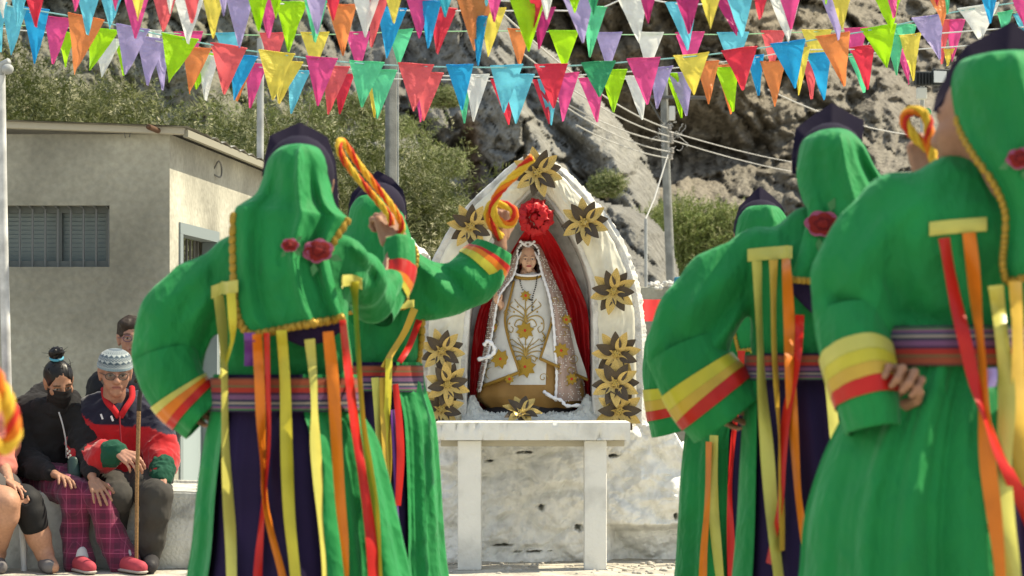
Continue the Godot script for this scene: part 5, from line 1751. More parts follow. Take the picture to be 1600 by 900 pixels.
func make_dancers() -> void:
	var bands := [[0.30, 0.40, "y"], [0.402, 0.55, "g"], [0.552, 0.68, "r"]]
	# --- left column, the nearer one
	var d := 5.7
	dancer({
		"d": d, "cx": 450, "seed": 100, "creases": [[345, 395, 262, 480, 16, 0.014], [350, 440, 285, 520, 14, 0.018], [342, 480, 300, 565, 11, -0.022], [250, 470, 238, 560, 14, 0.014], [520, 440, 500, 540, 14, 0.014], [395, 540, 480, 575, 10, 0.012], [400, 560, 490, 560, 8, -0.012], [545, 380, 600, 420, 8, 0.022], [548, 405, 602, 446, 8, -0.022], [560, 440, 588, 500, 8, 0.022]], "label": "dancer in green with roses on the veil, left of the shrine, hand on hip",
		"head": [468, 290], "neck": [460, 365], "belt": [590, 642], "sl": [365, 420, d], "el": [250, 545, d], "wl": [325, 640, d], "sr": [540, 415, d], "er": [592, 478, d + 0.22], "wr": [612, 385, d + 0.36],
		"hands": [[612, 385, d + 0.36, 603, 330, d + 0.40, Vector3(-0.5, 0, -0.8), -1.0, 1.25], [270, 606, d - 0.0, 310, 634, d - 0.0, Vector3(0.4, 0, 0.8), -1.0, 0.4]],
		"torso": [[408, 430, d, 66, 408, 560, d, 60], [484, 430, d, 66, 486, 560, d, 60], [408, 560, d, 60, 408, 625, d, 54], [486, 560, d, 60, 486, 625, d, 54], [372, 412, d, 38, 530, 408, d, 40], [440, 372, d, 40, 480, 372, d, 40]],
		"arms": [[[354, 426, d, 38], [312, 460, d, 48], [275, 502, d, 57], [262, 552, d, 52], [274, 592, d, 44]], [[535, 412, d, 40], [566, 436, d + 0.1, 38], [584, 470, d + 0.2, 33], [612, 440, d + 0.3, 22]]],
		"flat": [0.9],
		"cuffs": [
			{"rows": [[258, 555, d, 52, 0.072], [268, 590, d - 0.01, 50, 0.074], [284, 618, d - 0.01, 47, 0.074], [302, 636, d - 0.01, 45, 0.074], [320, 652, d - 0.01, 44, 0.074]], "bands": [[0.42, 0.50, "n"], [0.502, 0.63, "o"], [0.632, 0.76, "r"]]},
			{"rows": [[588, 486, d + 0.24, 30, 0.048], [608, 460, d + 0.29, 26, 0.044], [624, 425, d + 0.33, 24, 0.042], [624, 378, d + 0.37, 24, 0.042]], "bands": [[0.38, 0.47, "y"], [0.472, 0.56, "o"], [0.562, 0.72, "r"]]}],
		"skirt": [[447, 100, 0.135, 585], [447, 104, 0.14, 640], [455, 122, 0.17, 690], [460, 138, 0.20, 770], [465, 150, 0.22, 850], [468, 166, 0.25, 930], [472, 185, 0.27, 1010], [472, 200, 0.29, 1190]],
		"open": [72.0, 136.0],
		"beltrows": [[447, 99, 0.138, 642], [447, 98, 0.136, 616], [447, 97, 0.134, 590]],
		"hat": [[412, 275], [416, 245], [424, 213], [446, 203], [468, 193], [490, 204], [510, 216], [522, 252], [526, 300], [527, 338]],
		"veil": [[466, 228, 478, 227, 0.03, 0.0], [442, 233, 502, 235, 0.085, 0.01], [422, 252, 515, 258, 0.115, 0.0], [413, 282, 519, 292, 0.125, 0.0], [404, 306, 527, 322, 0.125, 0.03], [386, 322, 541, 338, 0.135, 0.07], [376, 334, 549, 348, 0.145, 0.09], [375, 375, 535, 372, 0.15, 0.11], [376, 410, 522, 398, 0.155, 0.12], [378, 450, 527, 430, 0.16, 0.13], [381, 480, 535, 462, 0.165, 0.14], [388, 506, 541, 484, 0.17, 0.15], [404, 526, 545, 499, 0.17, 0.15]],
		"folds": [[0.12, 0.35, 0.10, 0.028, 0.02, 0.2], [0.42, 0.80, 0.10, -0.022, 0.1, 0.35], [-0.55, -0.5, 0.18, -0.020, 0.1, 0.35], [0.75, 0.9, 0.12, 0.02, 0.1, 0.4], [-0.9, -0.6, 0.12, 0.015, 0.3, 0.6]],
		"lining": [[436, 510, 546, 494, 0.16, 0.14], [446, 524, 547, 506, 0.158, 0.14], [462, 535, 542, 518, 0.155, 0.14], [482, 543, 515, 536, 0.15, 0.14]],
		"trim": [[0.52, 1.0, -1.0, -1.0], [1.0, 1.0, -1.0, 1.0], [0.5, 0.66, 1.0, 1.0]], "braid": 0.0095,
		"roses": [[497, 392, 22, 0.5], [453, 383, 13, 1.5]],
		"bars": [[[[330, 457], [350, 451], [372, 447]], 20.0], [[[534, 442], [550, 438], [566, 444]], 18.0]],
		"ribbons": [
			["n", [[342, 462, 15], [348, 510, 14], [351, 560, 9], [352, 620, 9], [353, 700, 11], [357, 780, 15], [361, 850, 17], [363, 960, 17]]],
			["y", [[361, 458, 14], [364, 505, 13], [363, 535, 7], [352, 570, 8], [346, 592, 9]]],
			["v", [[390, 520, 18], [391, 572, 17]]],
			["o", [[402, 522, 14], [405, 580, 17], [408, 650, 15], [412, 720, 7], [415, 780, 7], [424, 830, 9], [442, 900, 11], [450, 960, 11]]],
			["r", [[417, 520, 11], [419, 600, 9], [421, 680, 7], [416, 745, 8], [410, 810, 9], [404, 880, 13], [400, 960, 14]], 0.018],
			["y", [[440, 516, 16], [446, 600, 17], [448, 700, 18], [452, 800, 18], [460, 880, 17], [468, 960, 17]]],
			["n", [[484, 530, 17], [490, 590, 12], [492, 640, 9], [493, 690, 15], [497, 750, 14], [501, 810, 7], [507, 880, 6], [510, 960, 8]]],
			["o", [[513, 518, 17], [521, 600, 19], [526, 690, 19], [532, 780, 17], [539, 850, 13], [543, 920, 7]]],
			["r", [[536, 500, 10], [546, 590, 12], [556, 670, 13], [568, 750, 14], [580, 840, 17], [588, 940, 18]]],
			["y", [[553, 440, 17], [556, 480, 10], [562, 580, 9], [568, 660, 9], [578, 730, 12], [588, 800, 12], [592, 880, 10], [596, 950, 10]]],
		]})
	rope("braided_rope", "doubled yellow and red braided rope held up by the left dancer", [P(622, 372, d + 0.38), P(628, 352, d + 0.37), P(612, 322, d + 0.36), P(585, 288, d + 0.34), P(560, 256, d + 0.32), P(538, 224, d + 0.3), P(530, 222, d + 0.28), P(532, 240, d + 0.27), P(552, 270, d + 0.29), P(578, 300, d + 0.31), P(606, 334, d + 0.34), P(612, 352, d + 0.35)], 0.0088)
	# --- left column, behind
	d = 7.4
	var second := dancer({
		"d": d, "cx": 580, "seed": 140, "creases": [[660, 420, 720, 474, 9, 0.022], [685, 412, 738, 470, 8, -0.024], [715, 408, 760, 462, 8, 0.020], [650, 450, 700, 490, 8, -0.018], [640, 400, 690, 440, 8, 0.016], [620, 500, 640, 560, 9, 0.016], [600, 530, 625, 565, 8, -0.014]], "label": "dancer in green farther back, arm stretched towards the shrine with a rope",
		"head": [592, 345], "neck": [590, 400], "belt": [570, 612], "sl": [520, 435, d], "el": [470, 520, d + 0.1], "wl": [520, 590, d - 0.05], "sr": [650, 432, d], "er": [745, 440, d + 0.05], "wr": [783, 372, d + 0.08],
		"hands": [[782, 374, d + 0.08, 784, 330, d + 0.09, Vector3(-0.5, 0, -0.8), -1.0, 1.3]],
		"torso": [[558, 440, d, 46, 560, 545, d, 46], [612, 440, d, 46, 608, 545, d, 44], [560, 545, d, 46, 560, 592, d, 42], [608, 545, d, 44, 606, 592, d, 42], [540, 425, d, 28, 640, 425, d, 28], [580, 400, d, 28, 604, 400, d, 28]],
		"arms": [[[645, 442, d, 36], [672, 456, d, 40], [706, 452, d + 0.02, 36], [738, 436, d + 0.04, 36], [758, 424, d + 0.05, 32]], [[530, 435, d, 32], [495, 480, d, 38], [480, 530, d, 38], [510, 575, d - 0.03, 30]]],
		"flat": [0.92],
		"cuffs": [{"rows": [[722, 444, d + 0.04, 38, 0.065], [738, 432, d + 0.045, 39, 0.066], [752, 418, d + 0.05, 39, 0.066], [764, 402, d + 0.06, 36, 0.060], [772, 386, d + 0.065, 30, 0.050]], "bands": [[0.44, 0.57, "y"], [0.572, 0.68, "o"], [0.682, 0.78, "r"]]}],
		"skirt": [[584, 66, 0.125, 566], [586, 70, 0.13, 610], [590, 80, 0.16, 660], [592, 84, 0.18, 740], [592, 88, 0.19, 820], [588, 96, 0.21, 880], [584, 110, 0.23, 950], [582, 122, 0.26, 1050]],
		"open": [60.0, 125.0],
		"beltrows": [[582, 66, 0.13, 612], [581, 65, 0.128, 590], [580, 64, 0.126, 571]],
		"hat": [[546, 345], [547, 320], [552, 302], [566, 288], [590, 268], [612, 280], [628, 298], [633, 318], [635, 342]],
		"veil": [[584, 308, 596, 308, 0.03, 0.0], [564, 308, 616, 310, 0.08, 0.01], [550, 324, 628, 328, 0.11, 0.0], [545, 345, 636, 350, 0.12, 0.01], [540, 370, 646, 378, 0.13, 0.05], [532, 392, 654, 402, 0.14, 0.08], [528, 430, 650, 430, 0.15, 0.1], [532, 470, 640, 462, 0.15, 0.11], [540, 492, 640, 482, 0.15, 0.12]],
		"folds": [[0.3, 0.5, 0.12, 0.025, 0.02, 0.25], [0.7, 0.8, 0.12, -0.018, 0.1, 0.4]],
		"trim": [[0.55, 1.0, 1.0, 1.0], [1.0, 1.0, -1.0, 1.0]], "roses": [],
		"bars": [[[[612, 478], [632, 476], [648, 474]], 12.0]],
		"ribbons": [
			["g", [[648, 482, 12], [632, 520, 10], [612, 552, 9], [600, 575, 10]]],
			["r", [[655, 500, 11], [640, 540, 10], [624, 566, 9]]],
			["n", [[586, 590, 12], [590, 640, 11], [594, 700, 11], [597, 760, 13], [603, 820, 8]]],
			["g", [[600, 590, 14], [602, 650, 15], [606, 720, 13], [606, 780, 6], [612, 820, 9], [616, 850, 8]]],
			["y", [[608, 560, 10], [606, 630, 10], [600, 690, 12], [604, 740, 10]]],
			["r", [[618, 600, 9], [624, 660, 11], [626, 720, 12], [622, 790, 9]]],
			["v", [[614, 640, 6], [617, 700, 7], [620, 790, 6], [622, 880, 9]]],
		]})
	rope("braided_rope", "yellow braided rope swung up before the top of the shrine arch", [P(783, 372, d + 0.06), P(766, 348, d + 0.04), P(762, 330, d + 0.03), P(772, 318, d + 0.02), P(800, 326, d + 0.02), P(802, 346, d + 0.03), P(786, 350, d + 0.03), P(770, 330, d + 0.0), P(780, 300, d - 0.02), P(806, 272, d - 0.04), P(832, 246, d - 0.06)], 0.0135)
	var seq := []
	for k in 14: seq.append(P(659.0 - k * 0.7 + 1.5 * sin(k * 0.7), 500.0 + k * 11.0, d - 0.02))
	obj("gold_sequin_trim", braid(seq, 0.011), mats["gold braid"], second["node"])
	# --- right column, the middle one
	d = 5.7
	dancer({
		"d": d, "cx": 1285, "seed": 180, "creases": [[1160, 400, 1075, 500, 16, 0.016], [1170, 440, 1095, 540, 13, -0.024], [1110, 430, 1050, 540, 14, 0.014], [1158, 480, 1115, 548, 11, 0.022], [1060, 500, 1050, 580, 12, -0.014], [1180, 470, 1190, 560, 10, -0.014], [1200, 520, 1260, 550, 9, 0.012]], "label": "dancer in green, middle of the three at right, wide sleeve on the hip",
		"head": [1298, 270], "neck": [1285, 350], "belt": [556, 592], "sl": [1180, 400, d], "el": [1060, 540, d], "wl": [1165, 625, d - 0.05], "sr": [1385, 400, d], "er": [1450, 500, d + 0.1], "wr": [1400, 560, d + 0.2],
		"hands": [[1092, 622, d - 0.0, 1132, 640, d - 0.01, Vector3(0.4, 0, 0.8), -1.0, 0.4]],
		"torso": [[1240, 430, d, 66, 1240, 540, d, 58], [1325, 430, d, 66, 1325, 540, d, 58], [1240, 540, d, 58, 1242, 590, d, 52], [1325, 540, d, 58, 1322, 590, d, 52], [1190, 395, d, 38, 1370, 395, d, 40], [1262, 365, d, 42, 1310, 365, d, 42]],
		"arms": [[[1168, 402, d, 40], [1125, 445, d, 56], [1085, 500, d, 62], [1070, 545, d, 58], [1085, 580, d - 0.01, 52]], [[1380, 405, d, 40], [1430, 470, d + 0.08, 44], [1440, 520, d + 0.1, 40]]],
		"flat": [0.9],
		"cuffs": [{"rows": [[1068, 545, d, 60, 0.085], [1082, 574, d - 0.01, 62, 0.09], [1102, 604, d - 0.015, 66, 0.094], [1122, 628, d - 0.02, 68, 0.096], [1140, 652, d - 0.02, 66, 0.094]], "bands": [[0.34, 0.48, "y"], [0.482, 0.61, "g"], [0.612, 0.75, "r"]]}],
		"skirt": [[1285, 102, 0.135, 552], [1285, 106, 0.14, 592], [1292, 116, 0.17, 650], [1300, 128, 0.20, 740], [1306, 138, 0.22, 830], [1310, 150, 0.25, 920], [1312, 168, 0.28, 1020], [1312, 190, 0.30, 1190]],
		"open": [40.0, 152.0],
		"beltrows": [[1285, 101, 0.14, 594], [1285, 100, 0.138, 574], [1285, 99, 0.136, 555]],
		"hat": [[1240, 272], [1240, 240], [1246, 202], [1272, 182], [1300, 163], [1325, 178], [1348, 190], [1346, 214], [1344, 235]],
		"veil": [[1294, 204, 1308, 203, 0.03, 0.0], [1271, 209, 1327, 211, 0.085, 0.01], [1250, 224, 1346, 232, 0.115, 0.0], [1243, 252, 1360, 262, 0.125, 0.0], [1240, 282, 1376, 288, 0.13, 0.02], [1246, 318, 1388, 310, 0.14, 0.06], [1252, 338, 1394, 335, 0.15, 0.09], [1244, 372, 1392, 370, 0.155, 0.1], [1234, 405, 1380, 400, 0.16, 0.12], [1226, 428, 1365, 426, 0.165, 0.13], [1221, 441, 1350, 452, 0.17, 0.14]],
		"folds": [[0.1, -0.15, 0.12, 0.02, 0.05, 0.25], [0.5, 0.75, 0.12, -0.03, 0.12, 0.4], [-0.5, -0.6, 0.16, -0.015, 0.1, 0.3], [0.85, 0.9, 0.12, 0.02, 0.1, 0.3]],
		"lining": [[1221, 443, 1340, 455, 0.14, 0.12], [1228, 460, 1330, 466, 0.14, 0.12], [1240, 474, 1312, 480, 0.135, 0.12], [1256, 490, 1290, 500, 0.13, 0.12]],
		"trim": [[1.0, 1.0, -1.0, 1.0], [0.46, 0.6, -1.0, -0.85]], "braid": 0.008,
		"roses": [[1285, 350, 25, 2.0], [1330, 345, 13, 0.3]],
		"bars": [[[[1168, 399], [1200, 396], [1238, 394]], 20.0]],
		"ribbons": [
			["n", [[1182, 408, 16], [1184, 470, 13], [1187, 540, 13], [1190, 610, 17], [1197, 690, 20], [1203, 770, 20], [1209, 840, 19], [1216, 900, 18], [1222, 960, 18]]],
			["g", [[1208, 406, 13], [1208, 470, 10], [1209, 540, 10], [1213, 610, 10], [1217, 680, 5], [1219, 740, 8], [1221, 800, 11], [1222, 860, 9]]],
			["o", [[1227, 402, 10], [1232, 490, 17], [1234, 570, 18], [1237, 640, 16], [1241, 700, 11], [1246, 770, 8], [1254, 830, 11], [1264, 900, 11], [1270, 960, 11]]],
			["r", [[1249, 492, 16], [1245, 560, 10], [1228, 650, 12], [1222, 720, 11], [1218, 790, 8], [1200, 880, 6]], 0.008],
			["n", [[1290, 540, 18], [1296, 600, 17], [1304, 680, 18], [1310, 740, 14], [1308, 800, 12], [1304, 900, 12]]],
		]})
	# --- right column, the farthest
	d = 7.4
	dancer({
		"d": d, "cx": 1180, "seed": 220, "creases": [[1110, 470, 1060, 560, 11, 0.014], [1085, 490, 1040, 570, 10, -0.014]], "label": "dancer in green farthest back at right, mostly hidden, pointed navy cap showing",
		"head": [1188, 372], "neck": [1185, 430], "belt": [580, 612], "sl": [1130, 462, d], "el": [1050, 560, d], "wl": [1120, 620, d - 0.05], "sr": [1245, 462, d], "er": [1290, 540, d], "wr": [1250, 600, d],
		"hands": [],
		"torso": [[1155, 475, d, 48, 1155, 560, d, 44], [1215, 475, d, 48, 1215, 560, d, 44], [1155, 560, d, 44, 1156, 610, d, 40], [1215, 560, d, 44, 1214, 610, d, 40], [1130, 460, d, 28, 1240, 460, d, 28], [1175, 430, d, 28, 1200, 430, d, 28]],
		"arms": [[[1125, 465, d, 32], [1085, 500, d, 42], [1056, 545, d, 44], [1048, 585, d, 40]], [[1240, 465, d, 32], [1280, 520, d, 38]]],
		"flat": [0.92],
		"cuffs": [{"rows": [[1052, 545, d, 44, 0.085], [1048, 580, d, 43, 0.086], [1050, 612, d, 42, 0.086], [1056, 642, d, 44, 0.088], [1064, 672, d, 46, 0.09]], "bands": [[0.44, 0.56, "y"], [0.562, 0.68, "g"], [0.682, 0.79, "r"]]}],
		"skirt": [[1180, 76, 0.13, 578], [1180, 80, 0.14, 612], [1180, 96, 0.17, 670], [1180, 104, 0.19, 740], [1180, 108, 0.20, 820], [1180, 112, 0.22, 890], [1180, 122, 0.24, 960], [1180, 134, 0.26, 1050]],
		"open": [60.0, 118.0],
		"beltrows": [[1180, 76, 0.136, 612], [1180, 75, 0.134, 596], [1180, 74, 0.132, 580]],
		"hat": [[1148, 370], [1150, 345], [1156, 324], [1172, 308], [1187, 293], [1204, 306], [1220, 322], [1228, 345], [1230, 368]],
		"veil": [[1184, 324, 1192, 324, 0.03, 0.0], [1166, 325, 1212, 325, 0.08, 0.01], [1152, 340, 1226, 340, 0.105, 0.0], [1147, 362, 1232, 360, 0.115, 0.01], [1142, 392, 1240, 390, 0.125, 0.04], [1136, 420, 1246, 420, 0.135, 0.08], [1136, 470, 1242, 465, 0.15, 0.1], [1140, 520, 1234, 515, 0.155, 0.12], [1146, 549, 1228, 538, 0.155, 0.13]],
		"folds": [[0.2, 0.3, 0.3, 0.022, 0.02, 0.2]],
		"trim": [[0.6, 1.0, -1.0, -1.0], [1.0, 1.0, -1.0, 1.0]], "braid": 0.006, "roses": [],
		"ribbons": [
			["o", [[1107, 690, 8], [1106, 750, 7], [1104, 800, 8], [1100, 850, 11], [1098, 900, 13], [1097, 950, 13]]],
			["n", [[1115, 680, 12], [1114, 740, 14], [1115, 800, 17], [1120, 860, 14], [1126, 920, 10]]],
			["r", [[1158, 548, 12], [1156, 600, 9], [1146, 680, 10], [1140, 760, 8], [1141, 830, 12], [1144, 900, 15]]],
			["y", [[1176, 548, 8], [1178, 600, 8], [1176, 700, 8], [1168, 850, 8]]],
		]})
	# --- right column, the nearest
	d = 4.5
	dancer({
		"d": d, "cx": 1500, "seed": 260, "creases": [[1300, 455, 1385, 548, 13, -0.038], [1290, 490, 1370, 590, 16, 0.022], [1385, 430, 1440, 490, 14, -0.022], [1395, 505, 1480, 528, 10, 0.020], [1392, 478, 1475, 500, 10, -0.020], [1400, 330, 1330, 440, 20, 0.016], [1430, 560, 1520, 545, 10, 0.012], [1450, 300, 1380, 360, 16, 0.014]], "label": "nearest dancer at the right edge, green costume, hand on hip by the belt", "turn": 0.88, "crown": 1566, "cell": 0.013,
		"head": [1536, 197], "neck": [1535, 275], "belt": [512, 570], "sl": [1390, 330, d], "el": [1310, 490, d - 0.02], "wl": [1375, 600, d - 0.06], "sr": [1660, 330, d], "er": [1680, 380, d + 0.15], "wr": [1450, 290, d + 0.32],
		"hands": [[1452, 282, d + 0.30, 1444, 214, d + 0.32, Vector3(0.3, 0, -0.9), -1.0, 1.25], [1360, 632, d - 0.11, 1406, 582, d - 0.145, Vector3(0.3, 0.2, 0.9), 1.0, 1.25]],
		"torso": [[1460, 380, d, 88, 1470, 480, d, 78], [1570, 380, d, 88, 1560, 480, d, 78], [1470, 480, d, 78, 1468, 560, d, 70], [1560, 480, d, 78, 1560, 560, d, 72], [1400, 318, d, 42, 1640, 318, d, 46], [1490, 290, d, 48, 1580, 290, d, 48]],
		"arms": [[[1395, 335, d, 50], [1365, 385, d, 66], [1345, 440, d - 0.02, 72], [1340, 500, d - 0.04, 64], [1345, 550, d - 0.07, 56]], [[1630, 340, d, 52], [1670, 420, d + 0.1, 56]]],
		"flat": [0.92],
		"cuffs": [{"rows": [[1330, 500, d - 0.03, 60, 0.070], [1335, 540, d - 0.06, 58, 0.075], [1345, 585, d - 0.09, 56, 0.078], [1356, 628, d - 0.11, 52, 0.078], [1364, 672, d - 0.12, 46, 0.072]], "bands": [[0.33, 0.445, "n"], [0.447, 0.54, "y"], [0.542, 0.64, "g"], [0.642, 0.755, "r"]]}],
		"skirt": [[1500, 112, 0.128, 512], [1498, 114, 0.13, 570], [1482, 140, 0.16, 640], [1470, 166, 0.19, 720], [1462, 184, 0.22, 810], [1462, 192, 0.24, 900], [1462, 210, 0.27, 1000], [1462, 250, 0.30, 1420]],
		"open": [0.0, 62.0], "belt_flip": true,
		"beltrows": [[1500, 112, 0.13, 572], [1500, 111, 0.128, 542], [1500, 110, 0.126, 511]],
		"hat": [[1462, 175], [1468, 148], [1488, 110], [1512, 74], [1548, 55], [1580, 37], [1612, 60], [1640, 84], [1646, 140], [1648, 180]],
		"veil": [[1560, 86, 1585, 84, 0.03, 0.0], [1522, 91, 1616, 91, 0.085, 0.02], [1492, 102, 1640, 104, 0.115, 0.01], [1480, 130, 1652, 136, 0.13, 0.0], [1482, 165, 1662, 170, 0.135, 0.0], [1488, 208, 1672, 204, 0.14, 0.03], [1503, 252, 1680, 244, 0.15, 0.08], [1528, 296, 1684, 290, 0.16, 0.11], [1544, 340, 1682, 332, 0.165, 0.12], [1542, 385, 1676, 372, 0.17, 0.13], [1538, 418, 1670, 404, 0.175, 0.14], [1543, 446, 1662, 416, 0.175, 0.14]],
		"folds": [[-0.1, 0.05, 0.14, 0.02, 0.05, 0.25], [-0.75, -0.85, 0.14, -0.02, 0.2, 0.45], [0.4, 0.3, 0.16, -0.022, 0.1, 0.35]],
		"trim": [[0.42, 1.0, -1.0, -1.0], [1.0, 1.0, -1.0, 1.0]], "braid": 0.0065,
		"roses": [[1594, 248, 20, 1.0]],
		"bars": [[[[1452, 358], [1490, 354], [1542, 350]], 22.0]],
		"ribbons": [
			["r", [[1474, 372, 22], [1482, 420, 22], [1494, 480, 22], [1508, 540, 21], [1522, 600, 20], [1540, 655, 16], [1556, 700, 20], [1580, 750, 22], [1610, 810, 24], [1640, 880, 24]], 0.02],
			["o", [[1513, 364, 22], [1518, 410, 18], [1523, 470, 12], [1528, 520, 7], [1534, 580, 8], [1536, 640, 14], [1542, 720, 22], [1552, 800, 22], [1560, 880, 16], [1564, 950, 16]]],
			["n", [[1555, 446, 24], [1562, 510, 22], [1570, 580, 22], [1572, 640, 24], [1568, 720, 22], [1574, 800, 24], [1580, 880, 24], [1584, 950, 24]]],
			["g", [[1584, 440, 24], [1588, 520, 22], [1590, 600, 30], [1596, 680, 34], [1600, 760, 32]], 0.018],
			["l", [[1546, 575, 20], [1548, 605, 18]]],
		]})
	rope("braided_rope", "orange braided rope loop in the hand of the nearest dancer at right", [P(1462, 258, d + 0.3), P(1454, 236, d + 0.3), P(1430, 214, d + 0.3), P(1414, 192, d + 0.3), P(1418, 176, d + 0.3), P(1438, 174, d + 0.3), P(1450, 190, d + 0.3), P(1452, 214, d + 0.29), P(1456, 240, d + 0.29), P(1464, 262, d + 0.28)], 0.0105, 13.0)
	# a rope end that swings into the frame at the left, out of focus
	rope("braided_rope", "blurred red and yellow braided rope swinging in at the left edge", [P(-60, 520, 3.5), P(-22, 566, 3.5), P(4, 612, 3.5), P(18, 650, 3.5), P(20, 684, 3.5), P(4, 700, 3.5), P(-14, 690, 3.48), P(-22, 660, 3.46), P(-12, 630, 3.46), P(-30, 590, 3.46)], 0.0125, 20.0)

# ---------------------------------------------------------------- the people on the bench wall
func plaid_tex() -> ImageTexture:
	if tex.has("plaid"): return tex.plaid
	var im := Image.create(128, 128, false, Image.FORMAT_RGBA8)
	var n := noise(0.2, 2)
	for y in 128:
		for x in 128:
			var c := Color(0.17, 0.022, 0.062)
			var a := 1.0 if (x % 64) < 26 else 0.0
			var b := 1.0 if (y % 64) < 26 else 0.0
			c = c.lerp(Color(0.045, 0.015, 0.03), 0.40 * (a + b))
			if (x % 64) in [44, 45, 46] or (y % 64) in [44, 45, 46]: c = Color(0.36, 0.085, 0.16)
			c = c * (1.0 + 0.25 * n.get_noise_2d(x, y))
			c.a = 1.0
			im.set_pixel(x, y, c.linear_to_srgb())
	tex.plaid = ImageTexture.create_from_image(im)
	return tex.plaid

func knit_tex() -> ImageTexture:
	if tex.has("knit"): return tex.knit
	var im := Image.create(256, 64, false, Image.FORMAT_RGBA8)
	for y in 64:
		for x in 256:
			var zx := absi((x % 16) - 8)
			var band := y / 10
			var on := false
			if band % 2 == 0: on = (y % 10) > zx
			else: on = ((x / 4 + y / 3) % 2) == 0
			var c := Color(0.33, 0.365, 0.36) if on else Color(0.05, 0.08, 0.105)
			if y < 8: c = Color(0.26, 0.33, 0.36) if (x / 2) % 2 else Color(0.12, 0.18, 0.22)
			im.set_pixel(x, y, c.linear_to_srgb())
	tex.knit = ImageTexture.create_from_image(im)
	return tex.knit

func knees(list: Array) -> Array:
	return chain(list)

func paint(g: Geo, f: Callable) -> void:
	for k in g.v.size(): g.c[k] = f.call(g.v[k])

func make_people() -> void:
	var fold := noise(6.0, 3, FastNoiseLite.TYPE_SIMPLEX_SMOOTH, FastNoiseLite.FRACTAL_RIDGED, 3)
	var soft := noise(5.0, 2, FastNoiseLite.TYPE_SIMPLEX_SMOOTH, FastNoiseLite.FRACTAL_FBM, 4)
	var fuzz := noise(40.0, 2, FastNoiseLite.TYPE_SIMPLEX_SMOOTH, FastNoiseLite.FRACTAL_FBM, 6)
	woman(fold, soft, fuzz)
	man(fold, soft, fuzz)
	behind(fold, soft)
	edge_person(fold, soft)

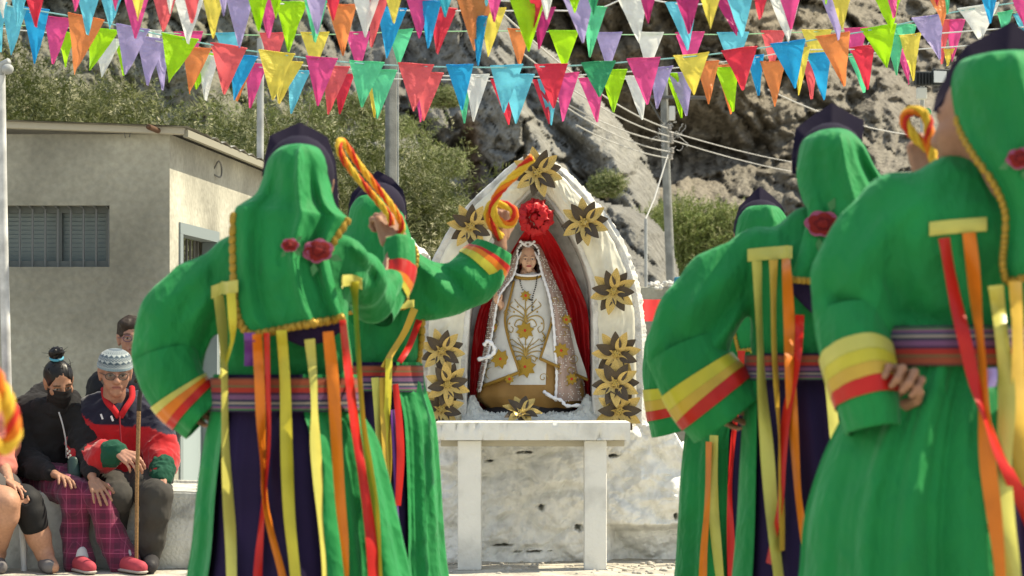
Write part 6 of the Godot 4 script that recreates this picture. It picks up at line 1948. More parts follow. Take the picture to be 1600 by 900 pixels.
func woman(fold: FastNoiseLite, soft: FastNoiseLite, fuzz: FastNoiseLite) -> void:
	var base := P(75, 0, 12.5)
	base.y = 0.0
	var t := thing("person", "seated woman in black hoodie, black face mask and plaid magenta trousers", "person", base, "people seated on the bench wall")
	var skin := Color(0.36, 0.19, 0.12)
	var j := {"chest": P(78, 672, 12.5), "neck": P(82, 628, 12.46), "hip": P(72, 742, 12.55), "sl": P(42, 645, 12.5), "el": P(38, 715, 12.42), "wl": P(84, 742, 12.16), "sr": P(118, 648, 12.44), "er": P(136, 715, 12.3), "wr": P(146, 744, 12.1),
		"hl": P(56, 752, 12.55), "kl": P(115, 774, 12.15), "al": P(124, 866, 12.13), "tl": P(134, 886, 11.98), "hr": P(96, 752, 12.5), "kr": P(155, 781, 12.14), "ar": P(192, 866, 12.1), "tr": P(206, 886, 11.96)}
	var g := sdf(body_bones(j, 0.72), 0.018, 0.03)
	paint(g, func(_v): return skin)
	var hg := head_geo(0.0055, skin, Color(0.3, 0.09, 0.08), Color(0.015, 0.01, 0.01), 0.96)
	var fx := Transform3D(Basis(Vector3.UP, 0.5) * Basis(Vector3.RIGHT, 0.5) * Basis(Vector3.BACK, 0.14), P(92, 598, 12.36))
	fx.basis = fx.basis.scaled(Vector3.ONE * 0.98)
	g.add(hg, fx)
	for h in [hand_bones(frame(P(88, 742, 12.13), P(114, 752, 11.97), Vector3(0.0, -1.0, 0.35)), 1.0, 0.30, 1.3, 0.98, 0.2), hand_bones(frame(P(146, 750, 12.06), P(160, 778, 11.95), Vector3(-0.1, -0.5, -0.8)), 1.0, 0.28, 1.3, 0.98, 0.2)]:
		var q := sdf(h, 0.0042, 0.005)
		paint(q, func(_v): return skin * 1.12)
		g.add(q)
	obj("body", g, vmat("skin", 0.55, ntex("skin", 0.03, 0.86, 3), 3.0), t)
	# face mask
	var m := Geo.new()
	var p := PackedVector3Array()
	for a in 17:
		var w := a / 16.0
		for b in 21:
			var u := b / 20.0 * 2.0 - 1.0
			var y := lerpf(-0.112, -0.004 + 0.012 * (1.0 - u * u), w)
			var z := 0.118 - 0.085 * u * u + 0.012 * sin(w * PI) - 0.022 * (1.0 - w)
			p.append(fx * Vector3(u * 0.072, y, z - 0.004 + 0.0018 * sin(w * 22.0)))
	m.grid(p, 21, 17)
	obj("face_mask", m, cloth("black mask", Color(0.011, 0.011, 0.012), 0.7, 0.15), t)
	# hair drawn back to a bun with a blue band
	var hair := sdf([[Vector3(0, 0.040, -0.018), 0.082, Vector3(0, 0.040, -0.018), 0.082, Vector3(0.97, 1.04, 1.15)], [Vector3(0, 0.0, -0.055), 0.066, Vector3(0, -0.03, -0.05), 0.05]], 0.007, 0.02, [[Vector3(0, -0.045, 0.12), 0.108, Vector3(0, -0.045, 0.12), 0.108, Vector3(1.0, 1.15, 1.0)]])
	var hn := noise(28.0, 2)
	hair.wrinkle(hn, 0.004, Vector3(1.0, 0.2, 0.2))
	var bun := Geo.new()
	bun.add(sdf([[Vector3(-0.012, 0.155, -0.055), 0.03, Vector3(0.012, 0.158, -0.055), 0.03], [Vector3(0, 0.172, -0.05), 0.016, Vector3(-0.01, 0.17, -0.06), 0.016]], 0.006, 0.01))
	bun.wrinkle(hn, 0.008, Vector3(1.5, 1.5, 1.5))
	hair.add(bun)
	var rng := RandomNumberGenerator.new()
	rng.seed = 8
	for k in 34:
		var o := Vector3(rng.randf_range(-0.03, 0.03), 0.15, -0.05) if k < 16 else Vector3(rng.randf_range(-0.07, 0.07), 0.09, rng.randf_range(-0.05, 0.05))
		var dir := Vector3(rng.randf_range(-1, 1), rng.randf_range(0.1, 1), rng.randf_range(-0.6, 0.6)).normalized()
		hair.tube([o, o + dir * 0.03, o + dir * 0.055 + Vector3(rng.randf_range(-0.01, 0.01), -0.004, 0)], [0.0022, 0.0016, 0.0008], 4)
	var hw := Geo.new()
	hw.add(hair, fx)
	var ho := obj("hair", hw, mat("black hair", Color(0.008, 0.007, 0.007), 0.38), t)
	var band := Geo.new()
	var ring := []
	for k in 25:
		var th := TAU * k / 24.0
		ring.append(fx * Vector3(0.032 * cos(th), 0.128, -0.05 + 0.028 * sin(th)))
	band.tube(ring, 0.008, 7, false)
	obj("hair_band", band, mat("blue elastic", Color(0.08, 0.30, 0.42), 0.6), ho)
	# hoodie
	var hb := pb([[78, 665, 12.5, 40, 74, 735, 12.55, 42], [44, 648, 12.5, 24, 114, 650, 12.46, 24], [64, 650, 12.52, 34, 94, 650, 12.5, 32]])
	hb.append_array(chain([[40, 646, 12.5, 25], [30, 685, 12.46, 25], [34, 715, 12.42, 24], [60, 732, 12.28, 17], [80, 740, 12.18, 11]]))
	hb.append_array(chain([[118, 650, 12.45, 22], [132, 690, 12.36, 21], [136, 718, 12.28, 17], [143, 740, 12.14, 11]]))
	var hood := sdf(hb, 0.011, 0.045)
	var hd := sdf(chain([[52, 632, 12.52, 15], [66, 638, 12.42, 13], [88, 640, 12.38, 11], [108, 634, 12.42, 12], [112, 622, 12.5, 13]]) + chain([[50, 628, 12.54, 15], [70, 616, 12.62, 17], [96, 616, 12.62, 15]]), 0.010, 0.03)
	hood.add(hd)
	hood.wrinkle(fold, 0.014, Vector3(1.0, 1.2, 1.0))
	hood.wrinkle(fuzz, 0.003, Vector3.ONE)
	var jo := obj("hoodie", hood, cloth("black fleece", Color(0.017, 0.016, 0.017), 0.95, 0.5), t)
	var zip := Geo.new()
	zip.tube(smooth_path([P(92, 644, 12.30), P(98, 664, 12.29), P(103, 690, 12.3), P(104, 715, 12.33)], 5), 0.0045, 5)
	obj("zip", zip, mat("zip metal", Color(0.4, 0.4, 0.4), 0.35), jo)
	# trousers
	var tb := chain([[62, 748, 12.52, 31], [92, 758, 12.3, 27], [115, 770, 12.12, 22], [119, 790, 12.12, 20], [117, 830, 12.15, 20], [123, 878, 12.11, 25]])
	tb.append_array(chain([[92, 750, 12.5, 31], [130, 766, 12.28, 26], [155, 776, 12.1, 21], [163, 800, 12.1, 19], [174, 838, 12.12, 21], [194, 879, 12.09, 24]]))
	tb.append_array(pb([[50, 748, 12.56, 30, 104, 748, 12.52, 30]]))
	var tr := sdf(tb, 0.011, 0.025)
	tr.wrinkle(fold, 0.011, Vector3(1.2, 0.6, 1.2))
	var pm := cloth("plaid flannel", Color.WHITE, 0.9, 0.3)
	pm.albedo_texture = plaid_tex()
	pm.uv1_scale = Vector3.ONE * 6.5
	obj("trousers", tr, pm, t)
	for s in [[124, 134, "pink"], [194, 214, "red"]]:
		var sh := Geo.new()
		var a := P(s[0], 884, 12.06)
		var b := P(s[1] + 6, 888, 11.9)
		a.y = 0.045
		b.y = 0.035
		sh = sdf([[a, 0.046, b, 0.036]], 0.008, 0.01)
		for k in sh.v.size(): sh.v[k].y = maxf(sh.v[k].y, 0.018)
		var so := obj("shoe", sh, cloth("rose shoe", Color(0.46, 0.06, 0.085), 0.7, 0.2), t)
		var sole := sdf([[Vector3(a.x, 0.014, a.z), 0.05, Vector3(b.x, 0.014, b.z), 0.04, Vector3(1, 0.3, 1)]], 0.008, 0.01)
		obj("sole", sole, mat("pale sole", Color(0.4, 0.36, 0.33), 0.7), so)
		var sock := sdf([[a + Vector3(0.01, 0.03, 0), 0.040, a + Vector3(0.005, 0.055, -0.01), 0.036]], 0.01, 0.01)
		obj("sock", sock, cloth("white sock", Color(0.6, 0.6, 0.6), 0.9, 0.2), so)
	# small bag at her hip
	var bg := thing("shoulder_bag", "small dark green bag hanging at the hip of the seated woman", "bag", P(115, 733, 12.2))
	var sb := sdf([[P(114, 722, 12.2), 0.030, P(116, 742, 12.18), 0.036, Vector3(1, 1.05, 0.6)]], 0.007, 0.01)
	obj("pouch", sb, mat("dark green leather", Color(0.025, 0.05, 0.045), 0.35), bg)
	var ch := Geo.new()
	for k in 7: ch.ball(P(105 + (k % 2) * 3 + k * 0.6, 702 + k * 3.2, 12.2), Vector3(0.006, 0.008, 0.005), 6, 4)
	obj("clasp_chain", ch, mat("steel", Color(0.5, 0.48, 0.42), 0.25), bg)

func man(fold: FastNoiseLite, soft: FastNoiseLite, fuzz: FastNoiseLite) -> void:
	var base := P(190, 0, 12.5)
	base.y = 0.0
	var t := thing("person", "seated old man in knitted cap, glasses and red and navy fleece, holding a cane", "person", base, "people seated on the bench wall")
	var skin := Color(0.40, 0.21, 0.145)
	var j := {"chest": P(188, 665, 12.5), "neck": P(184, 622, 12.44), "hip": P(195, 742, 12.55), "sl": P(140, 650, 12.48), "el": P(132, 722, 12.32), "wl": P(186, 708, 12.08), "sr": P(236, 650, 12.46), "er": P(256, 708, 12.34), "wr": P(252, 745, 12.16),
		"hl": P(170, 752, 12.55), "kl": P(183, 781, 12.18), "al": P(182, 866, 12.32), "tl": P(186, 884, 12.2), "hr": P(216, 752, 12.52), "kr": P(244, 779, 12.14), "ar": P(232, 864, 12.18), "tr": P(240, 884, 12.04)}
	var g := sdf(body_bones(j, 0.78), 0.018, 0.03)
	paint(g, func(_v): return skin)
	var hg := head_geo(0.0055, skin, Color(0.34, 0.13, 0.11), Color(0.16, 0.11, 0.09), 1.06, 1.0)
	var fx := Transform3D(Basis(Vector3.UP, 0.26) * Basis(Vector3.RIGHT, 0.16), P(180, 584, 12.34))
	fx.basis = fx.basis.scaled(Vector3.ONE * 1.02)
	g.add(hg, fx)
	for h in [hand_bones(frame(P(188, 707, 12.06), P(212, 722, 11.98), Vector3(-0.15, -0.55, -0.75)), 1.0, 0.75, 0.7, 1.05, 0.8), hand_bones(frame(P(252, 744, 12.16), P(244, 766, 12.02), Vector3(0, -0.8, -0.5)), -1.0, 0.35, 1.0, 1.0, 0.4)]:
		var q := sdf(h, 0.0042, 0.005)
		paint(q, func(_v): return skin * 1.1)
		g.add(q)
	obj("body", g, vmat("skin", 0.55, ntex("skin", 0.03, 0.86, 3), 3.0), t)
	# grey hair at the temples
	var hair := sdf([[Vector3(0, 0.03, -0.03), 0.088, Vector3(0, -0.01, -0.035), 0.08]], 0.008, 0.01, [[Vector3(0, -0.02, 0.16), 0.155, Vector3(0, -0.02, 0.16), 0.155]])
	var hw := Geo.new()
	hw.add(hair, fx)
	obj("hair", hw, mat("grey hair", Color(0.16, 0.15, 0.14), 0.7), t)
	# knitted cap
	var cap := Geo.new()
	var p := PackedVector3Array()
	for a in 20:
		var w := a / 19.0
		for b in 48:
			var th := -TAU * b / 48.0
			var r := (0.098 if w < 0.18 else 0.094) * sqrt(maxf(0.0, 1.0 - pow(maxf(w - 0.15, 0.0) / 0.85, 2.4)))
			r += 0.0018 * sin(th * 24.0) * (1.0 - w)
			p.append(fx * Vector3(r * cos(th) * 0.96, 0.038 + 0.095 * w + 0.012 * sin(th) * -1.0 * (1.0 - w), r * sin(th) * 1.1 - 0.012))
	cap.grid(p, 48, 20, true)
	var km := mat("knit", Color.WHITE, 0.95)
	km.albedo_texture = knit_tex()
	km.rim_enabled = true
	km.rim = 0.4
	km.uv1_scale = Vector3(1, 1, 1)
	obj("knitted_cap", cap, km, t)
	# glasses
	var gl := Geo.new()
	for s in [-1.0, 1.0]:
		var ring := []
		for k in 21:
			var th := TAU * k / 20.0
			ring.append(fx * Vector3(s * 0.034 + 0.025 * cos(th), 0.0 + 0.018 * sin(th), 0.106 - 0.010 * absf(0.034 + 0.025 * cos(th) * s) / 0.03))
		gl.tube(ring, 0.0024, 5, false)
		gl.tube([fx * Vector3(s * 0.058, 0.006, 0.088), fx * Vector3(s * 0.084, 0.008, 0.0)], 0.002, 5)
	gl.tube([fx * Vector3(-0.010, 0.004, 0.104), fx * Vector3(0.010, 0.004, 0.104)], 0.002, 5)
	var go := obj("glasses", gl, mat("spectacle frame", Color(0.06, 0.05, 0.045), 0.4), t)
	for s in [-1.0, 1.0]:
		var ln := Geo.new()
		var q := PackedVector3Array()
		for rr in 3:
			for k in 18:
				var th := -TAU * k / 18.0
				q.append(fx * Vector3(s * 0.034 + 0.0235 * cos(th) * rr / 2.0, 0.0165 * sin(th) * rr / 2.0, 0.0955))
		ln.grid(q, 18, 3, true)
		var lm := mat("tinted lens", Color(0.10, 0.085, 0.07), 0.12)
		lm.transparency = BaseMaterial3D.TRANSPARENCY_ALPHA
		lm.albedo_color.a = 0.4
		lm.roughness = 0.3
		obj("lens", ln, lm, go)
	# fleece: navy yoke, red body and sleeves, green cuffs
	var bones := pb([[188, 668, 12.5, 50, 194, 735, 12.54, 54], [146, 652, 12.48, 30, 230, 652, 12.47, 30], [168, 648, 12.5, 36, 206, 648, 12.5, 36]])
	bones.append_array(chain([[144, 656, 12.47, 28], [134, 692, 12.4, 27], [138, 720, 12.32, 25], [162, 713, 12.18, 20], [180, 709, 12.1, 15]]))
	bones.append_array(chain([[232, 656, 12.46, 27], [246, 690, 12.4, 25], [253, 718, 12.32, 22], [252, 740, 12.2, 16]]))
	var jk := sdf(bones, 0.011, 0.05)
	jk.wrinkle(fold, 0.015, Vector3(1.0, 1.2, 1.0))
	jk.wrinkle(soft, 0.012, Vector3.ONE)
	jk.wrinkle(fuzz, 0.002, Vector3.ONE)
	paint(jk, func(v):
		var q := pix(v)
		var line := 665.0 + 0.05 * (q.x - 188.0) - 18.0 * smoothstep(150.0, 118.0, q.x) + 10.0 * smoothstep(228.0, 262.0, q.x)
		return Color(0.38, 0.009, 0.015) if q.y > line else Color(0.012, 0.014, 0.028))
	var jm := vmat("fleece", 0.95)
	jm.rim_enabled = true
	jm.rim = 0.5
	jm.rim_tint = 0.6
	var jo := obj("fleece_jacket", jk, jm, t)
	var cf := sdf(chain([[166, 712, 12.17, 21], [177, 708, 12.11, 19], [185, 707, 12.08, 14]]), 0.009, 0.02)
	cf.wrinkle(fold, 0.009, Vector3(2.2, 2.2, 2.2))
	obj("gathered_cuff", cf, cloth("bottle green", Color(0.010, 0.075, 0.042), 0.9, 0.3), jo)
	cf = sdf(chain([[254, 731, 12.24, 20], [252, 746, 12.16, 16]]), 0.009, 0.02)
	cf.wrinkle(fold, 0.012, Vector3(2.5, 2.5, 2.5))
	obj("gathered_cuff", cf, cloth("bottle green", Color(0.010, 0.075, 0.042)), jo)
	for side in [[[162, 608, 12.44], [166, 626, 12.36], [178, 640, 12.31], [186, 652, 12.31]], [[206, 606, 12.44], [206, 622, 12.36], [196, 638, 12.31], [188, 652, 12.31]]]:
		var cl := Geo.new()
		var path := []
		for q in side: path.append(P(q[0], q[1], q[2]))
		cl.tube(smooth_path(path, 5), 0.017, 8)
		obj("collar", cl, cloth("red collar", Color(0.50, 0.014, 0.02), 0.9, 0.3), jo)
	var zp := Geo.new()
	zp.tube([P(187, 650, 12.285), P(188, 675, 12.285), P(190, 700, 12.29)], 0.005, 5)
	obj("zip", zp, mat("dark zip", Color(0.25, 0.02, 0.03), 0.5), jo)
	for q in [[159, 651], [175, 654]]:
		var tg := Geo.new()
		tg.box(P(q[0], q[1], 12.285), Vector3(0.010, 0.03, 0.004), Basis(Vector3.BACK, 0.35), 0.001)
		obj("pull_tab", tg, mat("white tab", Color(0.6, 0.6, 0.62), 0.5), jo)
	# trousers
	var tb := chain([[172, 750, 12.52, 32], [180, 766, 12.3, 27], [184, 777, 12.14, 22], [180, 800, 12.2, 20], [178, 850, 12.3, 18], [180, 868, 12.32, 18]])
	tb.append_array(chain([[214, 750, 12.5, 33], [232, 764, 12.26, 28], [245, 774, 12.1, 23], [243, 800, 12.1, 21], [237, 840, 12.15, 20], [232, 864, 12.18, 20]]))
	tb.append_array(pb([[166, 748, 12.56, 32, 220, 748, 12.54, 32]]))
	var tr := sdf(tb, 0.011, 0.025)
	tr.wrinkle(fold, 0.010, Vector3(1.2, 0.7, 1.2))
	obj("trousers", tr, cloth("grey trousers", Color(0.06, 0.056, 0.05), 0.9, 0.25), t)
	for s in [[182, 12.26], [236, 12.1]]:
		var a := P(s[0], 878, s[1])
		a.y = 0.045
		var sh := sdf([[a, 0.045, a + Vector3(0.02, -0.008, 0.15), 0.038]], 0.01, 0.01)
		for k in sh.v.size(): sh.v[k].y = maxf(sh.v[k].y, 0.006)
		obj("shoe", sh, mat("dark shoe", Color(0.03, 0.028, 0.03), 0.6), t)
	var cane := thing("walking_cane", "wooden cane with dark crook held upright by the seated old man", "cane", Vector3(P(214, 0, 11.98).x, 0, -11.98))
	var cg := Geo.new()
	var foot := P(213, 0, 11.98)
	foot.y = 0.0
	cg.tube([foot, P(214, 760, 11.98), P(217, 640, 11.99)], [0.0095, 0.0105, 0.011], 10)
	obj("stick", cg, mat("cane wood", Color(0.36, 0.21, 0.09), 0.5, ntex("bark", 0.03, 0.6, 4), 4.0), cane)
	cg = Geo.new()
	cg.tube(smooth_path([P(217, 642, 11.99), P(218, 622, 11.99), P(220, 606, 12.0), P(216, 592, 12.02), P(212, 596, 12.04)], 4), 0.012, 8)
	obj("handle", cg, mat("dark handle", Color(0.02, 0.018, 0.016), 0.5), cane)

func behind(fold: FastNoiseLite, soft: FastNoiseLite) -> void:
	var d := 12.98
	var base := P(215, 0, d)
	base.y = 0.0
	var t := thing("person", "bespectacled person in a dark jacket sitting behind the old man, half hidden", "person", base, "people seated on the bench wall")
	var skin := Color(0.44, 0.235, 0.16)
	var j := {"chest": P(216, 625, d), "neck": P(212, 572, d), "hip": P(220, 750, d), "sl": P(168, 606, d), "el": P(158, 680, d), "wl": P(180, 740, d + -0.1), "sr": P(254, 606, d), "er": P(262, 670, d), "wr": P(258, 700, d - 0.1),
		"hl": P(196, 765, d), "kl": P(190, 772, d - 0.42), "al": P(190, 870, d - 0.42), "tl": P(192, 884, d - 0.55), "hr": P(240, 765, d), "kr": P(246, 772, d - 0.40), "ar": P(246, 870, d - 0.42), "tr": P(248, 884, d - 0.52)}
	var g := sdf(body_bones(j), 0.02, 0.03)
	paint(g, func(_v): return skin)
	var fx := Transform3D(Basis(Vector3.UP, 0.25) * Basis(Vector3.RIGHT, 0.0), P(206, 530, d))
	g.add(head_geo(0.0055, skin, Color(0.36, 0.13, 0.11), Color(0.05, 0.035, 0.03), 0.98), fx)
	var q := sdf(hand_bones(frame(P(258, 698, d - 0.1), P(259, 722, d - 0.12), Vector3(-1, 0, 0)), 1.0, 0.4), 0.0045, 0.005)
	paint(q, func(_v): return skin)
	g.add(q)
	obj("body", g, vmat("skin", 0.55, ntex("skin", 0.03, 0.86, 3), 3.0), t)
	var hair := sdf([[Vector3(0, 0.052, -0.018), 0.084, Vector3(0, 0.04, -0.03), 0.084, Vector3(0.98, 1.0, 1.12)], [Vector3(-0.04, 0.085, 0.05), 0.03, Vector3(0.04, 0.085, 0.05), 0.03]], 0.007, 0.02, [[Vector3(0, -0.03, 0.14), 0.104, Vector3(0, -0.03, 0.14), 0.104]])
	hair.wrinkle(noise(30.0, 2), 0.007, Vector3(1, 0.5, 0.6))
	var hw := Geo.new()
	hw.add(hair, fx)
	obj("hair", hw, mat("brown hair", Color(0.035, 0.024, 0.018), 0.5), t)
	var gl := Geo.new()
	for s in [-1.0, 1.0]:
		var ring := []
		for k in 17:
			var th := TAU * k / 16.0
			ring.append(fx * Vector3(s * 0.033 + 0.024 * cos(th), 0.002 + 0.018 * sin(th), 0.1))
		gl.tube(ring, 0.0022, 5, false)
		gl.tube([fx * Vector3(s * 0.057, 0.006, 0.098), fx * Vector3(s * 0.08, 0.008, 0.0)], 0.002, 5)
	obj("glasses", gl, mat("purple frame", Color(0.09, 0.05, 0.10), 0.4), t)
	var bones := pb([[214, 625, d, 46, 220, 740, d, 50], [172, 606, d, 28, 252, 606, d, 28]])
	bones.append_array(chain([[168, 608, d, 30], [158, 680, d, 26], [178, 735, d - 0.08, 22]]))
	bones.append_array(chain([[254, 608, d, 28], [262, 665, d, 22], [258, 694, d - 0.09, 16]]))
	var jk := sdf(bones, 0.014, 0.05)
	jk.wrinkle(fold, 0.012, Vector3.ONE)
	obj("jacket", jk, cloth("black jacket", Color(0.014, 0.014, 0.018), 0.7, 0.2), t)
	var tr := sdf(chain([[200, 762, d, 30], [190, 775, d - 0.4, 26], [190, 868, d - 0.42, 20]]) + chain([[238, 762, d, 30], [246, 775, d - 0.4, 26], [246, 868, d - 0.42, 20]]), 0.018, 0.03)
	obj("trousers", tr, cloth("dark trousers", Color(0.02, 0.02, 0.024), 0.8, 0.2), t)

func edge_person(fold: FastNoiseLite, soft: FastNoiseLite) -> void:
	var d := 12.3
	var base := P(-30, 0, d)
	base.y = 0.0
	# a white plastic chair
	var ch := thing("plastic_chair", "white plastic chair at the left edge under the bare-legged person", "chair", base)
	var seat := Geo.new()
	seat.box(P(-30, 785, d), Vector3(0.44, 0.03, 0.42), Basis.IDENTITY, 0.012)
	var wp := mat("white plastic", Color(0.72, 0.74, 0.74), 0.4)
	obj("seat", seat, wp, ch)
	for s in [[-84, d - 0.2], [34, d - 0.2], [-80, d + 0.2], [26, d + 0.2]]:
		var lg := Geo.new()
		var f := P(s[0] + (4 if s[0] > 0 else -4), 0, s[1])
		f.y = 0.0
		lg.tube([f, P(s[0], 788, s[1])], [0.016, 0.022], 8)
		obj("leg", lg, wp, ch)
	var bk := Geo.new()
	bk.box(P(-30, 710, d + 0.21), Vector3(0.42, 0.46, 0.025), Basis(Vector3.RIGHT, -0.12), 0.01)
	obj("backrest", bk, wp, ch)
	var t := thing("person", "bare-legged person in pink top and black knee brace, cut by the left edge", "person", base, "people seated on the bench wall")
	var skin := Color(0.50, 0.27, 0.17)
	var j := {"chest": P(-34, 670, d), "neck": P(-34, 615, d), "hip": P(-34, 755, d), "sl": P(-76, 640, d), "el": P(-80, 712, d - 0.05), "wl": P(-40, 748, d - 0.25), "sr": P(4, 640, d), "er": P(2, 715, d - 0.06), "wr": P(14, 752, d - 0.26),
		"hl": P(-54, 768, d), "kl": P(10, 786, 11.82), "al": P(-4, 866, 12.05), "tl": P(-8, 886, 11.92), "hr": P(-14, 762, d), "kr": P(42, 784, 12.0), "ar": P(70, 866, 12.04), "tr": P(84, 887, 11.9)}
	var bones := body_bones(j, 1.0)
	bones.append_array(chain([[-40, 772, 12.1, 28], [4, 786, 11.86, 25], [6, 806, 11.86, 22], [-2, 850, 11.98, 14]]))
	bones.append_array(chain([[-4, 770, 12.2, 26], [40, 786, 12.0, 21], [50, 812, 12.0, 19], [60, 838, 12.02, 18], [71, 870, 12.04, 11]]))
	var g := sdf(bones, 0.012, 0.03)
	paint(g, func(_v): return skin)
	var fx := Transform3D(Basis(Vector3.UP, 0.5), P(-32, 575, d))
	g.add(head_geo(0.010, skin, Color(0.36, 0.13, 0.11), Color(0.05, 0.035, 0.03)), fx)
	for h in [hand_bones(frame(P(14, 753, d - 0.27), P(38, 766, 11.94), Vector3(0, -0.9, 0.2)), 1.0, 0.3), hand_bones(frame(P(-40, 748, d - 0.25), P(-20, 762, 11.9), Vector3(0, -0.9, 0.2)), 1.0, 0.3)]:
		var q := sdf(h, 0.0045, 0.005)
		paint(q, func(_v): return skin)
		g.add(q)
	obj("body", g, vmat("skin", 0.55, ntex("skin", 0.03, 0.86, 3), 3.0), t)
	var hair := Geo.new()
	hair.ball(fx * Vector3(0, 0.04, -0.03), Vector3(0.085, 0.095, 0.1), 16, 10)
	obj("hair", hair, mat("brown hair", Color(0.035, 0.024, 0.018)), t)
	var top := sdf(pb([[-34, 665, d, 42, -34, 745, d, 44], [-70, 645, d, 26, 0, 645, d, 25]]) + chain([[2, 642, d, 24], [4, 690, d - 0.02, 24], [2, 730, d - 0.1, 23]]) + chain([[-74, 642, d, 24], [-78, 700, d, 22]]), 0.012, 0.04)
	top.wrinkle(fold, 0.014, Vector3.ONE)
	obj("pink_top", top, cloth("pink jersey", Color(0.66, 0.22, 0.17), 0.8, 0.3), t)
	var sh := sdf(chain([[-54, 764, d, 36], [-18, 772, 12.02, 36]]) + chain([[-20, 760, d, 36], [4, 768, 12.14, 33]]), 0.014, 0.03)
	obj("shorts", sh, cloth("grey shorts", Color(0.10, 0.09, 0.085), 0.9, 0.2), t)
	var br := sdf(chain([[36, 781, 12.02, 25.5], [42, 787, 12.0, 25.5], [48, 802, 11.995, 24], [53, 818, 12.0, 22]]), 0.008, 0.01, [[P(41, 782, 11.9), 0.03, P(41, 782, 11.88), 0.03]])
	obj("knee_brace", br, cloth("black neoprene", Color(0.012, 0.012, 0.013), 0.7, 0.2), t)
	for s in [[72, 12.03], [-4, 12.02]]:
		var a := P(s[0], 880, s[1])
		a.y = 0.045
		var so := sdf([[a, 0.044, a + Vector3(0.045, -0.006, 0.13), 0.036]], 0.009, 0.01)
		for k in so.v.size(): so.v[k].y = maxf(so.v[k].y, 0.006)
		obj("shoe", so, mat("grey trainer", Color(0.14, 0.13, 0.13), 0.7), t)

# ---------------------------------------------------------------- helpers
# A distance d and a pixel of the photograph give a point: the photo was taken level, from 1.05 m up.
func P(px: float, py: float, d: float) -> Vector3:
	return Vector3((px - 800.0) / F * d, EYE + (HOR - py) / F * d, -d)

func pix(v: Vector3) -> Vector2:
	return Vector2(800.0 + v.x / -v.z * F, HOR - (v.y - EYE) / -v.z * F)

func lin(c: Color) -> Color:
	return c.srgb_to_linear()

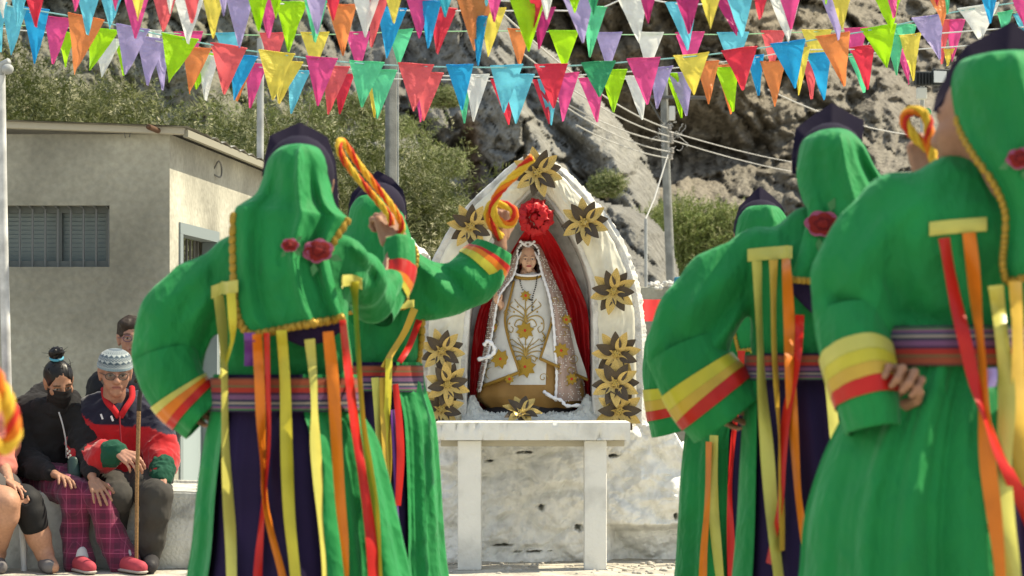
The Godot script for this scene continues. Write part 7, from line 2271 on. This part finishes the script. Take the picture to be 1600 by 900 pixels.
class Geo:
	var v := PackedVector3Array()
	var n := PackedVector3Array()
	var uv := PackedVector2Array()
	var c := PackedColorArray()
	var i := PackedInt32Array()

	func vert(p: Vector3, col := Color.WHITE, t := Vector2.ZERO) -> int:
		v.append(p)
		c.append(col)
		uv.append(t)
		return v.size() - 1

	func tri(a: int, b: int, d: int) -> void:
		i.append(a)
		i.append(b)
		i.append(d)

	func quad(a: Vector3, b: Vector3, d: Vector3, e: Vector3, col := Color.WHITE) -> void:   # counter-clockwise seen from the front
		var k := vert(a, col, Vector2(0, 0))
		vert(b, col, Vector2(1, 0))
		vert(d, col, Vector2(1, 1))
		vert(e, col, Vector2(0, 1))
		tri(k, k + 2, k + 1)
		tri(k, k + 3, k + 2)

	# nu points per row, nv rows; front side: rows run upwards and points to the right
	func grid(p: PackedVector3Array, nu: int, nv: int, closed := false, cols := PackedColorArray(), flip := false) -> void:
		var k := v.size()
		for j in nv:
			for a in nu:
				vert(p[j * nu + a], cols[j * nu + a] if cols.size() else Color.WHITE, Vector2(float(a) / (nu if closed else nu - 1), float(j) / (nv - 1)))
		var w := nu if closed else nu - 1
		for j in nv - 1:
			for a in w:
				var b := (a + 1) % nu
				var q := k + j * nu
				if flip:
					i.append_array([q + a, q + b, q + nu + b, q + a, q + nu + b, q + nu + a])
				else:
					i.append_array([q + a, q + nu + b, q + b, q + a, q + nu + a, q + nu + b])

	func box(center: Vector3, size: Vector3, basis := Basis.IDENTITY, bevel := 0.0, col := Color.WHITE) -> void:
		var h := size * 0.5
		var b := minf(bevel, minf(h.x, minf(h.y, h.z)) * 0.9)
		if b <= 0.0:
			for ax in 3:
				for s in [-1.0, 1.0]:
					var o := [Vector3.ZERO, Vector3.ZERO, Vector3.ZERO, Vector3.ZERO]
					var u := (ax + 1) % 3
					var w := (ax + 2) % 3
					var cs := [[-1, -1], [1, -1], [1, 1], [-1, 1]]
					for q in 4:
						var e := Vector3.ZERO
						e[ax] = h[ax] * s
						e[u] = h[u] * cs[q][0] * s
						e[w] = h[w] * cs[q][1]
						o[q] = center + basis * e
					quad(o[0], o[1], o[2], o[3], col)
			return
		var ids := {}
		for ax in 3:
			for sx in [-1, 1]:
				for sy in [-1, 1]:
					for sz in [-1, 1]:
						var e := Vector3(sx * (h.x - b), sy * (h.y - b), sz * (h.z - b))
						var s: int = [sx, sy, sz][ax]
						e[ax] = s * h[ax]
						ids[[ax, sx, sy, sz]] = vert(center + basis * e, col)
		for ax in 3:
			for s in [-1, 1]:
				var q := []
				for cs in [[-1, -1], [1, -1], [1, 1], [-1, 1]]:
					var e := [0, 0, 0]
					e[ax] = s
					e[(ax + 1) % 3] = cs[0]
					e[(ax + 2) % 3] = cs[1]
					q.append(ids[[ax, e[0], e[1], e[2]]])
				if s > 0:
					i.append_array([q[0], q[2], q[1], q[0], q[3], q[2]])
				else:
					i.append_array([q[0], q[1], q[2], q[0], q[2], q[3]])
		for ax in 3:   # edges that run along ax
			var u := (ax + 1) % 3
			var w := (ax + 2) % 3
			for su in [-1, 1]:
				for sw in [-1, 1]:
					var lo := [0, 0, 0]
					lo[ax] = -1
					lo[u] = su
					lo[w] = sw
					var hi := lo.duplicate()
					hi[ax] = 1
					var a: int = ids[[u, lo[0], lo[1], lo[2]]]
					var a2: int = ids[[u, hi[0], hi[1], hi[2]]]
					var d: int = ids[[w, lo[0], lo[1], lo[2]]]
					var d2: int = ids[[w, hi[0], hi[1], hi[2]]]
					if su * sw > 0:
						i.append_array([a, d2, d, a, a2, d2])
					else:
						i.append_array([a, d, d2, a, d2, a2])
		for sx in [-1, 1]:
			for sy in [-1, 1]:
				for sz in [-1, 1]:
					var a: int = ids[[0, sx, sy, sz]]
					var d: int = ids[[1, sx, sy, sz]]
					var e: int = ids[[2, sx, sy, sz]]
					if sx * sy * sz > 0:
						i.append_array([a, e, d])
					else:
						i.append_array([a, d, e])

	func tube(p: Array, r, seg := 8, cap := true, col := Color.WHITE, cols := []) -> void:
		var m := p.size()
		var k := v.size()
		var t: Vector3 = (p[1] - p[0]).normalized()
		var u := t.cross(Vector3.UP if absf(t.y) < 0.9 else Vector3.RIGHT).normalized()
		for j in m:
			var t2: Vector3 = (p[mini(j + 1, m - 1)] - p[maxi(j - 1, 0)]).normalized()
			if t2.length() < 0.5:
				t2 = t
			u = (u - t2 * u.dot(t2)).normalized()
			t = t2
			var w := t.cross(u)
			var rad: float = r[j] if r is Array or r is PackedFloat32Array else r
			for a in seg:
				var th := TAU * a / seg
				vert(p[j] + (u * cos(th) + w * sin(th)) * rad, cols[j] if cols.size() else col, Vector2(float(a) / seg, float(j) / (m - 1)))
		for j in m - 1:
			for a in seg:
				var b := (a + 1) % seg
				var q := k + j * seg
				i.append_array([q + a, q + seg + b, q + b, q + a, q + seg + a, q + seg + b])
		if cap:
			for e in 2:
				var q := k + (m - 1) * seg * e
				var o := vert(p[(m - 1) * e], cols[(m - 1) * e] if cols.size() else col)
				for a in seg:
					var b := (a + 1) % seg
					if e == 0:
						tri(o, q + a, q + b)
					else:
						tri(o, q + b, q + a)

	func ball(center: Vector3, r: Vector3, nu := 12, nv := 8, col := Color.WHITE, basis := Basis.IDENTITY) -> void:
		var p := PackedVector3Array()
		var cs := PackedColorArray()
		for j in nv + 1:
			var ph := PI * j / nv - PI / 2
			for a in nu:
				var th := -TAU * a / nu
				p.append(center + basis * (Vector3(cos(ph) * cos(th), sin(ph), cos(ph) * sin(th)) * r))
				cs.append(col)
		grid(p, nu, nv + 1, true, cs)

	func add(g: Geo, x := Transform3D.IDENTITY) -> void:
		var k := v.size()
		for p in g.v:
			v.append(x * p)
		c.append_array(g.c)
		uv.append_array(g.uv)
		for q in g.i:
			i.append(q + k)

	func normals() -> void:
		n.resize(v.size())
		n.fill(Vector3.ZERO)
		for t in range(0, i.size(), 3):
			var a := v[i[t]]
			var f := (v[i[t + 2]] - a).cross(v[i[t + 1]] - a)
			n[i[t]] += f
			n[i[t + 1]] += f
			n[i[t + 2]] += f
		for t in n.size():
			n[t] = n[t].normalized() if n[t].length_squared() > 1e-24 else Vector3.UP

	func mesh() -> ArrayMesh:
		if v.is_empty():
			return ArrayMesh.new()
		normals()
		var a := []
		a.resize(Mesh.ARRAY_MAX)
		a[Mesh.ARRAY_VERTEX] = v
		a[Mesh.ARRAY_NORMAL] = n
		a[Mesh.ARRAY_TEX_UV] = uv
		a[Mesh.ARRAY_COLOR] = c
		a[Mesh.ARRAY_INDEX] = i
		var m := ArrayMesh.new()
		m.add_surface_from_arrays(Mesh.PRIMITIVE_TRIANGLES, a)
		return m

	# moves every vertex along its normal by a noise whose grain is stretched by grain
	func wrinkle(noise: FastNoiseLite, amp: float, grain: Vector3) -> void:
		normals()
		for t in v.size():
			var q := v[t] * grain
			v[t] += n[t] * amp * noise.get_noise_3d(q.x, q.y, q.z)

var taken := {}
func numbered(parent: Node, called: String) -> String:
	var key := [parent, called]
	var k: int = taken.get(key, -1) + 1
	taken[key] = k
	return called if k == 0 else "%s_%03d" % [called, k]

func tag(o: Node, label: String, category: String, group := "", kind := "") -> Node:
	o.set_meta("label", label)
	if category:
		o.set_meta("category", category)
	if group:
		o.set_meta("group", group)
	if kind:
		o.set_meta("kind", kind)
	return o

func thing(called: String, label: String, category: String, at := Vector3.ZERO, group := "") -> Node3D:
	var o := Node3D.new()
	o.name = numbered(self, called)
	o.position = at
	add_child(o, true)
	tag(o, label, category, group)
	return o

# shapes are given in world coordinates; a part is shifted back by the place of its thing
func place_of(o: Node) -> Vector3:
	var at := Vector3.ZERO
	while o is Node3D and o != self:
		at += o.position
		o = o.get_parent()
	return at

func obj(called: String, g, m: Material, parent: Node = null, at := Vector3.ZERO) -> MeshInstance3D:
	var o := MeshInstance3D.new()
	var up: Node = parent if parent else self
	o.name = numbered(up, called)
	if g is Geo:
		if parent == null and at != Vector3.ZERO:
			for t in g.v.size():
				g.v[t] -= at
			o.position = at
		o.mesh = g.mesh()
	else:
		o.mesh = g
	o.material_override = m
	up.add_child(o, true)
	if parent:
		o.position = -place_of(parent) + at
	return o

func structure(called: String, g: Geo, m: Material, parent: Node = null) -> MeshInstance3D:
	var o := obj(called, g, m, parent)
	o.set_meta("kind", "structure")
	return o

# ---------------------------------------------------------------- curves
func cat(a: float, b: float, d: float, e: float, t: float) -> float:
	return 0.5 * (2.0 * b + (d - a) * t + (2.0 * a - 5.0 * b + 4.0 * d - e) * t * t + (3.0 * b - a - 3.0 * d + e) * t * t * t)

# rows of numbers, looked up at t in 0..1 with a Catmull-Rom spline
func row_at(rows: Array, t: float) -> PackedFloat32Array:
	var m := rows.size() - 1
	var x := clampf(t, 0.0, 1.0) * m
	var k := mini(int(x), m - 1)
	var f := x - k
	var out := PackedFloat32Array()
	var r0: Array = rows[maxi(k - 1, 0)]
	var r1: Array = rows[k]
	var r2: Array = rows[k + 1]
	var r3: Array = rows[mini(k + 2, m)]
	for q in r1.size():
		out.append(cat(r0[q], r1[q], r2[q], r3[q], f))
	return out

func smooth_path(p: Array, per := 6) -> Array:
	var out := []
	var m := p.size()
	for k in m - 1:
		var a: Vector3 = p[maxi(k - 1, 0)]
		var b: Vector3 = p[k]
		var d: Vector3 = p[k + 1]
		var e: Vector3 = p[mini(k + 2, m - 1)]
		for s in per:
			out.append(b.cubic_interpolate(d, a, e, float(s) / per))
	out.append(p[m - 1])
	return out

# ---------------------------------------------------------------- bodies: a field of tapered capsules, meshed as surface nets
# bone: [a, radius a, b, radius b, (stretch of the axes)]
func sdf(bones: Array, cell: float, k: float, carve := []) -> Geo:
	var lo := Vector3(1e9, 1e9, 1e9)
	var hi := -lo
	for b in bones:
		var s: Vector3 = b[4] if b.size() > 4 else Vector3.ONE
		var r: Vector3 = s * maxf(b[1], b[3])
		lo = lo.min(b[0] - r).min(b[2] - r)
		hi = hi.max(b[0] + r).max(b[2] + r)
	lo -= Vector3.ONE * cell * 2.0
	hi += Vector3.ONE * cell * 2.0
	var nx := int((hi.x - lo.x) / cell) + 2
	var ny := int((hi.y - lo.y) / cell) + 2
	var nz := int((hi.z - lo.z) / cell) + 2
	var f := PackedFloat32Array()
	f.resize(nx * ny * nz)
	f.fill(1.0)
	for pass_no in 2:
		for b in (carve if pass_no else bones):
			var a: Vector3 = b[0]
			var ra: float = b[1]
			var e: Vector3 = b[2]
			var rb: float = b[3]
			var s: Vector3 = b[4] if b.size() > 4 else Vector3.ONE
			var inv := Vector3.ONE / s
			var ms := minf(s.x, minf(s.y, s.z))
			var ab := (e - a) * inv
			var den := ab.length_squared()
			den = 1.0 / den if den > 1e-12 else 0.0
			var pad: Vector3 = s * maxf(ra, rb) + Vector3.ONE * (k + cell * 1.5)
			var l := ((a.min(e) - pad - lo) / cell).max(Vector3.ZERO)
			var h := ((a.max(e) + pad - lo) / cell).min(Vector3(nx - 1, ny - 1, nz - 1))
			var dr := rb - ra
			for z in range(int(l.z), int(h.z) + 1):
				for y in range(int(l.y), int(h.y) + 1):
					var at := (z * ny + y) * nx
					for x in range(int(l.x), int(h.x) + 1):
						var q := (lo + Vector3(x, y, z) * cell - a) * inv
						var t := clampf(q.dot(ab) * den, 0.0, 1.0)
						var d := ((q - ab * t).length() - ra - dr * t) * ms
						var o := f[at + x]
						if pass_no == 0:
							if d < o + k:
								var m := maxf(k - absf(o - d), 0.0)
								f[at + x] = minf(o, d) - m * m / k * 0.25
						else:
							d = -d
							if d > o - k * 0.5:
								var m := maxf(k * 0.5 - absf(o - d), 0.0)
								f[at + x] = maxf(o, d) + m * m / k * 0.5
	var g := Geo.new()
	var ids := PackedInt32Array()
	ids.resize(nx * ny * nz)
	ids.fill(-1)
	var sl := nx * ny
	var off := [0, 1, nx, nx + 1, sl, sl + 1, sl + nx, sl + nx + 1]
	var edges := [[0, 1], [2, 3], [4, 5], [6, 7], [0, 2], [1, 3], [4, 6], [5, 7], [0, 4], [1, 5], [2, 6], [3, 7]]
	var corner := []
	for q in 8:
		corner.append(Vector3(q & 1, (q >> 1) & 1, q >> 2))
	for z in nz - 1:
		for y in ny - 1:
			var at := (z * ny + y) * nx
			for x in nx - 1:
				var o := at + x
				var inside := int(f[o] < 0.0) + int(f[o + 1] < 0.0) + int(f[o + nx] < 0.0) + int(f[o + nx + 1] < 0.0) + int(f[o + sl] < 0.0) + int(f[o + sl + 1] < 0.0) + int(f[o + sl + nx] < 0.0) + int(f[o + sl + nx + 1] < 0.0)
				if inside == 0 or inside == 8:
					continue
				var sum := Vector3.ZERO
				var cnt := 0
				for ed in edges:
					var f0 := f[o + off[ed[0]]]
					var f1 := f[o + off[ed[1]]]
					if (f0 < 0.0) != (f1 < 0.0):
						var c0: Vector3 = corner[ed[0]]
						sum += c0.lerp(corner[ed[1]], f0 / (f0 - f1))
						cnt += 1
				ids[o] = g.vert(lo + (Vector3(x, y, z) + sum / cnt) * cell)
	for z in range(1, nz - 1):
		for y in range(1, ny - 1):
			var at := (z * ny + y) * nx
			for x in range(1, nx - 1):
				var o := at + x
				var f0 := f[o] < 0.0
				for ax in 3:
					var step: int = [1, nx, sl][ax]
					if f0 == (f[o + step] < 0.0):
						continue
					var u: int = [nx, sl, 1][ax]
					var w: int = [sl, 1, nx][ax]
					var a := ids[o - u - w]
					var b := ids[o - w]
					var d := ids[o]
					var e := ids[o - u]
					if a < 0 or b < 0 or d < 0 or e < 0:
						continue
					if f0:
						g.i.append_array([a, d, b, a, e, d])
					else:
						g.i.append_array([a, b, d, a, d, e])
	return g

# bones given in pixels: [px, py, distance, radius in pixels, px, py, distance, radius]
func pb(list: Array, flat := Vector3.ONE) -> Array:
	var out := []
	for b in list:
		var o := [P(b[0], b[1], b[2]), b[3] * b[2] / F, P(b[4], b[5], b[6]), b[7] * b[6] / F]
		if flat != Vector3.ONE:
			o.append(flat)
		out.append(o)
	return out

# a chain of [px, py, distance, radius]
func chain(list: Array) -> Array:
	var out := []
	for k in list.size() - 1:
		out.append(list[k] + list[k + 1])
	return pb(out)

# a hand with its wrist at the origin, fingers along +y, thumb towards +x (side = 1) and the palm facing +z
func hand_bones(x: Transform3D, side: float, curl: float, spread := 1.0, s := 1.0, thumb_in := 0.5) -> Array:
	var out := []
	var knuckle := [Vector3(0.030, 0.088, 0), Vector3(0.010, 0.094, 0), Vector3(-0.011, 0.090, 0), Vector3(-0.030, 0.080, 0)]
	var len := [[0.042, 0.025, 0.020], [0.047, 0.029, 0.021], [0.043, 0.027, 0.020], [0.033, 0.020, 0.018]]
	var rad := [0.0092, 0.0096, 0.0090, 0.0080]
	for q in 4:
		var kn: Vector3 = knuckle[q]
		kn.x *= side
		out.append([x * (Vector3(kn.x * 0.62, 0.012, 0) * s), 0.015 * s, x * (kn * s), 0.0125 * s])
		var fan: float = [0.14, 0.03, -0.07, -0.18][q] * spread * side
		var bend := 0.0
		var p := kn
		for j in 3:
			bend += curl * [0.75, 1.0, 0.7][j] * [0.9, 1.0, 1.05, 1.12][q]
			var dir := Vector3(sin(fan) * cos(bend), cos(fan) * cos(bend), sin(bend))
			var l: float = len[q][j]
			var p2 := p + dir * l
			var r0: float = rad[q] * (1.0 - 0.09 * j)
			out.append([x * (p * s), r0 * s, x * (p2 * s), r0 * 0.9 * s])
			p = p2
	var t0 := Vector3(0.020 * side, 0.020, 0.006)
	var t1 := t0 + Vector3(0.030 * side, 0.030, 0.012)
	var t2 := t1 + Vector3(lerpf(0.024, -0.004, thumb_in) * side, 0.028, 0.012 + 0.014 * thumb_in)
	var t3 := t2 + Vector3(lerpf(0.010, -0.014, thumb_in) * side, 0.022, 0.006 + 0.010 * thumb_in)
	out.append([x * (t0 * s), 0.0155 * s, x * (t1 * s), 0.012 * s])
	out.append([x * (t1 * s), 0.0115 * s, x * (t2 * s), 0.0100 * s])
	out.append([x * (t2 * s), 0.0100 * s, x * (t3 * s), 0.0085 * s])
	out.append([x * (Vector3(0, -0.03, 0) * s), 0.024 * s, x * (Vector3(0, 0.03, 0) * s), 0.018 * s, ])
	return out

# a frame whose +y runs from a to b and whose +z turns towards palm
func frame(a: Vector3, b: Vector3, palm: Vector3) -> Transform3D:
	var y := (b - a).normalized()
	var z := (palm - y * palm.dot(y)).normalized()
	return Transform3D(Basis(y.cross(z), y, z), a)

# a head of height 0.23 with its centre at the origin, looking along +z
func head_geo(cell: float, skin: Color, lip: Color, brow: Color, width := 1.0, old := 0.0, with_ears := true) -> Geo:
	var w := width
	var b := [
		[Vector3(0, 0.035, -0.015), 0.08, Vector3(0, 0.036, -0.014), 0.08, Vector3(0.93 * w, 1.04, 1.15)],
		[Vector3(0, -0.02, 0.028), 0.060 * w, Vector3(0, -0.08, 0.046), 0.036 * w],
		[Vector3(-0.04 * w, -0.018, 0.052), 0.027, Vector3(-0.032 * w, -0.05, 0.05), 0.024],
		[Vector3(0.04 * w, -0.018, 0.052), 0.027, Vector3(0.032 * w, -0.05, 0.05), 0.024],
		[Vector3(0, 0.016, 0.084), 0.009, Vector3(0, -0.026, 0.103), 0.0125 + 0.002 * old],
		[Vector3(-0.011, -0.029, 0.093), 0.009, Vector3(0.011, -0.029, 0.093), 0.009],
		[Vector3(-0.042 * w, 0.025, 0.069), 0.012, Vector3(0.042 * w, 0.025, 0.069), 0.012],
		[Vector3(-0.019, -0.0545, 0.080), 0.0065, Vector3(0.019, -0.0545, 0.080), 0.0065],
		[Vector3(-0.016, -0.063, 0.080), 0.007, Vector3(0.016, -0.063, 0.080), 0.007],
		[Vector3(0, -0.09, 0.064), 0.021, Vector3(0, -0.092, 0.060), 0.021],
		[Vector3(0, -0.05, -0.022), 0.054 * w, Vector3(0, -0.17, -0.045), 0.058 * w],
	]
	if with_ears:
		for s in [-1.0, 1.0]:
			b.append([Vector3(s * 0.077 * w, 0.012, -0.012), 0.02, Vector3(s * 0.073 * w, -0.024, -0.004), 0.014, Vector3(0.55, 1.1, 1.0)])
	var carve := []
	for s in [-1.0, 1.0]:
		carve.append([Vector3(s * 0.031, 0.006, 0.098), 0.0165, Vector3(s * 0.031, 0.004, 0.098), 0.0165, Vector3(1.25, 0.8, 1.0)])
	var g := sdf(b, cell, 0.016, carve)
	for q in g.v.size():
		var p := g.v[q]
		var col := skin
		if p.z > 0.06:
			var e := Vector2((absf(p.x) - 0.031) / 0.0135, (p.y - 0.004) / 0.0058)
			var br := Vector2((absf(p.x) - 0.033) / 0.022, (p.y - 0.024 - 0.004 * sin(absf(p.x) * 50.0)) / 0.0055)
			var li := Vector2(p.x / 0.025, (p.y + 0.0585) / 0.0095)
			if e.length() < 1.0:
				col = Color(0.05, 0.035, 0.03) if Vector2((absf(p.x) - 0.031) / 0.0065, (p.y - 0.004) / 0.008).length() < 1.0 else Color(0.42, 0.38, 0.34)
			elif e.length() < 1.35 and p.y > 0.004:
				col = brow * 0.9
			elif br.length() < 1.0:
				col = brow.lerp(skin, 0.25)
			elif li.length() < 1.0:
				col = lip if absf(p.y + 0.0585) > 0.0022 else lip * 0.45
		g.c[q] = col
	return g

# the limbs and trunk of a person, from joints; radii are those of a slim adult
func body_bones(j: Dictionary, s := 1.0) -> Array:
	var out := []
	var link := func(a, ra, b, rb): out.append([j[a], ra * s, j[b], rb * s])
	link.call("neck", 0.05, "chest", 0.10)
	out.append([j.sl.lerp(j.chest, 0.3), 0.075 * s, j.sr.lerp(j.chest, 0.3), 0.075 * s])
	link.call("chest", 0.12, "hip", 0.125)
	out.append([j.hl, 0.10 * s, j.hr, 0.10 * s])
	for d in ["l", "r"]:
		link.call("s" + d, 0.058, "e" + d, 0.042)
		link.call("e" + d, 0.041, "w" + d, 0.027)
		link.call("h" + d, 0.085, "k" + d, 0.058)
		link.call("k" + d, 0.056, "a" + d, 0.038)
		link.call("a" + d, 0.040, "t" + d, 0.030)
	return out
